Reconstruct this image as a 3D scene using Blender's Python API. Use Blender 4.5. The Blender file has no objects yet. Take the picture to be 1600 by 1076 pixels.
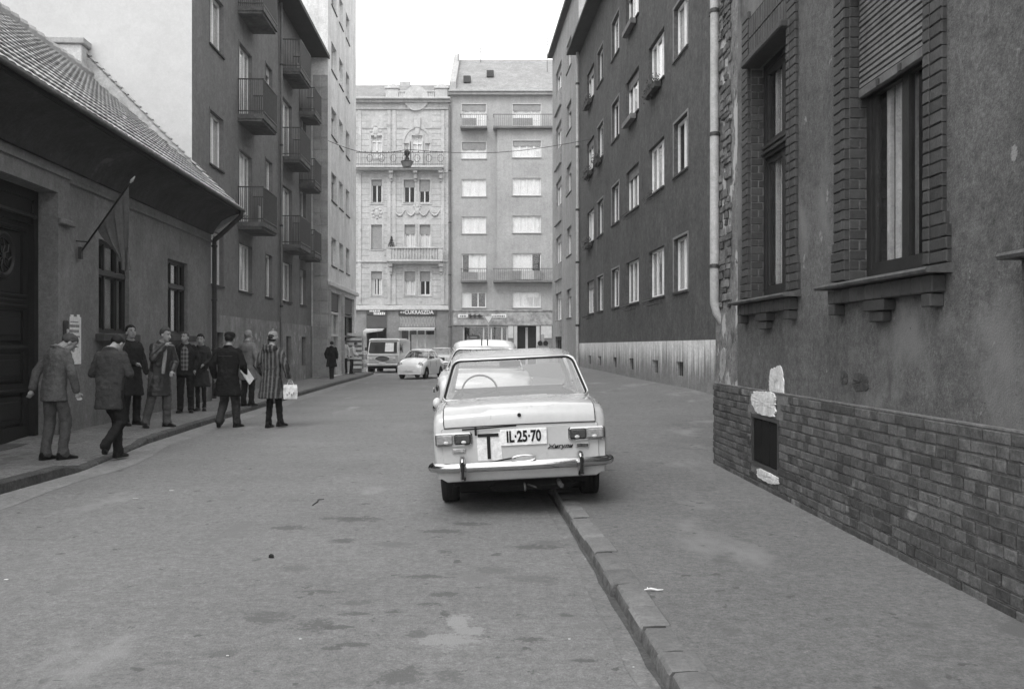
import bpy, math, random
from mathutils import Vector, Matrix, noise as mnoise
random.seed(7)
PI = math.pi
FP = 1420.0      # focal length in pixels of the 1600 px wide photograph
EH = 1.5         # eye height
sc = bpy.context.scene
C = sc.collection
# ---------------------------------------------------------------- camera
cam = bpy.data.cameras.new('camera'); camo = bpy.data.objects.new('camera', cam); C.objects.link(camo)
cam.sensor_width = 36; cam.lens = FP / 1600 * 36; cam.shift_y = 3 / 1600; cam.clip_start = .05; cam.clip_end = 1200
camo.location = (0, 0, EH); camo.rotation_euler = (PI / 2, 0, 0); sc.camera = camo
# ---------------------------------------------------------------- world, sun, exposure
SUN_EL, SUN_AZ = math.radians(52), math.radians(200)   # azimuth clockwise from +Y
w = bpy.data.worlds.new('World'); sc.world = w; w.use_nodes = True
nt = w.node_tree; nt.nodes.clear()
sky = nt.nodes.new('ShaderNodeTexSky'); sky.sky_type = 'NISHITA'; sky.sun_disc = False
sky.sun_elevation = SUN_EL; sky.sun_rotation = SUN_AZ; sky.air_density = 1.0; sky.dust_density = 3.0
bw = nt.nodes.new('ShaderNodeRGBToBW'); ml = nt.nodes.new('ShaderNodeMath'); ml.operation = 'MULTIPLY_ADD'
bg = nt.nodes.new('ShaderNodeBackground'); wo = nt.nodes.new('ShaderNodeOutputWorld')
nt.links.new(sky.outputs[0], bw.inputs[0]); nt.links.new(bw.outputs[0], ml.inputs[0])
ml.inputs[1].default_value = .35; ml.inputs[2].default_value = 10.0   # an even overcast veil over the clear sky
nt.links.new(ml.outputs[0], bg.inputs[0]); bg.inputs[1].default_value = .125
nt.links.new(bg.outputs[0], wo.inputs[0])
sl = bpy.data.lights.new('sun', 'SUN'); sl.energy = 1.0; sl.angle = math.radians(25)
so = bpy.data.objects.new('sun', sl); C.objects.link(so)
sd = Vector((math.sin(SUN_AZ) * math.cos(SUN_EL), math.cos(SUN_AZ) * math.cos(SUN_EL), math.sin(SUN_EL)))
so.rotation_euler = sd.to_track_quat('Z', 'Y').to_euler()
sc.view_settings.view_transform = 'Standard'; sc.view_settings.look = 'None'
sc.view_settings.exposure = 0.45; sc.view_settings.gamma = 1.0
try: sc.view_settings.use_curve_mapping = False
except Exception: pass
sc.render.engine = 'CYCLES'; sc.cycles.max_bounces = 7; sc.cycles.diffuse_bounces = 3; sc.cycles.glossy_bounces = 3
sc.cycles.transparent_max_bounces = 12; sc.cycles.volume_bounces = 1
sc.cycles.volume_step_rate = 4

# ---------------------------------------------------------------- helpers
class MB:
    def __init__(s): s.v = []; s.f = []; s.m = []; s.mi = 0
    def add(s, vs, fs):
        o = len(s.v); s.v += [tuple(p) for p in vs]
        for f in fs: s.f.append(tuple(i + o for i in f)); s.m.append(s.mi)
        return s
    def quad(s, a, b, c, d): return s.add([a, b, c, d], [(0, 1, 2, 3)])
    def box(s, x0, x1, y0, y1, z0, z1, M=None):
        vs = [(x0,y0,z0),(x1,y0,z0),(x1,y1,z0),(x0,y1,z0),(x0,y0,z1),(x1,y0,z1),(x1,y1,z1),(x0,y1,z1)]
        if M: vs = [tuple(M @ Vector(p)) for p in vs]
        return s.add(vs, [(0,3,2,1),(4,5,6,7),(0,1,5,4),(1,2,6,5),(2,3,7,6),(3,0,4,7)])
    def bbox(s, x0, x1, y0, y1, z0, z1, b=.01, M=None, jit=0):
        "box with chamfered corners: 3 stacked rings each way"
        def rr(x0,x1,y0,y1,z,b):
            return [(x0+b,y0,z),(x1-b,y0,z),(x1,y0+b,z),(x1,y1-b,z),(x1-b,y1,z),(x0+b,y1,z),(x0,y1-b,z),(x0,y0+b,z)]
        R = [rr(x0+b,x1-b,y0+b,y1-b,z0,b*.6), rr(x0,x1,y0,y1,z0+b,b), rr(x0,x1,y0,y1,z1-b,b), rr(x0+b,x1-b,y0+b,y1-b,z1,b*.6)]
        if jit: R = [[(p[0]+random.uniform(-jit,jit),p[1]+random.uniform(-jit,jit),p[2]+random.uniform(-jit,jit)) for p in r] for r in R]
        if M: R = [[tuple(M @ Vector(p)) for p in r] for r in R]
        return s.loft(R)
    def loft(s, rings, closed=True, caps=True):
        n = len(rings[0]); vs = [p for r in rings for p in r]; fs = []
        for j in range(len(rings) - 1):
            for i in range(n if closed else n - 1):
                a = j*n+i; b = j*n+(i+1) % n
                fs.append((a, b, b+n, a+n))
        if caps and closed:
            fs.append(tuple(range(n))[::-1]); fs.append(tuple(range((len(rings)-1)*n, len(rings)*n)))
        return s.add(vs, fs)
    def tube(s, pts, r, n=8, caps=True):
        pts = [Vector(p) for p in pts]; rings = []
        rs = r if isinstance(r, (list, tuple)) else [r]*len(pts)
        up = None
        for i, p in enumerate(pts):
            d = (pts[min(i+1, len(pts)-1)] - pts[max(i-1, 0)]).normalized()
            if up is None: up = Vector((0, 0, 1)) if abs(d.z) < .9 else Vector((1, 0, 0))
            a = d.cross(up).normalized(); b = a.cross(d).normalized(); up = b
            rings.append([tuple(p + (a*math.cos(t*2*PI/n) + b*math.sin(t*2*PI/n))*rs[i]) for t in range(n)])
        return s.loft(rings, True, caps)
    def lathe(s, prof, n=16, M=None, caps=True):
        "prof: (radius, height) about local z"
        R = [[(r*math.cos(t*2*PI/n), r*math.sin(t*2*PI/n), z) for t in range(n)] for r, z in prof]
        if M: R = [[tuple(M @ Vector(p)) for p in r] for r in R]
        return s.loft(R, True, caps)
    def ell(s, c, r, M=None, n=12, m=8):
        R = []
        for j in range(m+1):
            a = -PI/2 + PI*j/m; k = max(math.cos(a), .02)
            R.append([Vector((r[0]*k*math.cos(t*2*PI/n), r[1]*k*math.sin(t*2*PI/n), r[2]*math.sin(a))) for t in range(n)])
        R = [[tuple((M @ p if M else p) + Vector(c)) for p in r_] for r_ in R]
        return s.loft(R)
    def cap(s, p0, p1, r0, r1, n=10):
        p0 = Vector(p0); p1 = Vector(p1); d = p1-p0; L = d.length; d = d.normalized() if L > 1e-6 else Vector((0,0,1))
        pts = []; rs = []
        for a in (-80, -50, -20): pts.append(p0 + d*r0*math.sin(math.radians(a))); rs.append(r0*math.cos(math.radians(a)))
        for t in (0, .5, 1): pts.append(p0.lerp(p1, t)); rs.append(r0+(r1-r0)*t)
        for a in (20, 50, 80): pts.append(p1 + d*r1*math.sin(math.radians(a))); rs.append(r1*math.cos(math.radians(a)))
        return s.tube(pts, rs, n)
    def poly(s, pts, y0, y1):
        "prism: pts = (x,z) outline, extruded in y"
        n = len(pts)
        return s.add([(x, y0, z) for x, z in pts] + [(x, y1, z) for x, z in pts],
                     [tuple(range(n))[::-1], tuple(range(n, 2*n))] + [(i, (i+1) % n, (i+1) % n+n, i+n) for i in range(n)])
    def mesh(s, name, mats):
        me = bpy.data.meshes.new(name); me.from_pydata(s.v, [], s.f)
        for m in (mats if isinstance(mats, (list, tuple)) else [mats]): me.materials.append(m)
        me.polygons.foreach_set('material_index', s.m); me.update(); return me
    def build(s, name, mats, parent=None, smooth=None, loc=(0,0,0), fix=True):
        me = s.mesh(name, mats)
        if fix: fixn(me)
        if smooth: smooth_mesh(me, smooth)
        return obj(name, me, parent, loc)
import bmesh
def fixn(me):
    b = bmesh.new(); b.from_mesh(me); bmesh.ops.recalc_face_normals(b, faces=b.faces); b.to_mesh(me); b.free()
def smooth_mesh(me, ang):
    me.polygons.foreach_set('use_smooth', [True]*len(me.polygons))
    if ang < 180: me.set_sharp_from_angle(angle=math.radians(ang))
def obj(name, me, parent=None, loc=(0,0,0), rot=None):
    o = bpy.data.objects.new(name, me); C.objects.link(o); o.location = loc
    if rot is not None: o.rotation_euler = rot
    if parent is not None: o.parent = parent
    return o
def empty(name, loc=(0,0,0), rz=0, parent=None):
    o = bpy.data.objects.new(name, None); C.objects.link(o); o.location = loc; o.rotation_euler = (0,0,rz); o.empty_display_size = .1
    if parent is not None: o.parent = parent
    return o
def tag(o, label, cat, group=None):
    o['label'] = label; o['category'] = cat
    if group: o['group'] = group
    return o
def stuff(o): o['kind'] = 'stuff'; return o
def struct(o): o['kind'] = 'structure'; return o
def text_mesh(txt, size, mat, ext=.002, sx=1.0, offset=0.0, shear=0.0):
    cu = bpy.data.curves.new('lettering', 'FONT'); cu.body = txt; cu.size = size; cu.extrude = ext; cu.offset = offset; cu.shear = shear
    cu.align_x = 'CENTER'; cu.align_y = 'CENTER'; cu.resolution_u = 3
    o = bpy.data.objects.new('lettering', cu); C.objects.link(o)
    dg = bpy.context.evaluated_depsgraph_get()
    me = bpy.data.meshes.new_from_object(o.evaluated_get(dg)); bpy.data.objects.remove(o)
    me.materials.clear(); me.materials.append(mat)
    me.transform(Matrix.Rotation(PI/2, 4, 'X') @ Matrix.Scale(sx, 4, (1,0,0)))   # stands upright, reads along +x seen from -y
    return me
# ---------------------------------------------------------------- materials (all greys)
def NN(t, k, **kw):
    n = t.nodes.new(k)
    for a, b in kw.items(): setattr(n, a, b)
    return n
def mth(t, op, a, b=None, c=None):
    n = NN(t, 'ShaderNodeMath', operation=op)
    for i, q in enumerate((a, b, c)):
        if q is None: continue
        if isinstance(q, (int, float)): n.inputs[i].default_value = q
        else: t.links.new(q, n.inputs[i])
    return n.outputs[0]
def tnoise(t, scale, detail=4, rough=.55, vec=None, stretch=None):
    g = vec if vec is not None else NN(t, 'ShaderNodeNewGeometry').outputs['Position']
    if stretch:
        m = NN(t, 'ShaderNodeMapping'); m.inputs['Scale'].default_value = stretch; t.links.new(g, m.inputs[0]); g = m.outputs[0]
    n = NN(t, 'ShaderNodeTexNoise'); n.inputs['Scale'].default_value = scale; n.inputs['Detail'].default_value = detail
    n.inputs['Roughness'].default_value = rough; t.links.new(g, n.inputs['Vector']); return n.outputs['Fac']
def ramp(t, x, a, b):
    n = NN(t, 'ShaderNodeMapRange'); t.links.new(x, n.inputs[0]); n.inputs[1].default_value = a; n.inputs[2].default_value = b
    n.clamp = True; return n.outputs[0]
MATS = {}
def M(name, v, rough=.85, var=.12, scale=1.2, fine=.08, fscale=45, streak=0, bump=.25, bscale=90, metal=0, spec=.2,
      rnd=0, coat=0, spots=None, dirt=None, extra=None):
    if name in MATS: return MATS[name]
    m = bpy.data.materials.new(name); m.use_nodes = True; t = m.node_tree; p = t.nodes['Principled BSDF']
    x = None
    if var: x = mth(t, 'MAXIMUM', mth(t, 'MULTIPLY_ADD', mth(t, 'SUBTRACT', tnoise(t, scale, 8, .68), .5), 6*var, 1.0), .2)
    else: x = mth(t, 'ADD', 1.0, 0.0)
    if fine:
        for (fs_, am) in ((fscale, 9), (fscale*.36, 9), (fscale*.12, 7)):
            x = mth(t, 'MULTIPLY', x, mth(t, 'MAXIMUM', mth(t, 'MULTIPLY_ADD', mth(t, 'SUBTRACT', tnoise(t, fs_, 3, .8), .5), am*fine, 1.0), .15))
    if streak: x = mth(t, 'MULTIPLY', x, mth(t, 'MULTIPLY_ADD', mth(t, 'SUBTRACT', tnoise(t, 3.0, 4, .6, stretch=(1.6, 1.6, .12)), .5), 4*streak, 1.0))
    if rnd:
        oi = NN(t, 'ShaderNodeObjectInfo').outputs['Random']; isl = NN(t, 'ShaderNodeNewGeometry').outputs['Random Per Island']
        r = mth(t, 'FRACT', mth(t, 'ADD', mth(t, 'MULTIPLY', oi, 7.3), mth(t, 'MULTIPLY', isl, 5.7)))
        x = mth(t, 'MULTIPLY', x, mth(t, 'MULTIPLY_ADD', mth(t, 'SUBTRACT', r, .5), 2*rnd, 1.0))
    x = mth(t, 'MULTIPLY', x, v)
    for (sv, sscale, lo, hi, st) in (spots or []):     # (value, noise scale, threshold lo, hi, stretch)
        mask = ramp(t, tnoise(t, sscale, 5, .6, stretch=st), lo, hi)
        x = mth(t, 'ADD', mth(t, 'MULTIPLY', x, mth(t, 'SUBTRACT', 1.0, mask)), mth(t, 'MULTIPLY', mask, sv))
    if extra: x = extra(t, x)
    x = mth(t, 'MINIMUM', mth(t, 'MAXIMUM', x, .004), .9)
    t.links.new(x, p.inputs['Base Color'])
    p.inputs['Roughness'].default_value = rough; p.inputs['Metallic'].default_value = metal; p.inputs['Specular IOR Level'].default_value = spec
    if coat: p.inputs['Coat Weight'].default_value = coat; p.inputs['Coat Roughness'].default_value = .06
    if bump:
        b = NN(t, 'ShaderNodeBump'); b.inputs['Strength'].default_value = bump; b.inputs['Distance'].default_value = .01
        t.links.new(tnoise(t, bscale, 4, .7), b.inputs['Height']); t.links.new(b.outputs[0], p.inputs['Normal'])
    MATS[name] = m; return m
def glass_mat(name, refl=.25, tint=.9, rough=.02, ior=1.6, fres=.92):
    m = bpy.data.materials.new(name); m.use_nodes = True; t = m.node_tree; t.nodes.clear()
    o = NN(t, 'ShaderNodeOutputMaterial'); tr = NN(t, 'ShaderNodeBsdfTransparent'); g = NN(t, 'ShaderNodeBsdfGlossy')
    tr.inputs[0].default_value = (tint, tint, tint, 1); g.inputs['Roughness'].default_value = rough
    ge = NN(t, 'ShaderNodeNewGeometry'); dp_ = NN(t, 'ShaderNodeVectorMath', operation='DOT_PRODUCT'); t.links.new(ge.outputs['Normal'], dp_.inputs[0]); t.links.new(ge.outputs['Incoming'], dp_.inputs[1])
    c_ = mth(t, 'SUBTRACT', 1.0, mth(t, 'ABSOLUTE', dp_.outputs['Value']))       # Schlick, the same from both sides of the sheet
    f = mth(t, 'MINIMUM', mth(t, 'MULTIPLY_ADD', mth(t, 'POWER', c_, 5.0), fres, refl+.04), 1.0)
    mx = NN(t, 'ShaderNodeMixShader'); t.links.new(f, mx.inputs[0]); t.links.new(tr.outputs[0], mx.inputs[1]); t.links.new(g.outputs[0], mx.inputs[2])
    t.links.new(mx.outputs[0], o.inputs[0]); return m
def ellipse_stains(items):
    "worn or oily patches at real places on the road: (x, y, half-length x, half-length y, value, softness)"
    def fn(t, x):
        g = NN(t, 'ShaderNodeNewGeometry').outputs['Position']; sp = NN(t, 'ShaderNodeSeparateXYZ'); t.links.new(g, sp.inputs[0])
        n1 = mth(t, 'ADD', mth(t, 'MULTIPLY', mth(t, 'SUBTRACT', tnoise(t, 6, 5, .7), .5), 6.0), mth(t, 'MULTIPLY', mth(t, 'SUBTRACT', tnoise(t, 26, 4, .8), .5), 7.0))
        for (cx, cy, rx, ry, val, k) in items:
            dx = mth(t, 'DIVIDE', mth(t, 'SUBTRACT', sp.outputs[0], cx), rx); dy = mth(t, 'DIVIDE', mth(t, 'SUBTRACT', sp.outputs[1], cy), ry)
            d = mth(t, 'ADD', mth(t, 'ADD', mth(t, 'MULTIPLY', dx, dx), mth(t, 'MULTIPLY', dy, dy)), n1)
            mask = mth(t, 'MULTIPLY', ramp(t, d, 1.0+.35, 1.0-.35), k)
            x = mth(t, 'ADD', mth(t, 'MULTIPLY', x, mth(t, 'SUBTRACT', 1.0, mask)), mth(t, 'MULTIPLY', mask, val))
        return x
    return fn
def gp(x, y, z=0):
    "ground point seen at a pixel of the photograph"
    Y = FP*(EH-z)/(y-541); return ((x-800)*Y/FP, Y)
st = []
for (px, py, hw, hh, val, k) in [(422,965,32,9,.14,.7),(490,977,28,10,.13,.7),(632,1056,30,13,.14,.7),(700,1056,20,9,.15,.6),(715,968,18,9,.30,.6),(735,985,30,6,.28,.6),
        (345,1020,22,5,.15,.6),(265,1034,20,4,.16,.5),(830,905,40,7,.15,.5),(770,890,30,5,.15,.5),(455,888,26,4,.16,.6),(860,850,30,6,.15,.5),
        (620,850,30,4,.16,.5),(905,850,12,12,.12,.7),(935,912,9,9,.11,.7),(700,1000,50,9,.28,.6),(650,990,16,5,.14,.6),(560,940,20,4,.15,.6)]:
    k = min(.85, k*1.3); val = val*.8 if val < .2 else val
    X, Y = gp(px, py); s_ = FP/Y; st.append((X, Y, hw/s_, hh*Y/(py-541)*1.0, val, k))
_r = random.Random(21)
for _ in range(20):
    px, py = _r.uniform(440, 950), _r.uniform(800, 1060); X, Y = gp(px, py); s_ = FP/Y
    st.append((X, Y, _r.uniform(10, 34)/s_, _r.uniform(2.0, 4)*Y/(py-541), .095, .8))
asphalt = M('asphalt', 0.182, .8, var=.13, scale=.4, fine=.14, fscale=95, bump=.9, bscale=90, spec=.3,
            spots=[(.165, 1.9, .60, .68, (1, .6, 1)), (.105, 6, .64, .67, (1, .8, 1)), (.27, 1.1, .62, .72, (1, .35, 1)), (.11, 16, .68, .71, (.6, 1.0, 1)), (.28, 21, .70, .73, None)], extra=ellipse_stains(st))
pave = M('sidewalk_asphalt', 0.155, .85, var=.10, scale=.5, fine=.125, fscale=90, bump=.9, bscale=80,
         spots=[(.215, 1.0, .57, .68, (1, .5, 1)), (.10, 7, .645, .68, (1, .8, 1)), (.25, 19, .70, .73, None), (.125, 2.0, .62, .68, (1, .6, 1))])
pave_l = M('sidewalk_asphalt_worn', 0.18, .85, var=.12, scale=1.1, fine=.20, fscale=80, bump=.8, bscale=90, spots=[(.10, 3.2, .64, .67, (.6, 1.5, 1)), (.12, 1.3, .62, .66, (1, .4, 1))])
kerbm = M('kerb_stone', .16, .8, var=.12, scale=4, fine=.08, fscale=70, bump=.6, bscale=45, rnd=.14)
kerbd = M('kerb_stone_dark', .085, .85, var=.2, scale=5, fine=.16, fscale=60, bump=.8, bscale=45, rnd=.2)
jointm = M('mortar', 0.17, .95, var=.2, scale=5, fine=.12, bump=.6, bscale=80)
brickm = M('brick_plinth_clay', 0.085, .85, var=.22, scale=7, fine=.16, fscale=60, bump=.7, bscale=60, rnd=.38, spots=[(.26, 2.3, .64, .72, None), (.05, 3.1, .66, .72, None)])
brickd = M('brick_glazed_dark', 0.04, .6, var=.15, scale=6, fine=.1, fscale=60, bump=.35, bscale=60, rnd=.25, spec=.4)
brickmj = M('joint_dark', 0.012, .95, var=.15, bump=.3)
pl_r1 = M('plaster_near_house', 0.105, .9, var=.20, scale=.8, fine=.16, fscale=70, streak=.06, bump=.8, bscale=70, spots=[(.18, 1.0, .52, .66, (1, 1, .8)), (.05, 1.5, .62, .72, (1, 1, .7)), (.24, 5, .68, .71, None), (.06, 22, .68, .72, None)])
pl_r1b = M('plaster_peeled_edge', 0.17, .95, var=.3, scale=5, fine=.15, bump=1.0, bscale=30, spots=[(.42, 2.6, .53, .56, (1, 1, .5)), (.09, 4, .60, .64, None)])
lime = M('lime_patch', .62, .9, var=.2, scale=6, fine=.1, bump=1, bscale=35)
pl_r2 = M('plaster_dark_block', 0.078, .92, var=.16, scale=.7, fine=.16, fscale=30, streak=.10, spots=[(.12, 1.5, .62, .74, (1, 1, .6)), (.04, 2.6, .66, .74, (1, 1, .5))], bump=.6, bscale=50)
pl_r3 = M('plaster_mid_block', 0.25, .92, var=.14, scale=.5, fine=.1, fscale=40, streak=.2, bump=.5, bscale=50)
plinth_r2 = M('plinth_streaked', 0.36, .9, var=.15, scale=1.2, fine=.1, streak=0, bump=.5, bscale=50,
              extra=lambda t, x: (lambda top: mth(t, 'MULTIPLY', x, mth(t, 'MULTIPLY_ADD', top, 1.0, .62)))(
                  mth(t, 'MULTIPLY', ramp(t, mth(t, 'ADD', (lambda s: (t.links.new(NN(t,'ShaderNodeNewGeometry').outputs['Position'], s.inputs[0]), s.outputs[2])[1])(NN(t,'ShaderNodeSeparateXYZ')),
                      mth(t, 'MULTIPLY', mth(t, 'SUBTRACT', tnoise(t, 3.2, 4, .7, stretch=(1.5, 2.4, .05)), .5), 2.6)), .9, 1.5), 1.2)))
pl_l1 = M('plaster_low_house', 0.2, .92, var=.16, scale=.8, fine=.1, fscale=50, streak=.08, bump=.6, bscale=60)
pl_l1b = M('plaster_low_house_base', 0.2, .92, var=.25, scale=1.6, fine=.1, fscale=50, bump=.7, bscale=50)
pl_l2 = M('plaster_balcony_block', 0.165, .92, var=.10, scale=.6, fine=.1, fscale=40, streak=.08, bump=.5, bscale=50)
plinth_l2 = M('plinth_stone_left', 0.22, .9, var=.25, scale=1.4, fine=.1, streak=.2, bump=.5, spots=[(.36, 2.0, .6, .64, None)])
white_wall = M('firewall_whitewash', 0.5, .9, var=.035, scale=.6, fine=.02, fscale=20, bump=.3, bscale=20)
stone_l3 = M('stone_cladding', 0.58, .85, var=.14, scale=1.3, fine=.08, streak=.10, bump=.4, rnd=.08)
pl_e1 = M('plaster_ornate_house', 0.46, .9, var=.13, scale=.7, fine=.08, fscale=20, streak=.08, bump=.4, bscale=20, spots=[(.30, 1.1, .62, .72, None)])
pl_e1d = M('plaster_ornate_recess', 0.22, .9, var=.1, fine=.05)
pl_e2 = M('plaster_end_block', 0.36, .9, var=.10, scale=.5, fine=.08, fscale=25, streak=.08, bump=.4, bscale=20)
marble = M('shop_marble', 0.32, .5, var=.45, scale=2.4, fine=.1)
trim_l = M('trim_light', 0.55, .8, var=.08)
trim_d = M('trim_dark', .06, .8, var=.1)
sign_d = M('sign_dark', .07, .6, var=.05)
sign_w = M('sign_white', .75, .6, var=.04, bump=0)
slate = M('roof_slate', 0.24, .8, var=.12, scale=1, fine=.1, fscale=15, bump=.3, bscale=10, rnd=.1)
tile_m = M('roof_tile_clay', .40, .85, var=.14, scale=1.5, fine=.06, fscale=40, bump=.4, bscale=50, rnd=.15)
tile_u = M('roof_under', .035, .95)
wood_d = M('wood_door_dark', 0.012, .5, var=.25, scale=3, fine=.12, fscale=30, bump=.4, bscale=40, spec=.4)
wood_f = M('wood_frame_dark', 0.02, .5, var=.2, scale=5, fine=.1, bump=.4, bscale=60, spec=.4)
wood_g = M('wood_frame_grey', 0.35, .6, var=.2, scale=5, fine=.1, bump=.3)
wood_w = M('wood_frame_white', 0.72, .5, var=.08, fine=.05, bump=.2)
slat_m = M('shutter_slat', 0.14, .6, var=.2, scale=6, fine=.08, bump=.3, rnd=.12)
shut_g = M('blind_grey', 0.3, .7, var=.08)
curt = M('curtain_white', 0.80, .9, var=.08, scale=3, fine=.03, bump=0)
curt_g = M('curtain_grey', 0.42, .9, var=.12, scale=3, fine=.03, bump=0)
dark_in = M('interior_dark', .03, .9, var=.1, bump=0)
metal_d = M('iron_dark', .04, .5, var=.2, scale=8, bump=.3, spec=.5)
rust = M('iron_rusty', .05, .8, var=.3, scale=8, bump=.6)
pipe_l = M('pipe_zinc', 0.4, .55, var=.16, scale=3, fine=.08, streak=.15, bump=.2, metal=.0, spec=.5)
pipe_d = M('pipe_dark', .045, .6, var=.2, scale=4, bump=.2)
conc = M('concrete_slab', 0.17, .9, var=.2, scale=2, fine=.08, bump=.4)
leafm = M('foliage', .055, .7, var=.3, scale=9, fine=.2, bump=0, rnd=.5)
paper = M('paper_white', .78, .8, var=.05, bump=.1)
ink = M('ink_black', .012, .5, var=0, fine=0, bump=0)
gl_win = glass_mat('window_glass', .02, .97, .02, 1.45)
gl_car = glass_mat('car_glass', .09, .82, .01, 1.55)
gl_old = glass_mat('old_dusty_glass', .02, .85, .12, 1.5, .25)
gl_rear = glass_mat('car_rear_glass', .19, .85, .01, 1.55)
# ---------------------------------------------------------------- facade frames
class Fac:
    "a street front on the line X = a + b*Y; local x runs along it, local +y looks into the street"
    def __init__(s, name, a, b, Ya, Yb, left):
        s.a, s.b, s.left = a, b, left; s.Ya, s.Yb = Ya, Yb
        n = math.hypot(b, 1); s.n = n; Y0 = Yb if left else Ya
        sg = -1 if left else 1
        s.rz = math.atan2(sg/n, sg*b/n); s.L = (Yb-Ya)*n
        s.root = empty(name, (a+b*Y0, Y0, 0), s.rz); s.Y0 = Y0; s.sg = sg
    def u(s, Y): return (Y-s.Y0)*s.n*s.sg
    def ur(s, Ya, Yb): return tuple(sorted((s.u(Ya), s.u(Yb))))
    def Yx(s, x, off=0): return FP*(s.a+off)/(x-800-FP*s.b)
def holes_wall(mb, u0, u1, z0, z1, holes, depth, y=0.0):
    us = sorted({u0, u1, *[q for h in holes for q in h[:2]]}); zs = sorted({z0, z1, *[q for h in holes for q in h[2:4]]})
    us = [u for u in us if u0-1e-6 <= u <= u1+1e-6]; zs = [z for z in zs if z0-1e-6 <= z <= z1+1e-6]
    for i in range(len(us)-1):
        for j in range(len(zs)-1):
            cu = (us[i]+us[i+1])/2; cz = (zs[j]+zs[j+1])/2
            if any(h[0] < cu < h[1] and h[2] < cz < h[3] for h in holes): continue
            mb.quad((us[i+1], y, zs[j]), (us[i], y, zs[j]), (us[i], y, zs[j+1]), (us[i+1], y, zs[j+1]))
    for h in holes:
        a, b, c, d = h[:4]; e = y-(h[4] if len(h) > 4 else depth)
        mb.quad((a, y, c), (a, e, c), (a, e, d), (a, y, d)); mb.quad((b, e, c), (b, y, c), (b, y, d), (b, e, d))
        mb.quad((a, y, d), (a, e, d), (b, e, d), (b, y, d)); mb.quad((a, e, c), (a, y, c), (b, y, c), (b, e, c))
def shell(mb, L, H, D, z0=0):
    "sides, top and back that close a building behind its front, and a dark inner wall"
    mb.quad((0,0,z0), (0,-D,z0), (0,-D,H), (0,0,H)); mb.quad((L,-D,z0), (L,0,z0), (L,0,H), (L,-D,H))
    mb.quad((0,-D,z0), (L,-D,z0), (L,-D,H), (0,-D,H)); mb.quad((0,0,H), (0,-D,H), (L,-D,H), (L,0,H))
CACHE = {}
def cached(key, fn):
    if key not in CACHE: CACHE[key] = fn()
    return CACHE[key]
def win(root, u, z, w_, h_, n=2, depth=.12, fm=None, tr=0, cur='full', cm=None, blind=0, bm=None, sill=None, bw=.055, y=0, sillm=None, label=None):
    "casement window in an opening: thing's child 'window', with pane, curtain, blind and sill below it"
    fm = fm or wood_w; cm = cm or curt; w_ = round(w_, 2); h_ = round(h_, 2)
    def mk():
        m = MB(); b = bw
        m.box(0, b, -.03, .03, 0, h_); m.box(w_-b, w_, -.03, .03, 0, h_); m.box(b, w_-b, -.03, .03, 0, b); m.box(b, w_-b, -.03, .03, h_-b, h_)
        zt = h_-b
        if tr: zt = h_*tr; m.box(b, w_-b, -.03, .035, zt, zt+b*1.3)
        for i in range(1, n):
            x = w_*i/n; m.box(x-b*.6, x+b*.6, -.028, .032, b, zt)
            if tr: m.box(x-b*.5, x+b*.5, -.028, .03, zt+b*1.3, h_-b)
        return m.mesh('window', fm)
    o = obj('window', cached(('w', w_, h_, n, tr, bw, fm.name), mk), root, (u, y-depth, z))
    if label: o['label'] = label
    obj('pane', cached(('p', w_, h_), lambda: MB().box(bw, w_-bw, -.004, .004, bw, h_-bw).mesh('pane', gl_win)), o)
    if cur:
        def mkc(rng):
            def f():
                m = MB(); k = 26
                for (a, b_) in rng:
                    for i in range(k):
                        x0 = a+(b_-a)*i/k; x1 = a+(b_-a)*(i+1)/k
                        f0 = .02*math.sin(x0*34)+.01*math.sin(x0*71); f1 = .02*math.sin(x1*34)+.01*math.sin(x1*71)
                        m.quad((x0*w_, -.055+f0*.6, .02), (x1*w_, -.055+f1*.6, .02), (x1*w_, -.055+f1*.6, h_-.02), (x0*w_, -.055+f0*.6, h_-.02))
                return m.mesh('curtain', cm)
            return f
        rng = {'full': [(.02, .98)], 'left': [(.02, .4)], 'right': [(.6, .98)], 'sides': [(.02, .33), (.67, .98)], 'most': [(.02, .72)], 'far': [(.3, .98)]}[cur]
        obj('curtain', cached(('c', w_, h_, cur, cm.name), mkc(rng)), o)
    if blind:
        def mkb():
            m = MB(); hb = h_*blind; k = max(2, int(hb/.05))
            for i in range(k):
                a = h_-hb+hb*i/k; m.box(.02, w_-.02, .04, .052, a+.004, a+hb/k)
                m.box(.02, w_-.02, .04, .046, a, a+.004)
            return m.mesh('blind', bm or shut_g)
        obj('blind', cached(('b', w_, h_, blind, (bm or shut_g).name), mkb), o)
    if sill is not None:
        obj('sill', cached(('s', w_, sill, depth), lambda: MB().box(-.06, w_+.06, -.0, depth+sill, -.05, -.002).mesh('sill', sillm or trim_d)), o)
    return o
def surround(mb, u0, u1, z0, z1, t=.09, y0=.0, y1=.025):
    "thin raised plaster band round an opening"
    mb.box(u0-t, u0, y0, y1, z0-t, z1+t); mb.box(u1, u1+t, y0, y1, z0-t, z1+t); mb.box(u0, u1, y0, y1, z1, z1+t); mb.box(u0, u1, y0, y1, z0-t, z0)
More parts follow.
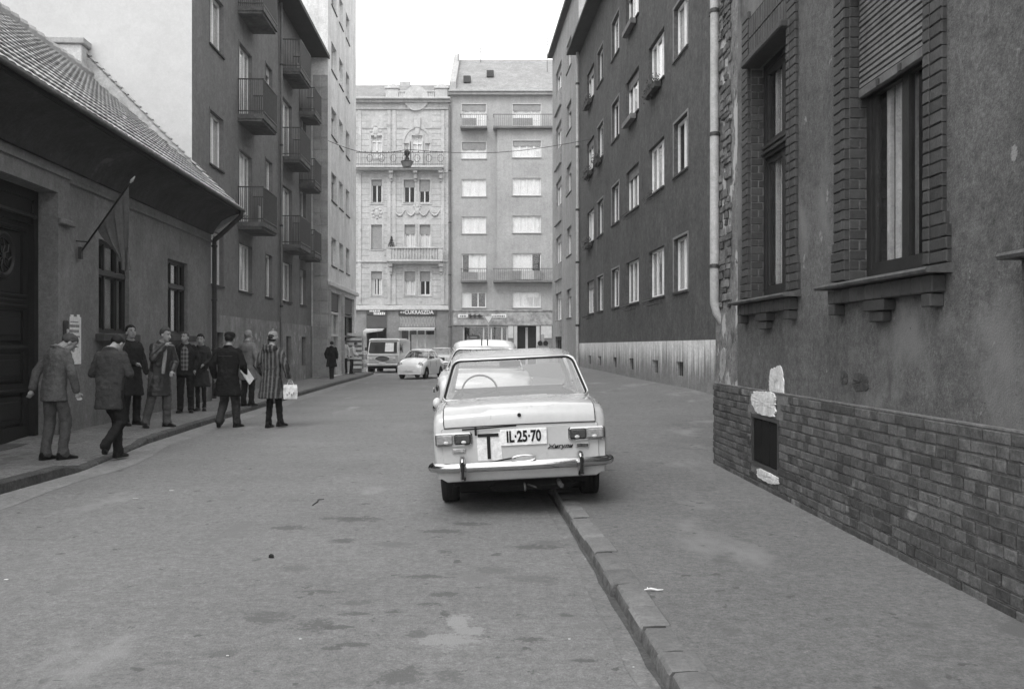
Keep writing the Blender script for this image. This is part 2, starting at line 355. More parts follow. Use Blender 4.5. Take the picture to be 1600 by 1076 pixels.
def balcony(root, u0, u1, z, proj, rh=1.05, th=.14, sm=None, step=.065, solid=False, rail_m=None, panel=None, cloth=False):
    b = empty('balcony', (u0, 0, z), 0, root); W = u1-u0
    m = MB(); m.box(0, W, .0, proj, -th, 0); m.box(.03, W-.03, .0, proj-.05, -th-.08, -th); m.build('slab', sm or M('slab_sooty', .11, .9, var=.3, scale=3, fine=.12), b)
    r = MB(); rm = rail_m or metal_d
    r.box(0, .035, .01, proj, rh-.035, rh); r.box(W-.035, W, .01, proj, rh-.035, rh); r.box(0, W, proj-.04, proj, rh-.035, rh)
    r.box(0, .03, .01, proj, .08, .11); r.box(W-.03, W, .01, proj, .08, .11); r.box(0, W, proj-.035, proj-.005, .08, .11)
    k = int(W/step)
    for i in range(k+1):
        x = i*W/k; r.box(max(0, x-.009), min(W, x+.009), proj-.03, proj-.012, .0, rh)
    k = max(2, int(proj/step))
    for i in range(k+1):
        yy = .02+i*(proj-.05)/k
        r.box(.008, .026, yy, yy+.018, 0, rh); r.box(W-.026, W-.008, yy, yy+.018, 0, rh)
    r.build('railing', rm, b)
    if panel: MB().box(.03, W-.03, proj-.06, proj-.045, .1, rh-.08).build('front_panel', panel, b)
    if cloth:
        c = MB()
        for i in range(10):
            x0 = .06+i*.03; c.quad((x0, .25+.02*math.sin(i*1.3), .15), (x0+.03, .25+.02*math.sin((i+1)*1.3), .15), (x0+.03, .25+.02*math.sin((i+1)*1.3), .75), (x0, .25+.02*math.sin(i*1.3), .75))
        c.build('wash_cloth', curt_g, b)
    return b
def flowerbox(root, u0, w_, z, plants=True, depth=.0, bars=False, label=None, h=.16):
    t = empty('flower_box', (u0, 0, z), 0, root); m = MB()
    if bars:
        for i in range(7): m.tube([(w_*i/6, .02, 0), (w_*i/6, .22, -.02), (w_*i/6, .26, .12)], .008, 4)
        for q in (.22, .26): m.tube([(0, q, -.02 if q < .25 else .12), (w_, q, -.02 if q < .25 else .12)], .01, 4)
        m.build('rack', metal_d, t); return t
    m.poly([(0, 0), (w_, 0), (w_+.03, h), (-.03, h)], .04, .22); m.build('trough', conc if not plants else trim_d, t)
    if plants:
        l = MB(); rr = random.Random(int(u0*100))
        for i in range(260):
            c = Vector((rr.uniform(-.05, w_+.05), rr.gauss(.16, .07), h+rr.gauss(.03, .12)))
            a = Vector((rr.uniform(-1, 1), rr.uniform(-1, 1), rr.uniform(-1, 1))).normalized()*.05; b_ = a.orthogonal().normalized()*.02
            l.quad(c-a, c-b_, c+a, c+b_)
        stuff(l.build('foliage', leafm, t, fix=False))
    return t
# ================================================================ SETTING: road, sidewalks, kerbs
g = MB(); g.box(-300, 300, -60, 500, -.6, 0); struct(g.build('road', asphalt))
def kr(Y): return .67-.0530*(Y-4.02)                     # right kerb, road face
KL = [(-4, -4.6), (9.2, -5.19), (10.9, -5.16), (13.9, -5.60), (17.3, -5.85), (24.8, -6.28), (36, -6.85), (45.3, -7.2), (49.5, -7.5), (51.5, -8.8), (52.3, -11), (52.5, -30)]
def interp(T, y):
    if y <= T[0][0]: return T[0][1]
    for (a, b), (c, d) in zip(T, T[1:]):
        if y <= c: return b+(d-b)*(y-a)/(c-a)
    return T[-1][1]
def kl(Y): return interp(KL, Y)
def zl(Y):                                               # left sidewalk height: dropped kerb in front of the carriage gate
    return interp([(0, .12), (10.7, .11), (11.0, .03), (13.4, .03), (14.2, .09), (60, .11)], Y)
def sm01(t): t = max(0, min(1, t)); return t*t*(3-2*t)
def zr(X, Y):
    w_ = max(0, min(1, (X-kr(Y)-.17)/4.5)); return .095 + .02*w_ + .33*sm01((Y-10.5)/13)*w_ + .1*sm01((Y-24)/18)*w_
m = MB()
Ys = [-4+.75*i for i in range(81)]
NX = 12
vs = [(kr(Y)+.135+(7.5-kr(Y))*i/NX, Y, zr(kr(Y)+.135+(7.5-kr(Y))*i/NX, Y)-(.006 if i == 0 else 0)) for Y in Ys for i in range(NX+1)]
fs = [(j*(NX+1)+i, j*(NX+1)+i+1, (j+1)*(NX+1)+i+1, (j+1)*(NX+1)+i) for j in range(len(Ys)-1) for i in range(NX)]
m.add(vs, fs)
struct(m.build('sidewalk_right', pave, smooth=30))
m = MB(); Ys = [-4+.4*i for i in range(135)] + [50, 50.6, 51.2, 51.8, 52.3]
rows = [[(kl(Y)-.1-t*(7.5), Y, zl(Y)) for t in (0, .2, .5, 1)] for Y in Ys if Y < 49.6] 
m.add([p for r in rows for p in r], [(j*4+i, j*4+i+1, j*4+5+i, j*4+4+i) for j in range(len(rows)-1) for i in range(3)])
m.add([(kl(49.5)-.1, 49.4, .11), (-14.9, 49.4, .11), (-30, 49.4, .11), (-30, 52.2, .11), (-11, 52.0, .11), (-8.9, 51.3, .11)], [(0, 1, 2, 3, 4, 5)])
struct(m.build('sidewalk_left', pave_l))
m = MB(); m.box(-40, 40, 66.5, 72, .0, .12); struct(m.build('sidewalk_cross_street', pave_l))
for (nm, w0, w1, z_, v_) in (('gutter', -.12, -.02, .003, .165), ('gutter_dirt', -.022, .02, .006, .075)):
    q = MB(); gy = [-2+.25*i for i in range(46)]; rr_ = random.Random(4)
    q.add([p for Y in gy for p in ((kr(Y)+w0+rr_.uniform(-.012, .008), Y, z_), (kr(Y)+w1, Y, z_+.001))], [(i*2, i*2+1, i*2+3, i*2+2) for i in range(len(gy)-1)])
    struct(q.build(nm, M(nm+'_asphalt', v_, .8, var=.2, scale=3, fine=.12, fscale=70, bump=.5), fix=False))
q = MB(); gy = [-1+.5*i for i in range(62)]
q.add([p for Y in gy for p in ((kr(Y)+.035, Y, 0), (kr(Y)+.035, Y, .076), (kr(Y)+.178, Y, .078))], [(i*3+k_, i*3+k_+1, i*3+k_+4, i*3+k_+3) for i in range(len(gy)-1) for k_ in (0, 1)])
struct(q.build('kerb_bed', M('kerb_bed_dirt', .03, .95), fix=False))
# right kerb: irregular stones, each its own piece
k = struct(empty('kerb_right')); Y = -1.0; i = 0
while Y < 30:
    Ln = random.choice((.27, .31, .36, .42, .34, .47)) if Y < 9 else .8
    z = .095+random.uniform(-.006, .006)
    def fx(Yq, o): return kr(Yq)+o
    n = 4; R = []; j0, j1 = random.uniform(-.012, .012), random.uniform(-.015, .02)
    for q in range(n+1):
        t = (0, .04, .5, .96, 1)[q]; Yq = Y+.008+(Ln-.016)*t; e = .022 if q in (0, n) else 0; jj = lambda: random.uniform(-.004, .004)
        R.append([(fx(Yq, .0+j0)+e*.3, Yq, -.02), (fx(Yq, .004+j0)+e*.3+jj(), Yq, .045), (fx(Yq, .010+j0)+e*.3+jj(), Yq, z-.02-e*.3), (fx(Yq, .026+j0)+jj(), Yq, z-.004-e*.3),
                  (fx(Yq, .1), Yq, z-e*.25+jj()*.7), (fx(Yq, .160+j1), Yq, z-.001-e*.25), (fx(Yq, .172+j1)-e*.3, Yq, z-.012), (fx(Yq, .175+j1), Yq, -.02)])
    mm = MB(); mm.loft(R)
    for fi in range(n*8):
        if fi % 8 in (0, 1, 7): mm.m[fi] = 1  # road face darker: grime, with its shade put into the colour
    mm.m[-1] = mm.m[-2] = 1
    mm.build('kerb_stone', [kerbm, M('kerb_grime_shade_face', .095, .9, var=.3, scale=9, fine=.12, bump=.8, bscale=40)], k, smooth=35); Y += Ln; i += 1
q = MB(); gy = [8+.5*i for i in range(84)]
q.add([p for Y in gy for p in ((kl(Y)+.01, Y, .004), (kl(Y)+.42+.05*math.sin(Y*1.7), Y, .003))], [(i*2, i*2+2, i*2+3, i*2+1) for i in range(len(gy)-1)])
struct(q.build('gutter_left', M('gutter_asphalt_pale', .22, .8, var=.15, scale=1.5, fine=.12, fscale=70, bump=.5), fix=False))
k = struct(empty('kerb_left')); Y = 1.0
while Y < 49:
    Ln = .5 if 9.9 < Y < 15 else 1.0; z0, z1 = zl(Y)+.012, zl(Y+Ln)+.012
    mm = MB(); R = []
    for t in (.0, .02, .5, .98, 1.0):
        Yq = Y+.01+(Ln-.02)*t; x = kl(Yq)+random.uniform(-.008, .008); z = z0+(z1-z0)*t+random.uniform(-.004, .004); e = .01 if t in (0, 1) else 0
        R.append([(x+.01, Yq, -.02), (x-e, Yq, z-.02), (x-.02-e, Yq, z-e), (x-.13, Yq, z-e), (x-.15, Yq, z-.02), (x-.15, Yq, -.02)])
    mm.loft(R); mm.build('kerb_stone', kerbd, k); Y += Ln

# ================================================================ NEAR HOUSE on the right (plaster over brick)
F1 = Fac('corner_house', 2.75, -.0282, -3.0, 10.9, False)
tag(F1.root, 'dark plastered house with brick plinth and brick framed windows, nearest on the right', 'house', None)
WN = [(5.66, 6.89), (8.24, 9.45), (3.09, 4.32)]
hol = [F1.ur(*q)+(2.0, 4.4) for q in WN]
HT = (F1.u(8.45), F1.u(9.33), .30, .815)
m = MB(); m.mi = 0
PLZ = 1.07
holes_wall(m, 0, F1.L-.95, PLZ, 8.5, hol, .30); m.mi = 1
holes_wall(m, F1.L-.95, F1.L, PLZ, 8.5, [], .3); m.mi = 0
m.box(0, F1.L, -.02, -.012, 0, PLZ) if False else None
shell(m, F1.L, 8.5, 5)
wall1 = m.build('wall', [pl_r1, pl_r1b], F1.root)
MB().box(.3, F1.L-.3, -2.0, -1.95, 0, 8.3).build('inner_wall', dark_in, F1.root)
# brick plinth: mortar core with a proud brick for every brick
core = MB(); holes_wall(core, 0, F1.L, .0, PLZ-.012, [HT], .12, y=.022)
core.box(0, F1.L, .0, .03, PLZ-.012, PLZ)                     # top bed
core.quad((F1.L, .022, 0), (F1.L, 0, 0), (F1.L, 0, PLZ), (F1.L, .022, PLZ)); core.quad((HT[0], -.098, HT[2]), (HT[1], -.098, HT[2]), (HT[1], -.098, HT[3]), (HT[0], -.098, HT[3]))
pb = core.build('brick_plinth', jointm, F1.root)
CH = (PLZ-.02-.075)/13
def brick_mesh(w_, h_, d=.015, j=.0025, b=.005):
    m = MB(); rj = lambda: random.uniform(-j, j)
    o = [(0, 0, 0), (w_, 0, 0), (w_, 0, h_), (0, 0, h_)]
    f = [(b+rj(), d+rj(), b+rj()), (w_-b+rj(), d+rj(), b+rj()), (w_-b+rj(), d+rj(), h_-b+rj()), (b+rj(), d+rj(), h_-b+rj())]
    f2 = [(0+rj()*.5, d-min(.007, d*.3), 0+rj()*.5), (w_+rj()*.5, d-min(.007, d*.3), 0), (w_, d-min(.007, d*.3), h_+rj()*.5), (0, d-min(.007, d*.3), h_)]
    m.add(o+f2+f, [(0,1,5,4),(1,2,6,5),(2,3,7,6),(3,0,4,7),(4,5,9,8),(5,6,10,9),(6,7,11,10),(7,4,8,11),(8,9,10,11)]); return m
BV = {}
def bvar(w_, h_, d=.024, mat=None):
    key = (round(w_, 3), round(h_, 3), d, mat.name)
    if key not in BV: BV[key] = [brick_mesh(w_, h_, d).mesh('brick', mat) for _ in range(5)]
    return random.choice(BV[key])
bricks = []      # (score, mesh, loc, parent)
lime_cut = (F1.u(8.42), F1.u(9.36))
for r in range(13):
    z = .085+r*CH; u = -random.uniform(0, .2)
    while u < F1.L-.06:
        lw = random.choice((.26, .13, .13, .13, .14, .12)) if r % 3 else random.choice((.27, .27, .13, .13))
        if u+lw > F1.L: lw = F1.L-u-.003 if F1.L-u > .06 else .06
        a, b_ = u, u+lw-.011
        inh = b_ > HT[0]-.01 and a < HT[1]+.01 and z+CH > HT[2]-.03 and z < HT[3]+.03
        lim = b_ > lime_cut[0] and a < lime_cut[1] and z > .80
        if not inh and not lim:
            bricks.append((a, lw-.011, z))
        elif inh and not lim:
            if a < HT[0]-.05: bricks.append((a, HT[0]-.015-a, z))
            if b_ > HT[1]+.05: bricks.append((HT[1]+.015, b_-HT[1]-.015, z))
        u += lw
# ground course, half buried
for i in range(int(F1.L/.27)): bricks.append((i*.27, .258, .012))
bricks = [b_ for b_ in bricks if b_[1] > .03]
def upx(u):  # photo x of a plinth brick
    Y = F1.Ya+u/F1.n; return 760+3905/Y if Y > .5 else 9999
vis = sorted([b_ for b_ in bricks if 1110 < upx(b_[0]+.1) < 1650], key=lambda b_: b_[0])
single = vis[:200]; rest = [b_ for b_ in bricks if b_ not in single]
for (u, l, z) in single:
    o = obj('brick', bvar(round(l, 2), CH-.012 if z > .05 else .06, .015, brickm), pb, (u, .022, z)); o.rotation_euler = (random.gauss(0, .008), random.gauss(0, .006), random.gauss(0, .012))
sm_ = MB()
for (u, l, z) in rest:
    q = brick_mesh(round(l, 2), CH-.012 if z > .05 else .06); sm_.add([(p[0]+u, p[1]+.022, p[2]+z) for p in q.v], q.f)
stuff(sm_.build('brickwork', brickm, pb))
# lime patches around the hatch
def blotch(cu, cz, ru, rz, y, mat, name, seed, thick=.02, par=None):
    rr = random.Random(seed); n = 72; m = MB(); R = []
    rad = []; q_ = 0
    for i in range(n):
        a = i*2*PI/n; q_ = q_*.6+rr.uniform(-.05, .05); se = (abs(math.cos(a))**3+abs(math.sin(a))**3)**(-1/3)
        rad.append(se*(.93+.05*math.sin(a*3+seed)+.04*math.sin(a*5+seed*2)+q_+(rr.random() < .06)*.08))
    for k_, (s_, t_) in enumerate(((1.0, 0), (.985, thick), (.8, thick*1.05), (.4, thick*1.25), (.05, thick))):
        R.append([(cu+ru*rad[i]*s_*math.cos(i*2*PI/n), y+t_+(rr.uniform(-.003, .003) if k_ > 1 else 0), cz+rz*rad[i]*s_*math.sin(i*2*PI/n)) for i in range(n)])
    m.loft(R); return m.build(name, mat, par or F1.root, smooth=50)
blotch(F1.u(8.9), .945, .41, .125, .03, lime, 'lime_patch', 1, .014)
blotch(F1.u(8.60), 1.165, .22, .15, .0, lime, 'lime_patch', 2, .009)
blotch(F1.u(8.78), .24, .36, .055, .03, lime, 'lime_patch', 5, .012)
blotch(F1.u(10.55), 1.32, .12, .17, .0, M('plaster_pale', .3, .9, var=.2, scale=5, bump=1), 'pale_patch', 8, .008)
blotch(F1.u(6.98), 1.26, .07, .055, .0, trim_d, 'damp_patch', 3, .006); blotch(F1.u(6.68), 1.235, .15, .07, .0, trim_d, 'damp_patch', 4, .006)
# basement hatch
h = MB(); a, b_, c, d = HT
h.box(a, a+.04, -.02, .035, c, d); h.box(b_-.04, b_, -.02, .035, c, d); h.box(a+.04, b_-.04, -.02, .035, c, c+.035); h.box(a+.04, b_-.04, -.02, .035, d-.035, d)
ho = h.build('cellar_hatch', metal_d, F1.root)
for i in range(3):
    x0 = a+.045+i*(b_-a-.09)/3; q = MB(); q.bbox(x0+.006, x0+(b_-a-.09)/3-.006, -.015, .02, c+.04, d-.04, .008); q.build('panel', M('iron_black_panel', .010, .7, spec=.1, bump=.3), ho)
q = MB(); q.box(b_+.0, b_+.05, .046, .06, .50, .58); q.build('hinge', rust, ho)
# windows with brick surrounds, sills, corbels
def near_window(i, Ya, Yb, singles):
    u0, u1 = F1.ur(Ya, Yb); W = u1-u0
    rt = empty('window_surround', (u0, 0, 2.0), 0, F1.root)
    H = 2.4; nC = 33; ch = .0765
    bk = MB(); y1 = .032
    bk.box(-.012, -.0005, -.2, .0, 0, H); bk.box(W+.0005, W+.012, -.2, .0, 0, H)
    bk.box(-.225, -.012, .0, y1-.004, 0, H+.5); bk.box(W+.012, W+.225, .0, y1-.004, 0, H+.5); bk.box(-.008, W+.008, .0, y1-.012, H+.06, H+.5)
    bk.build('bed_joint', brickmj, rt)
    jb = MB()
    for r in range(nC+6):
        z = r*ch
        wide = .29 if r < 3 else (.265 if r == 3 else .235)
        for side in (0, 1):
            # face brick (two per course: long one and the bullnose at the opening)
            nose = .085
            x = -wide if side == 0 else W+nose
            pieces = [(x, wide-nose, y1), ((-nose if side == 0 else W), nose, y1+.007)]
            if r >= nC-1:
                pieces = [((-wide if side == 0 else W), wide, y1)]
            for (xx, ww, dd) in pieces:
                mesh = bvar(round(ww-.004, 3), ch-.006, round(dd, 3), brickd)
                if singles and z < H-.3: obj('brick', mesh, rt, (xx+.002, .0, z+.003))
                else:
                    q = brick_mesh(ww-.004, ch-.006, dd); jb.add([(p[0]+xx+.002, p[1], p[2]+z+.003) for p in q.v], q.f)
        # reveal bricks
        if r < nC-2:
            off = 0 if r % 2 else .05
            for side in (0, 1):
                for (ya, yb) in ((-.0-off-.075, -.004), (-.19, -.085-off)):
                    if side: jb.bbox(W-.008, W+.004, ya+.004, yb, z+.005, z+ch-.005, .003)
                    else: jb.bbox(-.004, .008, ya+.004, yb, z+.005, z+ch-.005, .003)
    # soldier course over the opening
    for k_ in range(int(W/.078)):
        x = k_*.078+.01
        for t in range(2):
            q = brick_mesh(.066, .2, y1); jb.add([(p[0]+x, p[1], p[2]+H+.07+t*.21) for p in q.v], q.f)
    stuff(jb.build('brickwork', brickd, rt))
    l = MB(); l.bbox(-.03, W+.03, -.1, .10, H-.015, H+.055, .012); l.build('lintel_ledge', brickd, rt)
    # sill
    s = MB(); R = []
    for x in (-.30, -.28, W+.28, W+.30):
        R.append([(x, .0, -.0), (x, .155, -.03), (x, .165, -.045), (x, .155, -.062), (x, .0, -.062)])
    s.loft(R); s.build('sill', M('sill_stone', .085, .8, var=.25, scale=4, fine=.12, bump=.5), rt, smooth=30)
    c = MB()
    for x in [(-.22+(W+.44)*q/12) for q in range(12)]: c.bbox(x, x+(W+.44)/12-.008, .0, .085, -.175, -.068, .006)
    c.build('dentil_band', brickd, rt)
    for (xa, xb) in ((-.2, -.08), (W+.08, W+.2)):
        c = MB(); c.bbox(xa, xb, .0, .085, -.26, -.18, .006); c.build('corbel', brickd, rt)
    c = MB(); c.bbox(W/2-.17, W/2+.17, .0, .085, -.255, -.18, .006); c.bbox(W/2-.11, W/2+.11, .0, .065, -.33, -.26, .006); c.build('corbel', brickd, rt)
    # window itself
    wn = empty('window', (u0, -.16, 2.0), 0, F1.root)
    f = MB(); B = .07
    f.box(.014, .014+B, -.05, .03, .0, H); f.box(W-.014-B, W-.014, -.05, .03, .0, H); f.box(.014+B, W-.014-B, -.05, .03, 0, B); f.box(.014+B, W-.014-B, -.05, .03, H-B, H)
    f.box(.014+B, W-.014-B, -.05, .055, 1.42, 1.56); f.bbox(.014+B, W-.014-B, .055, .085, 1.45, 1.48, .006); f.bbox(.014+B, W-.014-B, .055, .075, 1.51, 1.535, .006)
    f.build('frame', wood_f, wn)
    for (xa, xb) in ((.014+B, W/2-.0), (W/2+.0, W-.014-B)):
        for (za, zb) in ((B, 1.42), (1.56, H-B)):
            cz = MB(); t = .05
            cz.box(xa, xa+t, -.03, .015, za, zb); cz.box(xb-t, xb, -.03, .015, za, zb); cz.box(xa+t, xb-t, -.03, .015, za, za+t); cz.box(xa+t, xb-t, -.03, .015, zb-t, zb)
            cs = cz.build('casement', wood_f if i != 0 else wood_f, wn)
            MB().box(xa+t, xb-t, -.008, -.003, za+t, zb-t).build('pane', gl_win, cs)
    # light inner casements and drawn curtain close behind the glass
    f = MB()
    for x0_, x1_ in (((.98, 1.035), (.34, .42)) if i == 0 else ((W-.22, W-.17), (.1, .15))): f.box(x0_, x1_, -.075, -.045, .05, H-.05)
    f.build('inner_frame', M('wood_frame_cream', .55, .6, var=.15, scale=5, bump=.3), wn)
    cu = MB(); kk = 40; xa, xb = (.62, .96) if i == 0 else (.16, W-.23)
    for q in range(kk):
        x0 = xa+(xb-xa)*q/kk; x1 = xa+(xb-xa)*(q+1)/kk; fo = lambda x: -.085+.010*math.sin(x*40)+.006*math.sin(x*93)
        cu.quad((x0, fo(x0), .05), (x1, fo(x1), .05), (x1, fo(x1), H-.1), (x0, fo(x0), H-.1))
    cu.build('curtain', M('curtain_mid', .46, .9, var=.12, scale=3, bump=0), wn, fix=False)
    return u0, W, wn
near = [near_window(i, Ya, Yb, i == 0) for i, (Ya, Yb) in enumerate(WN)]
# wooden roller shutter of the nearer window: each slat a piece
u0, W, wn = near[0]
sh = empty('roller_shutter', (u0, -.085, 2.0), 0, F1.root)
zb = 1.37; nS = int((2.4-zb-.07)/.042)
for r in range(nS):
    z = zb+.07+r*.042
    me = cached('slat', lambda: MB().add([(.02, 0, 0), (W-.02, 0, 0), (W-.02, .016, .006), (.02, .016, .006), (.02, .012, .034), (W-.02, .012, .034), (W-.02, 0, .037), (.02, 0, .037)],
                [(0,1,2,3),(3,2,5,4),(4,5,6,7),(1,0,7,6),(0,3,4,7),(2,1,6,5)]).mesh('slat', slat_m))
    obj('slat', me, sh, (0, random.uniform(-.002, .002), z))
MB().bbox(.02, W-.02, -.01, .022, zb, zb+.066, .005).build('bottom_rail', slat_m, sh)
for x in (W*.42, W*.70): MB().box(x-.02, x+.02, .022, .034, zb+.0, zb+.05).build('stop', rust, sh)
MB().box(.02, W-.02, -.02, -.008, zb, 2.4).build('shutter_back', trim_d, sh)
# exposed masonry strip at the far corner
rr = random.Random(3)
z = 1.95
ms = MB()
while z < 5.6:
    hh = rr.uniform(.06, .11); u = F1.L-.74+rr.uniform(0, .08)
    while u < F1.L-.3:
        ww = rr.uniform(.08, .2)
        q = MB(); q.bbox(u, min(u+ww, F1.L-.02), -.0, rr.uniform(.012, .03), z, z+hh-.012, .008, jit=.006)
        if rr.random() < .75: q.build('stone', M('exposed_rubble', .13, .9, var=.3, scale=6, bump=1, bscale=40, rnd=.5), F1.root)
        u += ww+.01
    z += hh
q = MB(); q.bbox(0, F1.L, -.1, .25, 8.2, 8.5, .03); q.build('cornice', pl_r1, F1.root)
# zinc rain pipe at the corner
dp = empty('rain_pipe', (2.385, 10.70, 0)); tag(dp, 'pale zinc rain pipe at the corner of the plastered house, ending in an elbow', 'drainpipe')
p = MB(); p.tube([(0, 0, 8.4), (0, 0, 6.9)], .048, 14); p.build('pipe_section', pipe_l, dp, smooth=40)
p = MB(); p.tube([(0, 0, 6.9), (0, 0, 4.0)], .05, 14); p.build('pipe_section', pipe_l, dp, smooth=40)
p = MB(); p.tube([(0, 0, 4.0), (0, 0, 2.1), (.0, 0, 2.02), (.03, 0, 1.9), (.09, 0, 1.8), (.2, 0, 1.74)], .054, 14); p.build('pipe_section', pipe_l, dp, smooth=40)
for z in (6.9, 5.45, 4.0, 2.45):
    p = MB(); p.lathe([(.052, z-.03), (.064, z-.025), (.064, z+.01), (.052, z+.02)], 14); p.build('collar', metal_d if z in (4.0, 2.45, 5.45) else pipe_l, dp, smooth=40)
p = MB(); p.tube([(0, .0, 5.4), (.15, .0, 5.4)], .012, 6); p.tube([(0, .0, 2.45), (.15, .0, 2.45)], .012, 6); p.build('bracket', rust, dp)
# ================================================================ RIGHT: long dark block with flower boxes
F2 = Fac('dark_apartment_block', 5.86, -.0605, 11.2, 43.6, False)
tag(F2.root, 'long dark plastered apartment block with pale streaked plinth on the right', 'apartment block')
COL2 = [(23.05, 24.55), (25.7, 27.8), (29.3, 31.5), (32.8, 34.4), (36.4, 37.9), (38.9, 41.0), (19.4, 20.95), (16.4, 17.9), (13.5, 15.5)]
hol = []; hl = []
for (Ya, Yb) in COL2:
    u0, u1 = F2.ur(Ya, Yb)
    for r in range(4):
        hol.append((u0, u1, 2.95+3.1*r, 4.37+3.1*r))
vents = []
for (Ya, Yb) in COL2[:7]:
    u0, u1 = F2.ur(Ya, Yb); vents.append(((u0+u1)/2-.38, (u0+u1)/2+.38, .72, 1.10))
H2 = 15.5
m = MB(); holes_wall(m, 0, F2.L, 1.65, H2, hol, .2); shell(m, F2.L, H2, 10)
m.build('wall', pl_r2, F2.root)
m = MB(); holes_wall(m, 0, F2.L, 0, 1.65, vents, .28, y=.03); m.quad((0, .03, 1.65), (F2.L, .03, 1.65), (F2.L, 0, 1.65), (0, 0, 1.65)); m.quad((F2.L, .03, 0), (F2.L, 0, 0), (F2.L, 0, 1.65), (F2.L, .03, 1.65))
m.build('plinth', plinth_r2, F2.root, fix=False)
for v in vents:
    q = MB(); q.box(v[0], v[1], -.28, -.25, v[2], v[3])
    for i in range(1, 4): x = v[0]+(v[1]-v[0])*i/4; q.box(x-.012, x+.012, -.05, -.03, v[2], v[3])
    q.build('cellar_vent', metal_d, F2.root)
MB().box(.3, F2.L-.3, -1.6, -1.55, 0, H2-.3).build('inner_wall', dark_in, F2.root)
m = MB(); m.box(-.1, F2.L+.15, -.3, .55, H2, H2+.12); m.box(-.1, F2.L+.15, .5, .6, H2-.02, H2+.1); m.build('eaves', trim_d, F2.root)
rng = random.Random(5)
for ci, (Ya, Yb) in enumerate(COL2):
    u0, u1 = F2.ur(Ya, Yb); W = u1-u0
    for r in range(4):
        z = 2.95+3.1*r; wide = W > 1.8
        cur = rng.choice(['full', 'sides', 'most', 'full', 'far']); 
        win(F2.root, u0, z, W, 1.42, 3 if wide else 2, .14, wood_w, cur=cur, cm=curt if rng.random() < .75 else curt_g, blind=.22 if wide and rng.random() < .5 else 0, bm=slat_m, sill=.05, bw=.07)
        s_ = MB(); surround(s_, u0, u1, z, z+1.42, .06, .0, .02)
        if not wide: s_.build('window_band', M('plaster_band', .19, .9, var=.1), F2.root)
# things hanging at the windows
for (ci, r, pl, ba) in [(1, 2, 1, 0), (2, 2, 1, 0), (1, 1, 0, 1), (2, 1, 0, 1), (2, 3, 1, 0), (5, 2, 1, 0), (5, 1, 1, 0), (2, 0, 0, 1), (1, 0, 0, 1), (5, 0, 0, 1), (5, 3, 1, 0), (4, 2, 1, 0)]:
    u0, u1 = F2.ur(*COL2[ci]); flowerbox(F2.root, u0+.3, min(1.5, u1-u0-.4), 2.95+3.1*r-.22, plants=pl and ci != 2, bars=ba)
# rain pipe between the two blocks
dp = empty('rain_pipe', (F2.a+F2.b*43.3-.12, 43.3, 0)); tag(dp, 'tall zinc rain pipe between dark block and lighter block behind it', 'drainpipe')
p = MB(); p.tube([(0, 0, .5), (0, 0, 8)], .075, 8); p.build('pipe_section', pipe_l, dp, smooth=60)
p = MB(); p.tube([(0, 0, 8), (0, 0, 15.5)], .07, 8); p.build('pipe_section', pipe_l, dp, smooth=60)
for z in (2.5, 5.5, 8, 11, 14): p = MB(); p.lathe([(.08, z-.05), (.1, z-.04), (.1, z+.04), (.08, z+.05)], 8); p.build('collar', pipe_d, dp)
# ---- lighter block beyond it
F3 = Fac('lighter_apartment_block', 5.86, -.0605, 43.75, 55.8, False)
tag(F3.root, 'lighter stained plaster block at the street corner behind the dark right block', 'apartment block')
A = F3.ur(46.6, 48.6); B = F3.ur(51.0, 53.9); rows3 = [3.0+3.25*r for r in range(5)]
hol = [(A[0], A[1], z, z+1.5) for z in rows3] + [(B[0], B[1], z, z+1.6) for z in rows3] + [(B[0]-.1, B[1]+.1, .3, 2.4)]
H3 = 19.2
m = MB(); holes_wall(m, 0, F3.L, 0, H3, hol, .22); m.build('wall', pl_r3, F3.root)
m = MB(); m.quad((0,0,0), (0,-12,0), (0,-12,H3+1), (0,0,H3)); m.quad((F3.L,-12,0), (F3.L,0,0), (F3.L,0,H3), (F3.L,-12,H3+1)); m.quad((0,-12,0), (F3.L,-12,0), (F3.L,-12,H3+1), (0,-12,H3+1)); m.quad((0,0,H3), (0,-12,H3+1), (F3.L,-12,H3+1), (F3.L,0,H3))
m.build('firewall', M('firewall_grey', .42, .9, var=.1, streak=.1), F3.root)
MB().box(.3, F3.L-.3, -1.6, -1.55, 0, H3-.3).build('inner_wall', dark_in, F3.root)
MB().box(-.05, F3.L+.1, .0, .3, H3-.02, H3+.2).build('eaves', trim_d, F3.root)
for z in rows3:
    win(F3.root, A[0], z, A[1]-A[0], 1.5, 2, .18, wood_w, cur=rng.choice(['full', 'most', 'sides']), blind=.25, sill=.04, bw=.07)
    win(F3.root, B[0], z, B[1]-B[0], 1.6, 3, .18, wood_w, cur='full', blind=.2, sill=.04, bw=.08)
    MB().box(B[0]-.05, B[1]+.05, .0, .12, z-.95, z-.06).build('parapet_panel', pl_r3, F3.root)
win(F3.root, B[0]-.1, .3, B[1]-B[0]+.2, 2.1, 3, .18, wood_d, tr=.75, cur=None, bw=.1)

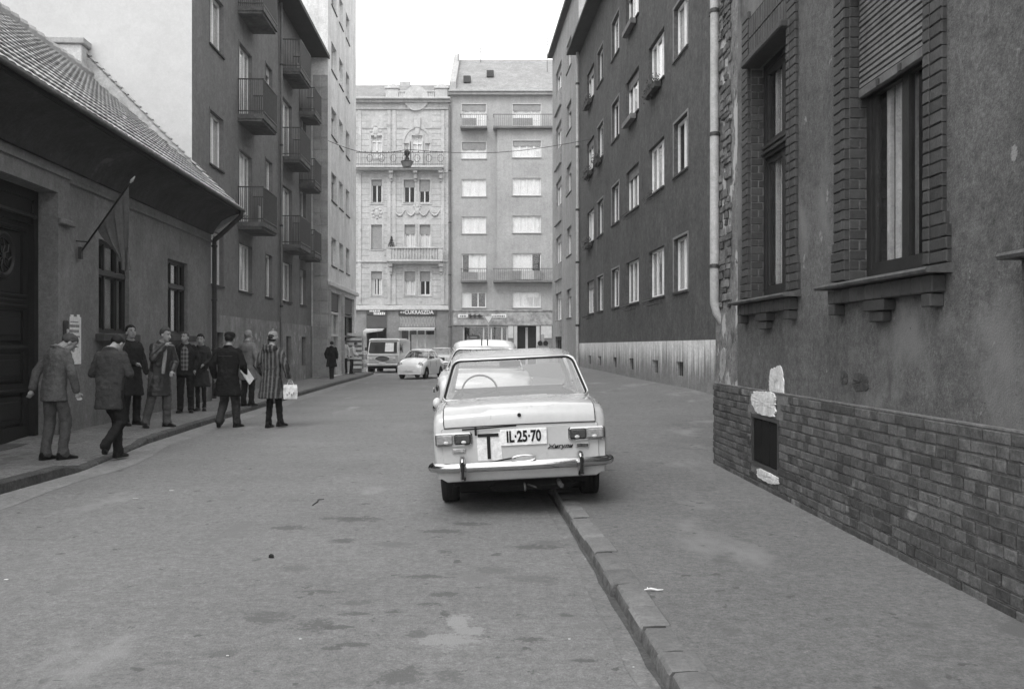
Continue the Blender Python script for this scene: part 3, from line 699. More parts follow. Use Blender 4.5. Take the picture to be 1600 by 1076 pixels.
# ================================================================ LEFT: low house with the carriage gate
F4 = Fac('low_tiled_house', -6.5, -.0570, 4.0, 23.7, True)
tag(F4.root, 'low single storey house with tiled roof, carriage gate and flag on the left', 'house')
gate = F4.ur(11.15, 14.49); wa = F4.ur(16.34, 17.84); wb = F4.ur(20.2, 21.67); wc = F4.ur(7.2, 8.7)
GD = .42
hol = [gate+(.0, 3.95, GD), wa+(1.74, 3.44, .16), wb+(1.76, 3.46, .16), wc+(1.74, 3.44, .16)]
m = MB(); holes_wall(m, 0, F4.L, 0, 4.75, hol, .2); shell(m, F4.L, 4.75, 8)
m.build('wall', pl_l1, F4.root)
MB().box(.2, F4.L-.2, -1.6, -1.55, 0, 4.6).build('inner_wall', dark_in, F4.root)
# lower rendered base, slightly proud, between openings
for (a, b_) in ((0.0, wb[0]-.0), (wb[0], wa[1]+.3), (wa[1]+.3, gate[0]-.12)):
    MB().box(a+.002, b_-.002, .0, .028, 0, .55 if a == 0 else .6).build('base_render', pl_l1b, F4.root)
# cove cornice under the eaves and string moulding
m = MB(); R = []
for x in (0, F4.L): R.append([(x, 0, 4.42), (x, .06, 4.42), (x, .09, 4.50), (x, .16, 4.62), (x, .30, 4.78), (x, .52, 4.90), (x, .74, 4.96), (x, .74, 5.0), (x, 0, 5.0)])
m.loft(R); m.build('cove_cornice', M('plaster_shaded_cove', .06, .92, var=.25, scale=1.2, fine=.1, streak=.1, bump=.5, spots=[(.12, 1.4, .64, .70, None)]), F4.root, smooth=30)  # shade under the eaves put into the cove's colour
m = MB(); 
for (a, b_) in ((0, gate[0]-.45), (gate[1]+.5, F4.L)): m.bbox(a, b_, .0, .05, 4.20, 4.27, .012)
m.build('string_moulding', pl_l1, F4.root)
# gate surround: pilasters with ledge
g0, g1 = gate
m = MB(); m.box(g0-.42, g0, .0, .09, 0, 4.22); m.box(g1, g1+.42, .0, .09, 0, 4.22); m.box(g0, g1, .0, .09, 3.95, 4.22); m.bbox(g0-.5, g0+.02, .09, .17, 3.45, 3.55, .02); m.box(g0-.42, g1+.42, .0, .13, 4.22, 4.28)
m.bbox(g0-.46, g0+.0, .09, .13, .0, .45, .02)
m.build('gate_surround', pl_l1, F4.root)
# carriage gate: two leaves of panels
gt = empty('carriage_gate', (g0, -GD+.06, 0), 0, F4.root)
W = g1-g0; m = MB(); 
m.box(.0, .14, -.06, .14, .03, 3.95); m.box(W-.14, W, -.06, .14, .03, 3.95); m.box(.14, W-.14, -.06, .14, 3.80, 3.95); m.bbox(.14, W-.14, .14, .2, 3.5, 3.56, .015); m.box(.14, W-.14, -.02, .1, 3.42, 3.80)
m.build('door_frame', wood_d, gt)
LW = (W-.28)/2
for k_ in (0, 1):
    x0 = .14+k_*LW+.006; x1 = x0+LW-.012
    lf = MB(); lf.box(x0, x1, -.04, .0, .04, 3.42)
    for (a, b_) in ((x0, x0+.16), (x1-.16, x1)): lf.box(a, b_, .0, .05, .04, 3.42)
    for (a, b_) in ((.04, .26), (.78, .92), (1.42, 1.54), (2.06, 2.30), (3.28, 3.42)): lf.box(x0+.16, x1-.16, .0, .05, a, b_)
    lf.build('door_leaf', wood_d, gt)
    for (a, b_) in ((.26, .78), (.92, 1.42), (1.54, 2.06)):
        q = MB(); q.bbox(x0+.19, x1-.19, .0, .035, a+.03, b_-.03, .02); q.bbox(x0+.28, x1-.28, .035, .06, a+.12, b_-.12, .015); q.build('panel', wood_d, gt)
    for z in (.80, 1.46, 2.10, 2.18, 2.26, 3.3):
        q = MB(); q.bbox(x0+.1, x1-.1, .05, .085, z, z+.045, .01); q.build('moulding', wood_d, gt)
    # round window in a square upper panel
    q = MB(); q.bbox(x0+.18, x1-.18, .0, .02, 2.32, 3.26, .01); q.build('panel', wood_d, gt)
    cx = (x0+x1)/2; Mx = Matrix.Translation((cx, .02, 2.86)) @ Matrix.Rotation(-PI/2, 4, 'X')
    q = MB(); q.lathe([(.36, 0), (.36, .03), (.33, .05), (.29, .05), (.26, .02), (.26, -.0)], 28, Mx, caps=False); rw = q.build('round_window', wood_d, gt, smooth=30)
    q = MB(); q.lathe([(.26, .004), (.26, .008)], 28, Mx); q.build('glass', M('glass_black', .012, .15, var=0, fine=0, bump=0), rw)
    q = MB()
    for t in range(8):
        a = t*PI/4; q.tube([(cx+.05*math.cos(a), .035, 2.86+.05*math.sin(a)), (cx+.16*math.cos(a+.35), .035, 2.86+.16*math.sin(a+.35)), (cx+.26*math.cos(a), .035, 2.86+.26*math.sin(a))], .009, 4)
    q.lathe([(.0, .02), (.05, .02), (.05, .035)], 10, Mx); q.build('grille', metal_d, rw)
    q = MB(); q.bbox(x0+.03, x0+.09, .05, .09, 1.05, 1.3, .01); q.build('handle', rust, gt) if k_ else None
# threshold stone, entry phone
MB().box(g0+.0, g1-.0, -GD, .05, .0, .045).build('threshold', kerbd, F4.root)
ip = MB(); ip.bbox(g0-.3, g0-.16, .09, .13, 1.68, 1.92, .012); io_ = ip.build('bell_plate', trim_d, F4.root)
ip = MB(); ip.bbox(g0-.27, g0-.2, .13, .15, 1.70, 1.78, .008); ip.build('bell_button', pipe_l, io_)
# windows of the low house
def old_win(u, z, W, H):
    wn = empty('window', (u, -.12, z), 0, F4.root); B = .065
    f = MB(); f.box(0, B, -.05, .04, 0, H); f.box(W-B, W, -.05, .04, 0, H); f.box(B, W-B, -.05, .04, 0, B); f.box(B, W-B, -.05, .04, H-B, H)
    f.bbox(B, W-B, -.05, .075, H*.62, H*.62+.1, .01)
    for x in (W*.3, W*.7): f.box(x-.028, x+.028, -.05, .045, B, H-B)
    f.build('frame', wood_f, wn)
    for (a, b_) in ((B, W*.3-.028), (W*.3+.028, W*.7-.028), (W*.7+.028, W-B)):
        for (c, d) in ((B, H*.62), (H*.62+.1, H-B)):
            q = MB(); t = .03; q.box(a, a+t, -.03, .02, c, d); q.box(b_-t, b_, -.03, .02, c, d); q.box(a+t, b_-t, -.03, .02, c, c+t); q.box(a+t, b_-t, -.03, .02, d-t, d)
            cs = q.build('casement', wood_f, wn); MB().box(a+t, b_-t, -.01, -.005, c+t, d-t).build('pane', gl_old, cs)
    cu = MB()
    for q in range(34):
        x0 = .08+(W-.16)*q/34; x1 = .08+(W-.16)*(q+1)/34; fo = lambda x: -.05+.010*math.sin(x*37)
        cu.quad((x0, fo(x0), .05), (x1, fo(x1), .05), (x1, fo(x1), H-.05), (x0, fo(x0), H-.05))
    cu.build('curtain', M('curtain_dim', .32, .9, var=.15, scale=3, bump=0), wn, fix=False)
    s_ = MB(); s_.bbox(u-.16, u+W+.16, .0, .17, z-.15, z-.01, .012); s_.build('sill', M('sill_dark', .075, .85, var=.15, bump=.4), F4.root)
for h_ in (wa+(1.74, 1.7), wb+(1.76, 1.7), wc+(1.74, 1.7)): old_win(h_[0], h_[2], h_[1]-h_[0], h_[3])
# poster on the wall (its print is too blurred to read)
pu0, pu1 = F4.ur(14.98, 15.56)
ps = MB(); ps.box(0, pu1-pu0, 0, .006, 0, .8); ps.box(.06, .16, 0, .005, .8, .84); ps.box(.3, .42, 0, .005, .8, .83)
ps = ps.build('wall_poster', paper, None); ps.location = F4.root.matrix_basis @ Vector((pu0, .004, 1.2)); ps.rotation_euler = (0, 0, F4.rz)
tag(ps, 'narrow white poster pasted beside the gate behind the bowed walker', 'poster')
for (z, a, b_, t) in ((.70, .12, .42, .02), (.62, .08, .50, .045), (.53, .1, .48, .05), (.45, .06, .5, .03), (.38, .12, .44, .015), (.33, .12, .46, .012), (.28, .12, .40, .012)):
    q = MB(); x = a
    while x < b_: w_ = random.uniform(.015, .04); q.box(x, x+w_, .006, .0075, z, z+t); x += w_+.01
    q.build('print_line', M('print_grey', .2, .8, var=.1, bump=0), ps)
# second torn notice
nq = MB(); nq.poly([(0, 0), (.3, .02), (.28, .1), (.2, .07), (.08, .12), (0, .08)], 0, .005); nq = nq.build('torn_notice', paper); nq.location = F4.root.matrix_basis @ Vector((F4.u(16.6), .004, 1.02)); nq.rotation_euler = (0, 0, F4.rz)
tag(nq, 'scrap of torn paper stuck low on the wall right of the white poster', 'notice')
# roof
RE = (.80, 5.12); PITCH = math.atan(.872); run = 3.9
rf = empty('roof', (0, 0, 0), 0, F4.root)
def rp(y): return RE[1]-(y-RE[0])*-(-.872)*1.0 if False else RE[1]+(RE[0]-y)*.872
yt = RE[0]-run
m = MB(); x0, x1 = -.05, F4.L
m.add([(x0, RE[0], RE[1]-.07), (x1, RE[0], RE[1]-.07), (x1, yt, rp(yt)-.07), (x0, yt, rp(yt)-.07), (x1, yt-3.9, rp(RE[0])-.07), (x0, yt-3.9, RE[1]-.07)], [(0, 1, 2, 3), (3, 2, 4, 5), (0, 3, 5), (1, 4, 2), (0, 5, 4, 1)])
m.build('roof_deck', tile_u, rf)
q = MB(); q.box(x0, x1, .74, RE[0]+.0, 4.97, 5.07); q.build('fascia', wood_d, rf)
gq = MB(); gq.tube([(x0, RE[0]+.035, 5.035), (x1, RE[0]+.035, 5.035)], .04, 10); gq.build('gutter', M('gutter_zinc', .09, .6, var=.3, scale=3), rf, smooth=60)
TW, TC = .215, .33; SL = run/math.cos(PITCH); nc = int(SL/TC)
def tilem():
    mm = MB(); n = 4; R = []
    for (t, zz) in ((0, .048), (TC+.06, .006)):
        top = [(TW*i/n+.002, t, zz+.014*math.sin(PI*i/n)+.004) for i in range(n+1)]
        bot = [(x, t, z-.022) for (x, t, z) in reversed(top)]
        R.append(top+bot)
    R = [[(x*.985, y, z) for x, y, z in r] for r in R]; mm.loft(R); return mm
tv = [tilem().mesh('tile', tile_m) for _ in range(3)]
for t_ in tv: smooth_mesh(t_, 35)
tl = []
Rm = Matrix.Rotation(PI-PITCH, 4, 'X')  # placeholder orientation
for c_ in range(nc+1):
    for i in range(int(F4.L/TW)):
        s_ = c_*TC-.04; x = x0+i*TW
        yy = RE[0]-s_*math.cos(PITCH); zz = RE[1]-.06+s_*math.sin(PITCH)
        Yw = F4.Yb-x/F4.n
        tl.append((Yw, c_, x, yy, zz))
import operator
ax = Vector((1, 0, 0)); up = Vector((0, -math.cos(PITCH), math.sin(PITCH))); nn = ax.cross(up)
if nn.z < 0: nn = -nn
def tmat(x, yy, zz):
    # columns: tile x -> +x, tile y -> up the slope, tile z -> outward normal
    jx = random.gauss(0, .006); A_ = Matrix(((ax.x, up.x, nn.x, x+jx), (ax.y, up.y, nn.y, yy), (ax.z, up.z, nn.z, zz+random.gauss(0, .002)), (0, 0, 0, 1)))
    return A_ @ Matrix.Rotation(random.gauss(0, .014), 4, 'Z') @ Matrix.Rotation(random.gauss(0, .007), 4, 'X')
tl.sort(key=lambda t: (t[0] < 11.0, t[0]))
n1 = 0; stf = MB(); base = tilem()
for (Yw, c_, x, yy, zz) in tl:
    A_ = tmat(x, yy, zz)
    if Yw >= 11.0 and n1 < 300 and not (19.3 < Yw < 19.52 and c_ == 6):
        o = obj('tile', random.choice(tv), rf); o.matrix_basis = A_; n1 += 1
    elif not (19.3 < Yw < 19.52 and c_ == 6):
        stf.add([tuple(A_ @ Vector(p)) for p in base.v], base.f)
stuff(stf.build('tiling', tile_m, rf))
m = MB()
for i in range(int(F4.L/.4)):
    x = x0+i*.4; m.tube([(x, yt, rp(yt)+.03), (x+.42, yt, rp(yt)+.0)], [.13, .11], 8)
m.build('ridge_tiles', tile_m, rf)
# tiled parapet gable at the far end and its chimney
m = MB(); m.add([(-.26, RE[0]+.02, RE[1]-.2), (-.02, RE[0]+.02, RE[1]-.2), (-.02, RE[0]-4.1, RE[1]+4.1*.96+.1), (-.26, RE[0]-4.1, RE[1]+4.1*.96+.1), (-.26, RE[0]-4.1, 4.5), (-.02, RE[0]-4.1, 4.5), (-.26, .0, 4.5), (-.02, 0, 4.5)],
    [(0, 1, 2, 3), (1, 7, 5, 2), (0, 3, 4, 6), (2, 5, 4, 3), (0, 6, 7, 1), (6, 4, 5, 7)])
m.build('parapet_gable', M('parapet_plaster', .42, .9, var=.2, scale=3, bump=.6), rf)
q0 = MB()
for i in range(26):
    y_ = RE[0]-i*.158; z_ = RE[1]-.2+(RE[0]+.02-y_)*1.035
    q = MB(); q.bbox(-.32, .04, -.10, .10, 0, .045, .01); o = q.build('coping_tile', tile_m, rf); o.location = (0, y_, z_+.02+random.uniform(0, .012)); o.rotation_euler = (-.66+random.gauss(0, .03), 0, 0)
ch = empty('chimney', (0, 0, 0), 0, rf)
q = MB(); q.bbox(-.35, .35, -4.25, -3.15, 7.5, 9.2, .02); q.build('stack', M('chimney_plaster', .50, .9, var=.12, scale=2, bump=.6), ch)
q = MB(); q.bbox(-.42, .42, -4.33, -3.07, 9.2, 9.36, .02); q.build('cap', M('chimney_cap', .36, .9, var=.2), ch)
# drain pipe from the eaves
dp = empty('rain_pipe', F4.root.matrix_basis @ Vector((.12, .12, 0)), F4.rz); tag(dp, 'dark rain pipe bending down from the tiled roof corner behind the group', 'drainpipe')
p = MB(); p.tube([(.12, .72, 5.02), (.1, .7, 4.86), (.05, .3, 4.5), (0, 0, 4.25), (0, 0, 4.1)], .062, 10); p.build('elbow', pipe_d, dp, smooth=60)
p = MB(); p.tube([(0, 0, 4.1), (0, 0, .15)], .06, 10); p.build('pipe_section', pipe_d, dp, smooth=60)
for z in (4.1, 2.7, 1.4): p = MB(); p.lathe([(.062, z-.03), (.078, z-.025), (.078, z+.025), (.062, z+.03)], 10); p.build('collar', pipe_d, dp, smooth=40)
# flags
def flag(loc, rz, L, ang, label, seed, out=.9):
    f = empty('flag', loc, rz)
    tag(f, label, 'flag')
    tip = Vector((L*math.cos(ang)*.28, L*math.cos(ang)*.96, L*math.sin(ang)))
    p = MB(); p.tube([(0, 0, 0), tuple(tip)], .016, 8); p.build('pole', wood_d, f, smooth=60)
    p = MB(); d_ = tip.normalized(); p.tube([tuple(tip), tuple(tip+d_*.05), tuple(tip+d_*.14)], [.012, .028, .006], 8); p.build('finial', pipe_l, f, smooth=60)
    p = MB(); p.tube([(-.0, -.3, .22), tuple(tip*.16)], .012, 6); p.box(-.04, .04, -.02, .03, -.1, .1); p.build('bracket', rust, f)
    # cloth tied along the upper pole and hanging from it
    nu, nv = 24, 20; vs = []
    rr = random.Random(seed)
    for i in range(nu+1):
        a = tip*(.97-.62*i/nu); hang = (1.62-1.15*(i/nu)**1.1)*out
        for j in range(nv+1):
            t = j/nv; s_ = 1-i/nu
            pull = (.62*t**1.4)*(1-s_)*.9
            x = a.x+tip.x*.62*pull*1.2+.045*math.sin(i*.75+t*1.5)*t+.03*math.sin(i*1.7+2)*t
            y = a.y+tip.y*.62*pull*1.2+.05*math.cos(i*.9+t*2.0)*t
            vs.append((x, y, a.z-hang*t*(1-.0*s_)+.03*math.sin(i*.6)*t))
    fs = [(i*(nv+1)+j, i*(nv+1)+j+1, (i+1)*(nv+1)+j+1, (i+1)*(nv+1)+j) for i in range(nu) for j in range(nv)]
    c = MB(); c.add(vs, fs); c.build('cloth', M('flag_cloth', .12, .9, var=.08, bump=.1), f, smooth=180, fix=False)
    return f
P0 = F4.root.matrix_basis @ Vector((F4.u(15.4), .06, 3.08))
flag(P0, F4.rz, 1.50, math.radians(50), 'dark cloth flag drooping from a slanted pole over the first window', 4)
P0 = F4.root.matrix_basis @ Vector((F4.u(10.3), .1, 3.1))
flag(P0, F4.rz, 1.50, math.radians(50), 'dark flag at the left picture edge beside the carriage gate', 9)
# ================================================================ LEFT: balcony block
F5 = Fac('balcony_block', -7.51, -.0352, 23.7, 40.5, True)
tag(F5.root, 'dark apartment block with iron balconies rising behind the low tiled house', 'apartment block')
COL5 = [(25.24, 26.55), (28.3, 29.87), (31.8, 32.8), (34.5, 36.2), (37.9, 39.1)]
H5 = 14.35; hol = []; ws = []
for ci, c_ in enumerate(COL5):
    u0, u1 = F5.ur(*c_)
    for r in range(4):
        z = 3.25+3.34*r; h_ = 1.5
        if ci in (1, 3) and r > 0: z = 5.36+3.34*(r-1); h_ = 2.3
        if z+h_ < H5-.1: hol.append((u0, u1, z, z+h_)); ws.append((ci, r, u0, u1, z, h_))
bw_ = []
for c_ in ((25.6, 26.4), (28.8, 29.5), (31.9, 32.7), (35.0, 35.9), (38.0, 38.9)):
    u0, u1 = F5.ur(*c_); bw_.append((u0, u1, .7, 1.9))
m = MB(); holes_wall(m, 0, F5.L, 2.4, H5, hol, .2); m.build('wall', pl_l2, F5.root)
m = MB(); H5b = 22
m.quad((0,0,0), (0,-10,0), (0,-10,H5), (0,0,H5)); m.quad((0,-10,0), (F5.L,-10,0), (F5.L,-10,H5), (0,-10,H5)); m.quad((0,0,H5), (0,-10,H5+4), (F5.L,-10,H5+4), (F5.L,0,H5)); m.build('back_and_roof', slate, F5.root)
m = MB(); m.add([(F5.L+.01, .0, 0), (F5.L+.01, -14, 0), (F5.L+.01, -14, 18), (F5.L+.01, -5, 18), (F5.L+.01, .0, H5), (F5.L-.3, .0, 0), (F5.L-.3, -14, 0), (F5.L-.3, -14, 18), (F5.L-.3, -5, 18), (F5.L-.3, .0, H5)],
    [(0, 1, 2, 3, 4), (9, 8, 7, 6, 5), (1, 6, 7, 2), (2, 7, 8, 3), (3, 8, 9, 4), (0, 5, 6, 1)])
m.build('firewall', white_wall, F5.root)
m = MB(); holes_wall(m, 0, F5.L, 0, 2.4, bw_, .25, y=.05); m.quad((0, .05, 2.4), (F5.L, .05, 2.4), (F5.L, 0, 2.4), (0, 0, 2.4)); 
for z in (.9, 1.65): m.box(0, F5.L, .05, .056, z, z+.0) if False else None
m.build('plinth', plinth_l2, F5.root, fix=False)
for v in bw_:
    q = MB(); q.box(v[0], v[1], -.22, -.18, v[2], v[3])
    for i in range(1, 4): x = v[0]+(v[1]-v[0])*i/4; q.box(x-.012, x+.012, -.05, -.03, v[2], v[3])
    q.build('cellar_window', metal_d, F5.root)
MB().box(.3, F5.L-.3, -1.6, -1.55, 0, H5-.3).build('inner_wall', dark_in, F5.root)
m = MB(); m.box(-.1, F5.L+.1, -.3, .7, H5, H5+.16); m.box(-.1, F5.L+.1, .7, .8, H5-.02, H5+.14); m.build('eaves', trim_d, F5.root)
rng = random.Random(11)
for (ci, r, u0, u1, z, h_) in ws:
    win(F5.root, u0, z, u1-u0, h_, 3 if ci == 1 else 2, .14, wood_w, cur=rng.choice(['full', 'most', 'sides', 'full']), cm=curt if rng.random() < .7 else curt_g, blind=.2 if rng.random() < .3 else 0, sill=.05 if h_ < 2 else None, bw=.07)
    s_ = MB(); surround(s_, u0, u1, z, z+h_, .05, 0, .018); s_.build('window_band', M('plaster_band_dark', .15, .9, var=.1), F5.root)
pn = M('reeded_glass', .13, .4, var=.2, scale=4)
for r in range(3):
    z = 5.36+3.34*r
    u0, u1 = F5.ur(28.15, 30.1); balcony(F5.root, u0, u1, z, .80, rh=1.1, cloth=(r == 0))
    u0, u1 = F5.ur(34.4, 36.5); balcony(F5.root, u0, u1, z, .72, rh=1.1, cloth=(r == 2), panel=pn if r == 0 else None)
    u0, u1 = F5.ur(37.7, 39.3); balcony(F5.root, u0, u1, 5.35+2.95*r, .66, rh=1.0, panel=pn)
for (Yp, za, zb_, r_, nm) in ((33.9, .3, 14.3, .05, 'thin rain pipe on the balcony block between its window columns'),):
    dp = empty('rain_pipe', F5.root.matrix_basis @ Vector((F5.u(Yp), .1, 0)), F5.rz); tag(dp, nm, 'drainpipe')
    p = MB(); p.tube([(0, 0, za), (0, 0, zb_)], r_, 8); p.build('pipe_section', M('pipe_grey', .15, .6, var=.2), dp, smooth=60)
    
    for z in (3, 6, 9, 12): p = MB(); p.lathe([(r_, z-.04), (r_+.02, z), (r_, z+.04)], 8); p.build('collar', pipe_d, dp)
# ================================================================ LEFT: tall stone corner building
F6 = Fac('stone_corner_building', -6.77, -.0352, 40.5, 49.6, True)
tag(F6.root, 'tall pale stone building at the left street corner with shopfront below', 'apartment block')
H6 = 27; c1 = F6.ur(41.4, 42.9); c2 = F6.ur(43.7, 44.9); c3 = F6.ur(45.9, 47.1)
hol = []
for (a, b_), dz in ((c1, 0), (c2, 0), (c3, 0)):
    for r in range(7): hol.append((a, b_, 5.2+2.97*r, 6.5+2.97*r))
s1 = F6.ur(41.2, 44.4); s2 = F6.ur(45.3, 49.0)
hol += [(s1[0], s1[1], .12, 4.0, .35), (s2[0], s2[1], .12, 4.0, .35)]
m = MB(); holes_wall(m, 0, F6.L, 0, H6, hol, .22); shell(m, F6.L, H6, 9); m.build('wall', stone_l3, F6.root)
MB().box(.3, F6.L-.3, -1.6, -1.55, 0, H6-.3).build('inner_wall', dark_in, F6.root)
m = MB(); m.bbox(-.12, F6.L+.1, .0, .16, 4.2, 4.42, .03); m.build('shop_cornice', trim_l, F6.root)
for (a, b_) in (c1, c2, c3):
    for r in range(7):
        win(F6.root, a, 5.2+2.97*r, b_-a, 1.3, 2, .18, wood_w if rng.random() < .6 else wood_g, cur=rng.choice(['full', 'sides', 'most']), cm=curt_g, blind=.25 if rng.random() < .4 else 0, sill=.04, bw=.06)
# stone courses on the return wall and corner (each joint cut)
jq = M('stone_block', .30, .85, var=.15, scale=1.5, fine=.08, bump=.4, rnd=.13)
for r in range(24):
    z = .15+r*.56
    for i in range(2):
        q = MB(); q.bbox(0, .03, -.66+i*.33+(0 if r % 2 else .0), -.66+(i+1)*.33-.008, z, z+.55, .008)
        if i == 0 or True: o = q.build('stone_block', jq, F6.root); o.location = (F6.L, 0, 0)
for r in range(7):
    z = .15+r*.56
    q = MB(); q.bbox(s1[1]+.02, F6.L-.01, .0, .035, z, z+.55, .01); q.build('stone_block', jq, F6.root)
    q = MB(); q.bbox(s2[1]+.02, s1[0]-.02, .0, .035, z, z+.55, .01); q.build('stone_block', jq, F6.root)
for k_, (a, b_) in enumerate((s1, s2)):
    sf = empty('shopfront', (a, -.25, .12), 0, F6.root); W = b_-a
    MB().box(.03, W-.03, .0, .1, 3.05, 3.85).build('sign_board', sign_d, sf)
    q = MB(); q.box(0, .1, -.05, .12, 0, 3.0); q.box(W-.1, W, -.05, .12, 0, 3.0); q.box(.1, W-.1, -.05, .12, 2.9, 3.0); q.box(.1, W-.1, -.05, .1, 1.85, 1.95)
    q.box(W*.5-.05, W*.5+.05, -.05, .1, 0, 2.9); q.build('frame', trim_l if k_ == 0 else wood_d, sf)
    MB().box(.1, W-.1, -.02, -.01, .0, 2.9).build('pane', gl_win, sf)
    MB().box(.1, W-.1, -.06, -.04, 1.95, 2.9).build('blind', shut_g, sf)
    if k_: MB().box(.1, W-.1, .0, .05, .0, .55).build('stall_riser', trim_l, sf)
# ================================================================ END of the street
def end_fac(name, x0, x1, Y, label):
    s_ = FP/Y; r = empty(name, ((x1-800)/s_, Y, 0), PI); r['label'] = label; r['category'] = 'apartment block'
    return r, (x1-x0)/s_, (lambda px: (x1-px)/s_), (lambda py: EH+(541-py)/s_), s_
R7, L7, ux, zy, s7 = end_fac('ornate_house', 545, 702.5, 70, 'pale ornate old house with stucco and CUKRÁSZDA shop, closing the street on the left')
zc = zy(159); hol = []; W7 = []
def addw(px0, px1, py0, py1, **k): 
    h_ = (ux(px1), ux(px0), zy(py1), zy(py0)); hol.append(h_); W7.append((h_, k))
addw(580, 597, 212, 247, cur='full', n=2, tr=.72); addw(631.5, 639.5, 224, 258, cur='full', n=1); addw(643.5, 660, 212, 258, cur='full', n=2, tr=.72); addw(664.5, 672, 224, 258, cur='full', n=1)
addw(580.5, 597, 281, 317, cur=None, n=2, blind=.25); addw(631, 648.5, 281, 317, cur=None, n=2, blind=.33); addw(655, 672, 281, 317, cur=None, n=2, blind=.5)
addw(580, 597, 351, 389, cur=None, n=2, blind=.98); addw(632, 649, 351, 389, cur='full', n=2, blind=.38); addw(655.5, 672.5, 351, 389, cur='full', n=2, blind=.38)
addw(580, 597, 424, 461, cur='sides', n=2, blind=.32); addw(632, 649, 424, 461, cur='full', n=2, blind=.4); addw(656, 672.5, 424, 461, cur=None, n=2, blind=.42)
shops = [(573, 604, 483, 569), (625, 680, 510, 569)]
for s_ in shops: hol.append((ux(s_[1]), ux(s_[0]), .12, zy(510 if s_[0] == 625 else 512), .4))
m = MB(); zgf = zy(482); holes_wall(m, 0, L7, zgf, zc, [h for h in hol if h[2] > zgf], .22); shell(m, L7, zc, 10); m.build('wall', pl_e1, R7)
m = MB(); holes_wall(m, 0, L7, 0, zgf, [h for h in hol if h[2] < zgf], .22); m.build('ground_floor_wall', M('plaster_soiled_ground_floor', .24, .9, var=.2, scale=1.2, fine=.1, spots=[(.4, 2.5, .66, .7, None)]), R7)
MB().box(.3, L7-.3, -1.6, -1.55, 0, zc-.3).build('inner_wall', dark_in, R7)
for (h_, k) in W7:
    win(R7, h_[0], h_[2], h_[1]-h_[0], h_[3]-h_[2], k['n'], .16, wood_w, tr=k.get('tr', 0), cur=k['cur'], cm=curt, blind=k.get('blind', 0), sill=.05, bw=.07, sillm=pl_e1)
    s_ = MB(); surround(s_, h_[0], h_[1], h_[2], h_[3], .13, 0, .05); s_.build('window_surround', pl_e1, R7)
# main cornice, parapet with balusters, roof
m = MB(); m.bbox(-.1, L7+.1, .0, .35, zc-.12, zc+.06, .03); m.bbox(-.1, L7+.1, .0, .62, zc+.06, zc+.22, .04); m.bbox(-.1, L7+.1, .0, .15, zc-.62, zc-.5, .03); m.build('cornice', pl_e1, R7)
pz = zc+.22
for (a, b_, t) in ((603, 623, 134), (680, 700, 134)):
    q = MB(); q.bbox(ux(b_), ux(a), -.45, .2, pz, zy(t)-.3, .04); q.bbox(ux(b_)-.08, ux(a)+.08, -.52, .28, zy(t)-.3, zy(t)-.12, .04)
    cx = (ux(a)+ux(b_))/2; q.ell((cx, -.1, zy(t)-.12), (.42, .25, .3), n=14, m=6); q.build('parapet_block', pl_e1, R7, smooth=40)
q = MB(); q.lathe([(.95, -.1), (.95, .2), (.8, .22), (.78, .14), (.3, .14), (.001, .2)], 24, Matrix.Translation((ux(650.5), .1, pz)) @ Matrix.Rotation(PI/2, 4, 'X')); q.build('parapet_arch', pl_e1, R7, smooth=40)
q = MB()
for a in list(range(625, 640, 3))+list(range(662, 680, 3)): q.lathe([(.06, 0), (.12, .2), (.05, .4), (.07, .5)], 6, Matrix.Translation((ux(a), .05, pz)))
q.box(ux(640), ux(623), -.05, .15, pz+.5, pz+.6); q.box(ux(680), ux(661), -.05, .15, pz+.5, pz+.6); q.build('balustrade', pl_e1, R7, smooth=50)
m = MB(); zt = zy(128); m.add([(0, .2, pz-.02), (L7, .2, pz-.02), (L7, -3, zt+.6), (0, -3, zt+.6), (0, -10, pz), (L7, -10, pz)], [(0, 1, 2, 3), (3, 2, 5, 4), (0, 3, 4), (1, 5, 2), (0, 4, 5, 1)]); m.build('roof', slate, R7)
q = MB(); q.bbox(ux(634), ux(617), -3.4, -2.8, zt+.2, zt+.85, .03); q.build('chimney', pl_e1, R7)
# string courses, pilaster strips, fine rustication joints
for (py, t, dpth) in ((478, .28, .14), (482, .12, .22), (407, .14, .12), (268, .12, .1), (200, .08, .05)):
    q = MB(); q.bbox(0, L7, .0, dpth, zy(py)-t, zy(py), .02); q.build('string_course', trim_l if py == 478 else pl_e1, R7)
for px in (562, 608, 616, 692, 700):
    q = MB(); q.bbox(ux(px)-.14, ux(px)+.14, .0, .07, zy(476), zc-.65, .02); q.build('pilaster', pl_e1, R7)
jm = MB(); z = zy(476)
while z < zc-1:
    for (a, b_) in ((0, ux(674.5)), (ux(653.5), ux(651)), (ux(629), ux(600)), (ux(577), L7)):
        jm.box(a, b_, .002, .008, z, z+.03)
    z += .47
jm.build('rustication_joints', pl_e1d, R7)
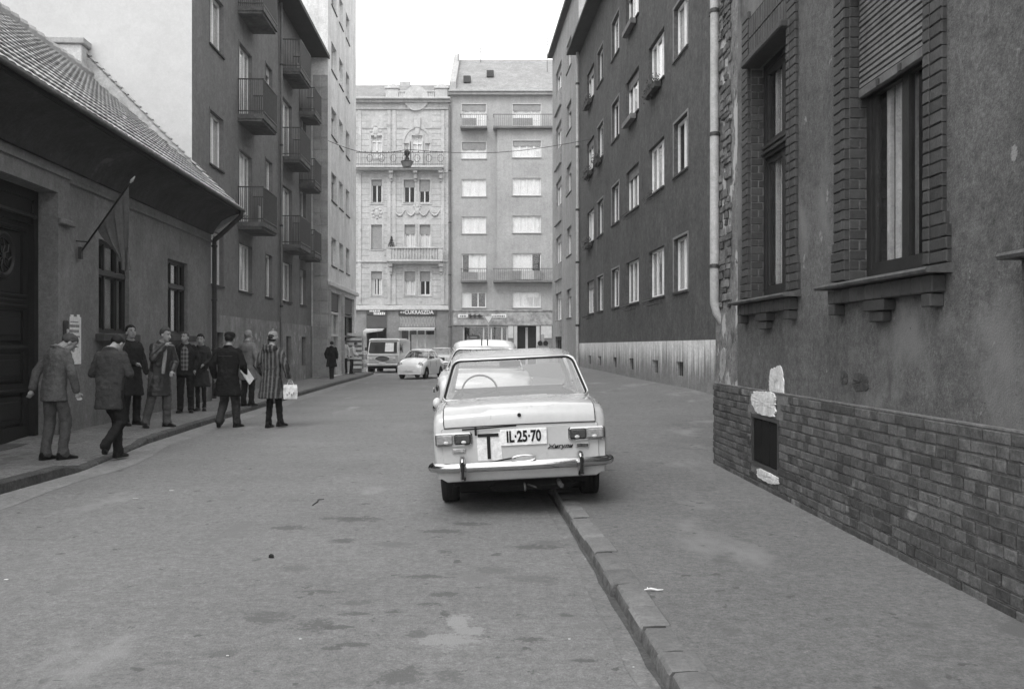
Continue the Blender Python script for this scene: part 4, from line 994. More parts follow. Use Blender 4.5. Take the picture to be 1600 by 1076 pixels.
# balconies: ornate iron one above, balustrade below, brackets
def slabw(px0, px1, py, proj, name='balcony'):
    b = empty(name, (ux(px1), 0, zy(py)), 0, R7); W = ux(px0)-ux(px1)
    q = MB(); q.bbox(0, W, .0, proj, -.16, 0, .03); q.bbox(.1, W-.1, .0, proj-.15, -.28, -.16, .03); q.build('slab', pl_e1, b); return b, W
b, W = slabw(556, 694, 262, .9)
r = MB(); r.box(0, W, .82, .87, .95, 1.0); r.box(0, W, .82, .87, .08, .12)
for i in range(int(W/.14)): r.box(i*.14, i*.14+.02, .83, .86, 0, 1)
for i in range(0, int(W/.9)): r.tube([(i*.9+.2+.22*math.cos(a*.52), .86, .55+.28*math.sin(a*.52)) for a in range(13)], .022, 5); 
for i in range(int(W/.45)): r.ell((i*.45+.1, .845, 1.05), (.05, .04, .06), n=6, m=4)
r.build('railing', M('iron_grey', .13, .6), b)
b, W = slabw(606, 693, 407, .8)
q = MB(); q.bbox(0, .35, .45, .78, 0, .85, .02); q.bbox(W-.35, W, .45, .78, 0, .85, .02); q.bbox(-.04, W+.04, .5, .82, .85, .95, .02); q.box(.35, W-.35, .6, .68, .0, .85)
for i in range(int((W-.7)/.22)): q.lathe([(.04, 0), (.08, .3), (.04, .6), (.06, .85)], 6, Matrix.Translation((.46+i*.22, .72, 0)))
q.build('balustrade', pl_e1, b, smooth=40)
for (px, py) in ((612, 265), (649.5, 265), (689, 265), (611, 410), (689.5, 410)):
    q = MB(); q.bbox(ux(px)-.17, ux(px)+.17, .0, .6, zy(py)-.35, zy(py)-.1, .03); q.bbox(ux(px)-.13, ux(px)+.13, .0, .35, zy(py)-.75, zy(py)-.35, .04); q.bbox(ux(px)-.1, ux(px)+.1, .0, .18, zy(py)-.95, zy(py)-.75, .03); q.build('bracket', pl_e1, R7)
# stucco garlands and cartouches
for (cx, cy, w_) in ((640.5, 335, 1.3), (665, 335, .0), (589, 333, .45), (587, 205, .5), (652, 322, .3)):
    q = MB()
    if w_ > 1:
        for sx in (-1, 1):
            for e in (0, 1):
                x0 = ux(652)+sx*(.1+e*.85); q.tube([(x0+sx*.8*t/8, .03, zy(328)-.45*math.sin(PI*t/8)-.0) for t in range(9)], [.04+.05*math.sin(PI*t/8) for t in range(9)], 6)
        q.ell((ux(652), .02, zy(330)), (.2, .1, .3), n=8, m=6)
    elif w_:
        q.ell((ux(cx), .02, zy(cy)), (w_*.5, .08, w_*.65), n=8, m=6)
        for a in range(8): q.ell((ux(cx)+w_*.75*math.cos(a*PI/4), .01, zy(cy)+w_*.8*math.sin(a*PI/4)), (.12, .06, .12), n=6, m=4)
    if q.v: q.build('stucco_ornament', pl_e1, R7, smooth=60)
q = MB(); n = 16; cx = ux(652); 
R = [[(cx+rr_*math.cos(PI*i/n), yy, zy(224)+rr_*1.15*math.sin(PI*i/n)) for i in range(n+1)] for rr_, yy in ((1.15, 0), (1.15, .07), (1.0, .07), (1.0, 0))]
q.loft(R, closed=False); q.build('window_arch', pl_e1, R7)
q = MB(); q.bbox(cx-.27, cx+.27, .0, .15, zy(200), zy(184), .03); q.poly([(cx-.2, zy(200)), (cx+.2, zy(200)), (cx+.12, zy(210)), (cx-.12, zy(210))], 0, .1); q.build('keystone', pl_e1, R7)
# shops on the ground floor
def sign(root, px0, px1, py0, py1, name, mat, y=.06, t=.1):
    q = MB(); q.bbox(ux(px1), ux(px0), y, y+t, zy(py1), zy(py0), .02); return q.build(name, mat, root)
sb = sign(R7, 573, 604, 483, 492, 'shop_sign', sign_d)
rr = random.Random(2)
for (row, x0, x1) in ((zy(485.5), 579, 594), (zy(490), 586, 602)):
    x = ux(x1); q = MB()
    while x < ux(x0): w_ = rr.uniform(.05, .13); q.box(x, x+w_, .161, .175, row-.09, row+.07+rr.uniform(0, .05)); x += w_+.04
    q.build('sign_script', sign_w, sb)
q = MB(); q.box(ux(604), ux(573), .05, .1, zy(511), zy(493)); q.build('roller_shutter', M('shutter_dark_shop', .09, .7, var=.1), R7)
q = MB(); q.add([(ux(602), .1, zy(513)), (ux(572), .1, zy(513)), (ux(570), .9, zy(518)), (ux(601), .9, zy(514.5)), (ux(601), .88, zy(517)), (ux(570), .88, zy(521))], [(0, 1, 2, 3), (3, 2, 5, 4)]); q.build('awning', M('awning_cloth', .5, .9), R7, fix=False)
q = MB(); a, b_ = ux(604), ux(573); q.box(a, a+.12, -.3, -.2, .1, zy(512)); q.box(b_-.12, b_, -.3, -.2, .1, zy(512)); q.box((a+b_)/2-.04, (a+b_)/2+.04, -.3, -.22, .1, zy(512)); q.build('shop_door', wood_d, R7)
sb = sign(R7, 623, 682, 482.5, 493, 'shop_sign', sign_d)
tm = text_mesh('CUKRÁSZDA', .40, sign_w, .012, .95, .008)
o = obj('lettering', tm, sb, (ux(655), .172, zy(488)-.0)); o.rotation_euler = (0, 0, PI)
q = MB(); q.tube([(ux(632), .165, zy(488)), (ux(626), .165, zy(488))], .018, 5); q.tube([(ux(628), .165, zy(486.5)), (ux(626), .165, zy(488)), (ux(628), .165, zy(489.5))], .018, 5); q.tube([(ux(630.5), .165, zy(486.5)), (ux(632), .165, zy(488)), (ux(630.5), .165, zy(489.5))], .018, 5); q.build('arrow', sign_w, sb)
lt = MB(); a, b_ = ux(680), ux(625); z0, z1 = zy(510), zy(494); lt.box(a, b_, .04, .06, z0, z1); lt.build('lattice_back', shut_g, R7)
lt = MB(); n = 12; w_ = (b_-a)/n
for i in range(n):
    for (p, q_) in (((a+i*w_, z0), (a+(i+1)*w_, z1)), ((a+(i+1)*w_, z0), (a+i*w_, z1))):
        lt.tube([(p[0], .08, p[1]), (q_[0], .08, q_[1])], .03, 4)
lt.build('lattice', M('lattice_pale', .36, .8), R7)
q = MB(); q.add([(a-.02, .08, zy(511)), (b_+.02, .08, zy(511)), (b_+.02, .75, zy(513)), (a-.02, .75, zy(513)), (a-.02, .74, zy(516.5)), (b_+.02, .74, zy(516.5))], [(0, 1, 2, 3), (3, 2, 5, 4)]); q.build('awning', M('awning_cloth', .5, .9), R7, fix=False)
sf = empty('shopfront', (a, -.25, .12), 0, R7); W = b_-a
q = MB()
for x in (0, W*.27, W*.5, W*.73, W-.1): q.box(x, x+.1, 0, .1, 0, 2.6)
q.box(0, W, .0, .09, 0, .5); q.build('frame', trim_l, sf)
MB().box(.1, W-.1, .02, .03, .5, 2.6).build('pane', gl_win, sf); MB().box(.1, W*.7, -.4, -.38, .5, 2.3).build('display_curtain', curt, sf)
# street level pilaster with plants on it, small fir on the balcony
q = MB(); q.lathe([(.18, 0), (.25, .3), (.22, .35)], 10); pf = empty('potted_fir', (0, 0, 0)); pf.location = R7.matrix_basis @ Vector((ux(613), .5, zy(390)-.35)); 
tag(pf, 'small potted fir on the stone balustrade of the ornate house', 'potted plant'); q.build('pot', trim_l, pf, smooth=60)
l = MB(); rr = random.Random(5)
for i in range(240):
    t = rr.random(); c_ = Vector((rr.uniform(-1, 1)*.32*(1-t), rr.uniform(-1, 1)*.32*(1-t), .4+t*.9)); a_ = Vector((rr.uniform(-1, 1), rr.uniform(-1, 1), rr.uniform(-.6, .3))).normalized()*.09; b_ = a_.orthogonal().normalized()*.03
    l.quad(c_-a_, c_-b_, c_+a_, c_+b_)
stuff(l.build('foliage', leafm, pf, fix=False))
# ---------------- plain modern end block
R8, L8, ux, zy, s8 = end_fac('plain_end_block', 703, 872, 70, 'plain grey block with wide windows and slate roof, closing the street on the right')
zc = zy(148); hol = []; W8 = []
BX = ux(777); BP = .45       # the right bay stands proud up to the top balcony
zb0, zb1 = zy(438), zy(203)
rowsL = [(163, 200, .0), (222, 248, .45), (280, 307, 0), (338.5, 365, 0), (396.5, 437, .0), (456, 480.5, 0)]
for (t, b_, bl) in rowsL:
    W8.append((ux(759.5), ux(721.5), zy(b_), zy(t), bl, 0))
    W8.append((ux(845), ux(801), zy(b_), zy(t), bl*.7, BP if t > 200 and t < 430 else 0))
hl = [w_[:4] for w_ in W8 if w_[5] == 0]; hr = [w_[:4] for w_ in W8 if w_[5] > 0]
door = (ux(843), ux(803), .12, zy(509), .6); sh1 = (ux(793), ux(723), .7, zy(509), .3); shp = (ux(862), ux(846), .7, zy(509), .2)
m = MB(); holes_wall(m, 0, L8, 0, zc, [h for h in hl]+[h for h in hr]+[door, sh1], .22)
holes_wall(m, 0, BX, zb0, zb1, hr, BP+.2, y=BP)
m.quad((BX, 0, zb0), (BX, BP, zb0), (BX, BP, zb1), (BX, 0, zb1)); m.quad((0, 0, zb0), (BX, 0, zb0), (BX, BP, zb0), (0, BP, zb0)); m.quad((0, 0, zb1), (BX, 0, zb1), (BX, BP, zb1), (0, BP, zb1)); m.quad((0, 0, zb0), (0, BP, zb0), (0, BP, zb1), (0, 0, zb1))
shell(m, L8, zc, 11); m.build('wall', pl_e2, R8)
MB().box(.3, L8-.3, -1.6, -1.55, 0, zc-.3).build('inner_wall', dark_in, R8)
rng = random.Random(8)
for i, (a, b_, c, d, bl, yp) in enumerate(W8):
    tall = d-c > 1.6
    cur = ['full', 'full', 'full', 'full', 'full', 'full', 'full', 'full', 'most', 'far', 'right', 'full'][i]
    win(R8, a, c, b_-a, d-c, 3 if i % 2 == 0 or tall else 4, .12, wood_w, cur=cur, cm=curt, blind=bl if not (i < 2) else .28, sill=.08 if not tall else None, bw=.08, y=yp, sillm=pl_e2)
    s_ = MB(); surround(s_, a, b_, c, d, .05, yp, yp+.02); s_.build('window_band', trim_l if i < 4 else pl_e2, R8)
def bal(px0, px1, py, proj, y0, panels, name='balcony'):
    b = empty(name, (ux(px1), y0, zy(py)), 0, R8); W = ux(px0)-ux(px1)
    q = MB(); q.bbox(0, W, .0, proj, -.17, 0, .02); q.build('slab', conc, b)
    r = MB(); r.box(0, W, proj-.06, proj-.02, .85, .9); 
    for i in range(int(W/.16)+1): r.box(min(W-.02, i*.16), min(W, i*.16+.02), proj-.05, proj-.03, 0, .9)
    r.box(0, .03, .0, proj, .85, .9); r.box(W-.03, W, 0, proj, .85, .9); r.build('railing', M('iron_grey', .13, .6), b)
    for (p0, p1, hh, mt) in panels: MB().box(ux(p1)-ux(px1), ux(p0)-ux(px1), proj-.09, proj-.07, .05, hh).build('front_panel', mt, b)
    return b
pg = M('panel_grey', .28, .7, var=.1); pw = M('panel_pale', .5, .7, var=.1)
bal(720, 761.5, 201, .9, 0, [(722, 745, .6, pg)]); bal(771, 870, 201, .9, 0, [(801, 832, .6, pg)])
bal(720.5, 761, 438.5, .7, 0, [(722, 747, .62, pg), (747, 760, .62, pw)]); bal(771, 870, 438.5, .75+BP*.0, .0, [(800, 814, .72, pg), (814, 834, .72, pw), (834, 846, .72, pg)])
m = MB(); m.bbox(-.1, L8+.1, .0, .4, zc-.1, zc+.1, .03); m.bbox(-.1, L8+.1, .0, .55, zc+.1, zc+.25, .03); m.build('cornice', pl_e2, R8)
m = MB(); zt = zy(91)+1.6; m.add([(0, .5, zc+.2), (L8, .5, zc+.2), (L8, -5.5, zt), (0, -5.5, zt), (0, -11, zc), (L8, -11, zc)], [(0, 1, 2, 3), (3, 2, 5, 4), (0, 3, 4), (1, 5, 2), (0, 4, 5, 1)])
m.build('roof', slate, R8)
q = MB(); a = ux(712.5); R = []
q.add([(a, .3, zc), (L8, .3, zc), (L8, -5.6, zt+.5), (a, -5.6, zt+.5), (a, .3, zc+.9), (L8, .3, zc+.9)], [(0, 1, 5, 4), (4, 5, 2, 3), (1, 2, 5), (0, 4, 3), (0, 3, 2, 1)]); q.build('roof_parapet', pl_e2, R8)
for (px, py) in ((729, 135), (765, 123)):
    t = (153-py)/60; yy = .5-6*min(1, t*.9); zz = zc+.2+(zt-zc-.2)*min(1, t*.9); q = MB(); q.bbox(ux(px)-.28, ux(px)+.28, yy-.2, yy+.5, zz-.2, zz+.32, .03); q.build('roof_hatch', trim_d, R8)
# ground floor: marble band with signs, shop window, entrance
m = MB(); holes_wall(m, .02, ux(705), .1, zy(508), [(door[0]-.01, door[1]+.01, .12, door[3], .05), (sh1[0]-.01, sh1[1]+.01, .7, sh1[3], .05)], .03, y=.03); m.build('ground_floor_cladding', M('cladding_dull', .19, .8, var=.15, scale=2, fine=.08), R8)
q = MB(); q.bbox(.05, ux(708.5), .03, .12, zy(508), zy(486), .01); q.bbox(.05, ux(707), .0, .2, zy(486), zy(484), .01); q.build('sign_band', marble, R8)
for (a, b_) in ((716, 731), (768, 791)):
    q = MB(); q.bbox(ux(b_), ux(a), .13, .19, zy(496.5), zy(491), .01); sb = q.build('shop_sign', sign_w, R8)
    q = MB(); x = ux(b_)+.12
    while x < ux(a)-.14: w_ = rr.uniform(.05, .12); q.box(x, x+w_, .191, .2, zy(495.2), zy(492.6)); x += w_+.05
    q.build('sign_script', sign_d, sb)
q = MB(); pts = []
for i in range(60): t = i/59; pts.append((ux(733+21*t), .16, zy(493.5)+.17*math.sin(i*1.25)*(.5+.5*math.sin(i*.31))))
q.tube(pts, .03, 4); q.tube([(ux(733), .16, zy(497)), (ux(756), .16, zy(497.2))], .022, 4); q.build('neon_script', sign_d, R8)
sf = empty('shopfront', (sh1[0], -.2, .7), 0, R8); W = sh1[1]-sh1[0]; hh = sh1[3]-.7
q = MB(); q.box(0, W, .0, .1, hh-.1, hh)
for t in (0, .45, .62, .86, .975): q.box(W*(1-t)-.1 if t else W-.12, W*(1-t) if t else W, .0, .12, 0, hh-.1)
q.build('frame', trim_l, sf); MB().box(.05, W-.12, .03, .04, 0, hh-.1).build('pane', gl_win, sf)
for (t0, t1, z0, z1, mt) in ((.03, .15, .2, 1.25, curt), (.17, .29, .2, 1.25, curt), (.31, .43, .2, 1.25, curt), (.47, .6, .4, .8, curt), (.64, .84, .1, .5, curt_g), (.64, .84, .9, 1.3, curt_g)):
    MB().box(W*(1-t1), W*(1-t0), -.3, -.28, z0, min(z1, hh-.2)).build('display_board', mt, sf)
ov = empty('oval_sign', R8.matrix_basis @ Vector((ux(740.5), .35, zy(527))), PI); tag(ov, 'small dark oval sign hanging before the shop window of the end block', 'sign')
q = MB(); q.lathe([(.42, 0), (.42, .05)], 20, Matrix.Diagonal((1, 1, .5, 1)) @ Matrix.Rotation(-PI/2, 4, 'X')); q.build('board', sign_d, ov)
q = MB(); q.box(-.26, .26, .052, .06, -.04, .03); q.build('lettering_strip', shut_g, ov); q = MB(); q.box(-.02, .02, -.35, 0, .1, .14); q.build('bracket', metal_d, ov)
q = MB(); q.box(door[0], door[1], -.02, -.0, 0, .1) if False else None
dm = MB(); a, b_ = door[0], door[1]; dm.box(a, a+.25, -.55, .06, .12, door[3]); dm.box(b_-.25, b_, -.55, .06, .12, door[3]); dm.box((a+b_)/2-.09, (a+b_)/2+.09, -.55, -.45, .12, door[3]-.1); dm.build('door_frame', pw, R8)
dm = MB(); dm.box(a+.25, b_-.25, -.6, -.55, .12, door[3]); dm.build('door', M('door_black', .02, .4, var=.1), R8)
for i in range(6):
    q = MB(); x = a+.32+i*.11; q.box(x, x+.03, -.55, -.53, .2, 2.2); q.build('door_bar', rust, R8)
pa = MB(); pa.box(ux(862), ux(845.5), .0, .09, zy(528), zy(509)); pa.build('pale_panel', trim_l, R8)
pa = MB(); pa.box(ux(802), ux(794), .0, .09, zy(528), zy(509)); pa.build('pale_panel', trim_l, R8)
tw = empty('display_stand', R8.matrix_basis @ Vector((ux(847), 1.6, .12)), PI); tag(tw, 'grey stand with two black discs beside the entrance of the end block', 'display stand')
q = MB(); q.bbox(-.45, .45, -.15, .15, 0, 1.5, .03); q.bbox(-.12, .12, -.1, .1, 1.5, 2.3, .04); q.build('post', pg, tw)
for x in (-.21, .21): q = MB(); q.lathe([(.19, .15), (.19, .22)], 16, Matrix.Translation((x, .0, 1.62)) @ Matrix.Rotation(-PI/2, 4, 'X')); q.build('disc', ink, tw)
# rain pipe between the two end houses
dp = empty('rain_pipe', ((703-800)/s7, 69.85, 0)); tag(dp, 'long dark rain pipe running down between the ornate house and plain end block', 'drainpipe')
p = MB(); p.tube([(0, 0, .2), (0, 0, 20)], .10, 8); p.build('pipe_section', M('pipe_grey', .15, .6), dp, smooth=60)

for z in (3, 7, 11, 15): p = MB(); p.lathe([(.1, z-.05), (.13, z), (.1, z+.05)], 8); p.build('collar', pipe_d, dp)
# antennas on roofs
for (px, py0, py1, Y, lb, n) in ((855, 58, 95, 73, 'tall thin roof antenna by the dark right corner', 3), (716, 62, 92, 74, 'faint thin mast on the roof parapet of the plain end block', 0), (751, 75, 92, 75, 'short thin mast on the slate roof of the plain end block', 2)):
    s_ = FP/Y; X = (px-800)/s_; z0 = EH+(541-py1)/s_-1.2; z1 = EH+(541-py0)/s_
    an = empty('roof_antenna', (X, Y, z0)); tag(an, lb, 'antenna'); q = MB(); q.tube([(0, 0, -1.5), (0, 0, z1-z0)], .025, 5); q.build('mast', metal_d, an)
    if n:
        q = MB(); [q.tube([(-.4+.06*i, 0, z1-z0-.1-.25*i), (.4-.06*i, 0, z1-z0-.1-.25*i)], .012, 4) for i in range(n)]; q.build('crossbar', metal_d, an)
# yield sign on a pole
Y = 60; s_ = FP/Y; ys = empty('yield_sign', ((763.5-800)/s_, Y, 0)); tag(ys, 'white inverted triangle road sign on a pole before the end block', 'road sign')
q = MB(); q.tube([(0, 0, 0), (0, 0, 3.0)], .04, 8); q.build('pole', pipe_l, ys)
zt = EH+(541-493)/s_; q = MB(); q.poly([(-.33, zt), (.33, zt), (0, zt-.56)], -.06, -.045); q.build('plate', M('sign_border', .3, .6), ys)
q = MB(); q.poly([(-.26, zt-.04), (.26, zt-.04), (0, zt-.48)], -.066, -.061); q.build('plate_face', sign_w, ys)
# suspended street lamp with its span wires
Y = 40; s_ = FP/Y; lx = (636-800)/s_; lz = EH+(541-262)/s_
lp = empty('suspended_street_lamp', (lx, Y, lz)); tag(lp, 'bowl shaped street lamp hung on span wires over the street', 'street lamp')
q = MB(); q.lathe([(.03, .0), (.18, .02), (.22, .12), (.25, .2), (.27, .24), (.12, .27), (.08, .38)], 16); q.build('bowl', M('lamp_opal', .3, .4, var=.05), lp, smooth=40)
q = MB(); q.lathe([(.28, .24), (.28, .27), (.1, .34), (.07, .5), (.12, .6), (.12, .72), (.03, .8)], 14); q.build('housing', trim_d, lp, smooth=40)
w_ = MB(); A_ = Vector((-8.15-lx, .3, 1.25)); B_ = Vector((3.43-lx, .0, (541-218)/s_+EH-lz)); c_ = Vector((0, 0, .8))
for P_ in (A_, B_): w_.tube([tuple(c_.lerp(P_, t)-Vector((0, 0, .35*math.sin(PI*t)))) for t in [i/8 for i in range(9)]], .014, 5)
w_.build('span_wire', metal_d, lp)
# newspaper stand on the far left corner
ns = empty('newspaper_stand', (-8.55, 49.0, .11)); tag(ns, 'small kiosk rack of papers on the far left street corner', 'kiosk')
q = MB(); q.bbox(-.5, .5, -.3, .3, 0, 1.9, .03); q.build('booth', pg, ns)
for i in range(7): q = MB(); q.bbox(-.48, .5, -.42, -.3, .2+i*.25, .34+i*.25, .01); q.build('paper_row', paper if i % 2 == 0 else sign_w, ns)
MB().box(-1.2, .6, -.45, .4, 1.95, 2.1).build('roof_board', sign_w, ns)
bx = empty('crate_stack', (-8.02, 49.0, .11)); bx.scale = (.62, .7, .9); tag(bx, 'stack of slatted crates by the kerb next to the van', 'crates')
for i in range(5):
    q = MB()
    for y_ in (-.3, .28): q.box(-.3, .3, y_, y_+.02, i*.26+.03, i*.26+.1); q.box(-.3, .3, y_, y_+.02, i*.26+.14, i*.26+.22)
    q.box(-.3, .3, -.28, .28, i*.26+.02, i*.26+.035); q.box(-.3, -.28, -.28, .28, i*.26+.03, i*.26+.22); q.box(.28, .3, -.28, .28, i*.26+.03, i*.26+.22); q.build('crate', wood_g if i % 2 else paper, bx)
# ================================================================ VEHICLES
def paint(name, v): 
    return M(name, v, .28, var=.03, scale=3, fine=.02, fscale=15, bump=.02, bscale=8, spec=.5, coat=.6)
chrome = M('chrome', .55, .16, var=.1, fine=.0, bump=.05, bscale=20, metal=1.0)
chrome_s = M('chrome_soft', .72, .3, var=.05, fine=0, bump=0, metal=.85)
rubber = M('tyre_rubber', .018, .8, var=.15, scale=8, bump=.3)
rub2 = M('rubber_trim', .015, .6, bump=0, var=0, fine=0)
under = M('underbody_dark', .01, .95, bump=0)
hub = M('wheel_hub', .25, .4, var=.1, bump=0, metal=.5)
seatm = M('seat_leatherette', .10, .6, var=.1, bump=.2)
inter = M('cabin_trim', .05, .8, bump=.1)
lens_r = M('lens_dark_red', .03, .15, var=.2, scale=30, bump=.4, bscale=120, spec=.7, coat=.5)
lens_o = M('lens_amber', .26, .15, var=.2, scale=30, bump=.4, bscale=120, spec=.7, coat=.5)
lens_w = M('lens_white', .6, .12, var=.1, scale=30, bump=.3, bscale=120, spec=.7, coat=.5)
def it(T, y): return interp(T, y)
def car(name, p, loc, rz, body_m, roll=0, label='', cat='car', group=None):
    root = empty(name, loc, rz); root.rotation_euler = (0, roll, rz); tag(root, label, cat, group)
    L, D, Wd, zb = p['L'], p['D'], p['W'], p['zb']; crown = p.get('crown', .02); cab = p['cab']; arches = p['arches']; rd = p.get('round', 1.0)
    ys = sorted(set([round(q[0], 4) for q in D] + [round(q[0], 4) for q in Wd] + [round(i*.06, 4) for i in range(int(L/.06)+1) if D[0][0]+.03 < i*.06 < D[-1][0]-.03] + [cab[0], cab[0]+.01, cab[1]-.01, cab[1]]))
    rings = []
    for y in ys:
        T = it(D, y); hw = it(Wd, y); zl = zb if not callable(zb) else zb(y)
        for (yc, zc_, r_) in arches:
            if abs(y-yc) < r_: zl = max(zl, zc_+math.sqrt(r_*r_-(y-yc)**2))
        sh = p.get('sh', .09)*min(1, (T-zl)/.3); zs = T-sh; h_ = [(hw*(1-.035*rd), zl-.0)]
        h_ = []
        for t in (0, .04, .25, .5, .75, 1):
            z = zl+(zs-zl)*t; bul = 1-.05*rd*(1-t)**2.2-.025*rd*t**2
            h_.append((hw*bul, z))
        h_ += [(hw*(.975-.012*rd), zs+sh*.5), (hw*(.945-.02*rd), zs+sh*.84), (hw*(.88-.03*rd), T-.003), (hw*.80, T)]
        tub = cab[0] < y < cab[1]
        inner = [(hw*.78, T-(.34 if tub else 0)+(0 if tub else crown*.3)), (hw*.45, T-(.34 if tub else -crown*.75)), (0.0, T-(.34 if tub else -crown))]
        h_ += inner
        ring = [(-x, y, z) for x, z in h_] + [(x, y, z) for x, z in reversed(h_[:-1])]
        rings.append(ring)
    b = MB(); n = len(rings[0])
    for j in range(len(rings)-1):
        ymid = (ys[j]+ys[j+1])/2; tub = cab[0] <= ymid <= cab[1]
        o = len(b.v) if False else None
    vs = [p_ for r in rings for p_ in r]; b.v = list(vs)
    for j in range(len(rings)-1):
        ymid = (ys[j]+ys[j+1])/2; tub = cab[0]-.001 <= ymid <= cab[1]+.001
        for i in range(n-1):
            b.f.append((j*n+i, j*n+i+1, (j+1)*n+i+1, (j+1)*n+i)); b.m.append(1 if tub and 9 <= i <= n-11 else 0)
    for (k_, rev) in ((0, False), (len(rings)-1, True)):
        for i in range(n//2):
            f = (k_*n+i, k_*n+i+1, k_*n+n-2-i, k_*n+n-1-i)
            if f[1] == f[2]: f = (f[0], f[1], f[3])
            b.f.append(f); b.m.append(0)
    me = b.mesh('body', [body_m, inter]); fixn(me); smooth_mesh(me, 38); body = obj('body', me, root)
    if p.get('subsurf'): pass
    # underside, inner arches
    q = MB(); w_ = min(it(Wd, L*.5), 9)*.9; q.box(-w_+.12, w_-.12, D[0][0]+.15, L-.15, (zb if not callable(zb) else zb(L/2))-.02, it(D, L*.5)-.36); 
    for (yc, zc_, r_) in arches:
        q.box(-w_+.02, w_-.02, yc-r_-.02, yc+r_+.02, (zb if not callable(zb) else zb(yc))+.14, zc_+r_+.01) if p.get('archbox', True) else None
    q.build('underbody', under, root)
    # greenhouse
    g = p['gh']; RB, RT, FT, FB = g['rb'], g['rt'], g['ft'], g['fb']     # (y, z, halfwidth)
    rc = g.get('crown', .045); NR = 8; NC = 10
    rings = []
    for j in range(NR+1):
        t = j/NR; y = RT[0]+(FT[0]-RT[0])*t; ez = RT[1]+(FT[1]-RT[1])*t+g.get('arch', .03)*math.sin(PI*t); hw = RT[2]+(FT[2]-RT[2])*t+g.get('belly', .02)*math.sin(PI*t)
        top = [(hw*math.sin(PI/2*(-1+2*i/NC)) , y, ez+rc*(1-abs(-1+2*i/NC)**2.6)*(.35+.65*math.sin(PI*min(1, max(0, t*.9+.05))))) for i in range(NC+1)]
        top = [(-hw-.012, y, ez-.035)]+top+[(hw+.012, y, ez-.035)]
        rings.append(top+[(x*.97, yy, zz-.03) for (x, yy, zz) in reversed(top)])
    q = MB(); q.loft(rings); me = q.mesh('roof', body_m); fixn(me); smooth_mesh(me, 50); obj('roof', me, root)
    # drip rails
    q = MB()
    for s_ in (-1, 1): q.tube([(s_*(RT[2]+(FT[2]-RT[2])*j/8+g.get('belly', .02)*math.sin(PI*j/8)+.016), RT[0]+(FT[0]-RT[0])*j/8, RT[1]+(FT[1]-RT[1])*j/8+g.get('arch', .03)*math.sin(PI*j/8)-.036) for j in range(9)], .008, 5)
    q.build('drip_rail', chrome_s, root)
    def pil(A0, A1, B1, B0, th=.035, mat=None, nm='pillar'):
        q = MB(); P = [Vector(v) for v in (A0, A1, B1, B0)]; nrm = (P[1]-P[0]).cross(P[3]-P[0]).normalized(); c_ = sum(P, Vector())/4
        if nrm.dot(c_-Vector((0, c_.y, c_.z-.3))) < 0: nrm = -nrm
        q.loft([[tuple(v-nrm*th) for v in P], [tuple(v) for v in P]]); return q.build(nm, mat or body_m, root)
    bz = g.get('belt', RB[1]-.02); bh = g['bh']; cy, ay, by = g['side']     # side glass rear bottom y, front bottom y, B pillar y
    cyt, ayt = g['sidet']
    def edge(y):  t = (y-RT[0])/(FT[0]-RT[0]); t = max(0, min(1, t)); return RT[2]+(FT[2]-RT[2])*t+g.get('belly', .02)*math.sin(PI*t)
    def ez(y): t = (y-RT[0])/(FT[0]-RT[0]); t = max(0, min(1, t)); return RT[1]+(FT[1]-RT[1])*t+g.get('arch', .03)*math.sin(PI*t)-.03
    for s_ in (-1, 1):
        pil((s_*RB[2], RB[0], RB[1]), (s_*(RT[2]), RT[0], RT[1]-.005), (s_*edge(cyt), cyt, ez(cyt)), (s_*bh, cy, bz))
        pil((s_*FB[2], FB[0], FB[1]), (s_*(FT[2]), FT[0], FT[1]-.005), (s_*edge(ayt), ayt, ez(ayt)), (s_*bh, ay, bz))
        if by: pil((s_*bh, by-.04, bz), (s_*edge(by-.04), by-.04, ez(by)), (s_*edge(by+.03), by+.03, ez(by)), (s_*bh, by+.04, bz), .03)
        # belt return that closes the shoulder to the glass
        q = MB(); q.quad((s_*bh, cy-.2, bz+.0), (s_*bh, ay+.2, bz+.0), (s_*(bh-.03), ay+.2, bz-.2), (s_*(bh-.03), cy-.2, bz-.2)); q.build('door_card', inter, root, fix=False)
        for (a0, a1, nm) in (((cy, cyt), (by-.04, by-.04), 0), ((by+.04, by+.03), (ay, ayt), 0)) if by else (((cy, cyt), (ay, ayt), 0),):
            q = MB(); q.quad((s_*(bh-.012), a0[0], bz), (s_*(bh-.012), a1[0], bz), (s_*(edge(a1[1])-.01), a1[1], ez(a1[1])), (s_*(edge(a0[1])-.01), a0[1], ez(a0[1]))); q.build('side_glass', gl_car, root, fix=False)
    def glass(B, T, nm, mat, bow):
        N = 10; vs = []; fs = []
        for j in range(5):
            t = j/4
            for i in range(N+1):
                u = -1+2*i/N; hw = B[2]+(T[2]-B[2])*t-.015
                y = B[0]+(T[0]-B[0])*t; z = B[1]+(T[1]-B[1])*t; vs.append((hw*u, y+bow*(1-u*u)*(1 if nm == 'rear_window' else 1), z+.0))
        for j in range(4):
            for i in range(N): fs.append((j*(N+1)+i, j*(N+1)+i+1, (j+1)*(N+1)+i+1, (j+1)*(N+1)+i))
        q = MB(); q.add(vs, fs); o = q.build(nm, mat, root, smooth=180, fix=False)
        sg = -1 if nm == 'rear_window' else 1; Ls = math.hypot(T[0]-B[0], T[1]-B[1])
        def gpt(s_, t, off=0.0):
            hw = B[2]+(T[2]-B[2])*t-.015; return (hw*s_, B[0]+(T[0]-B[0])*t+bow*(1-s_*s_)+sg*off, B[1]+(T[1]-B[1])*t+off*.6)
        bd = []
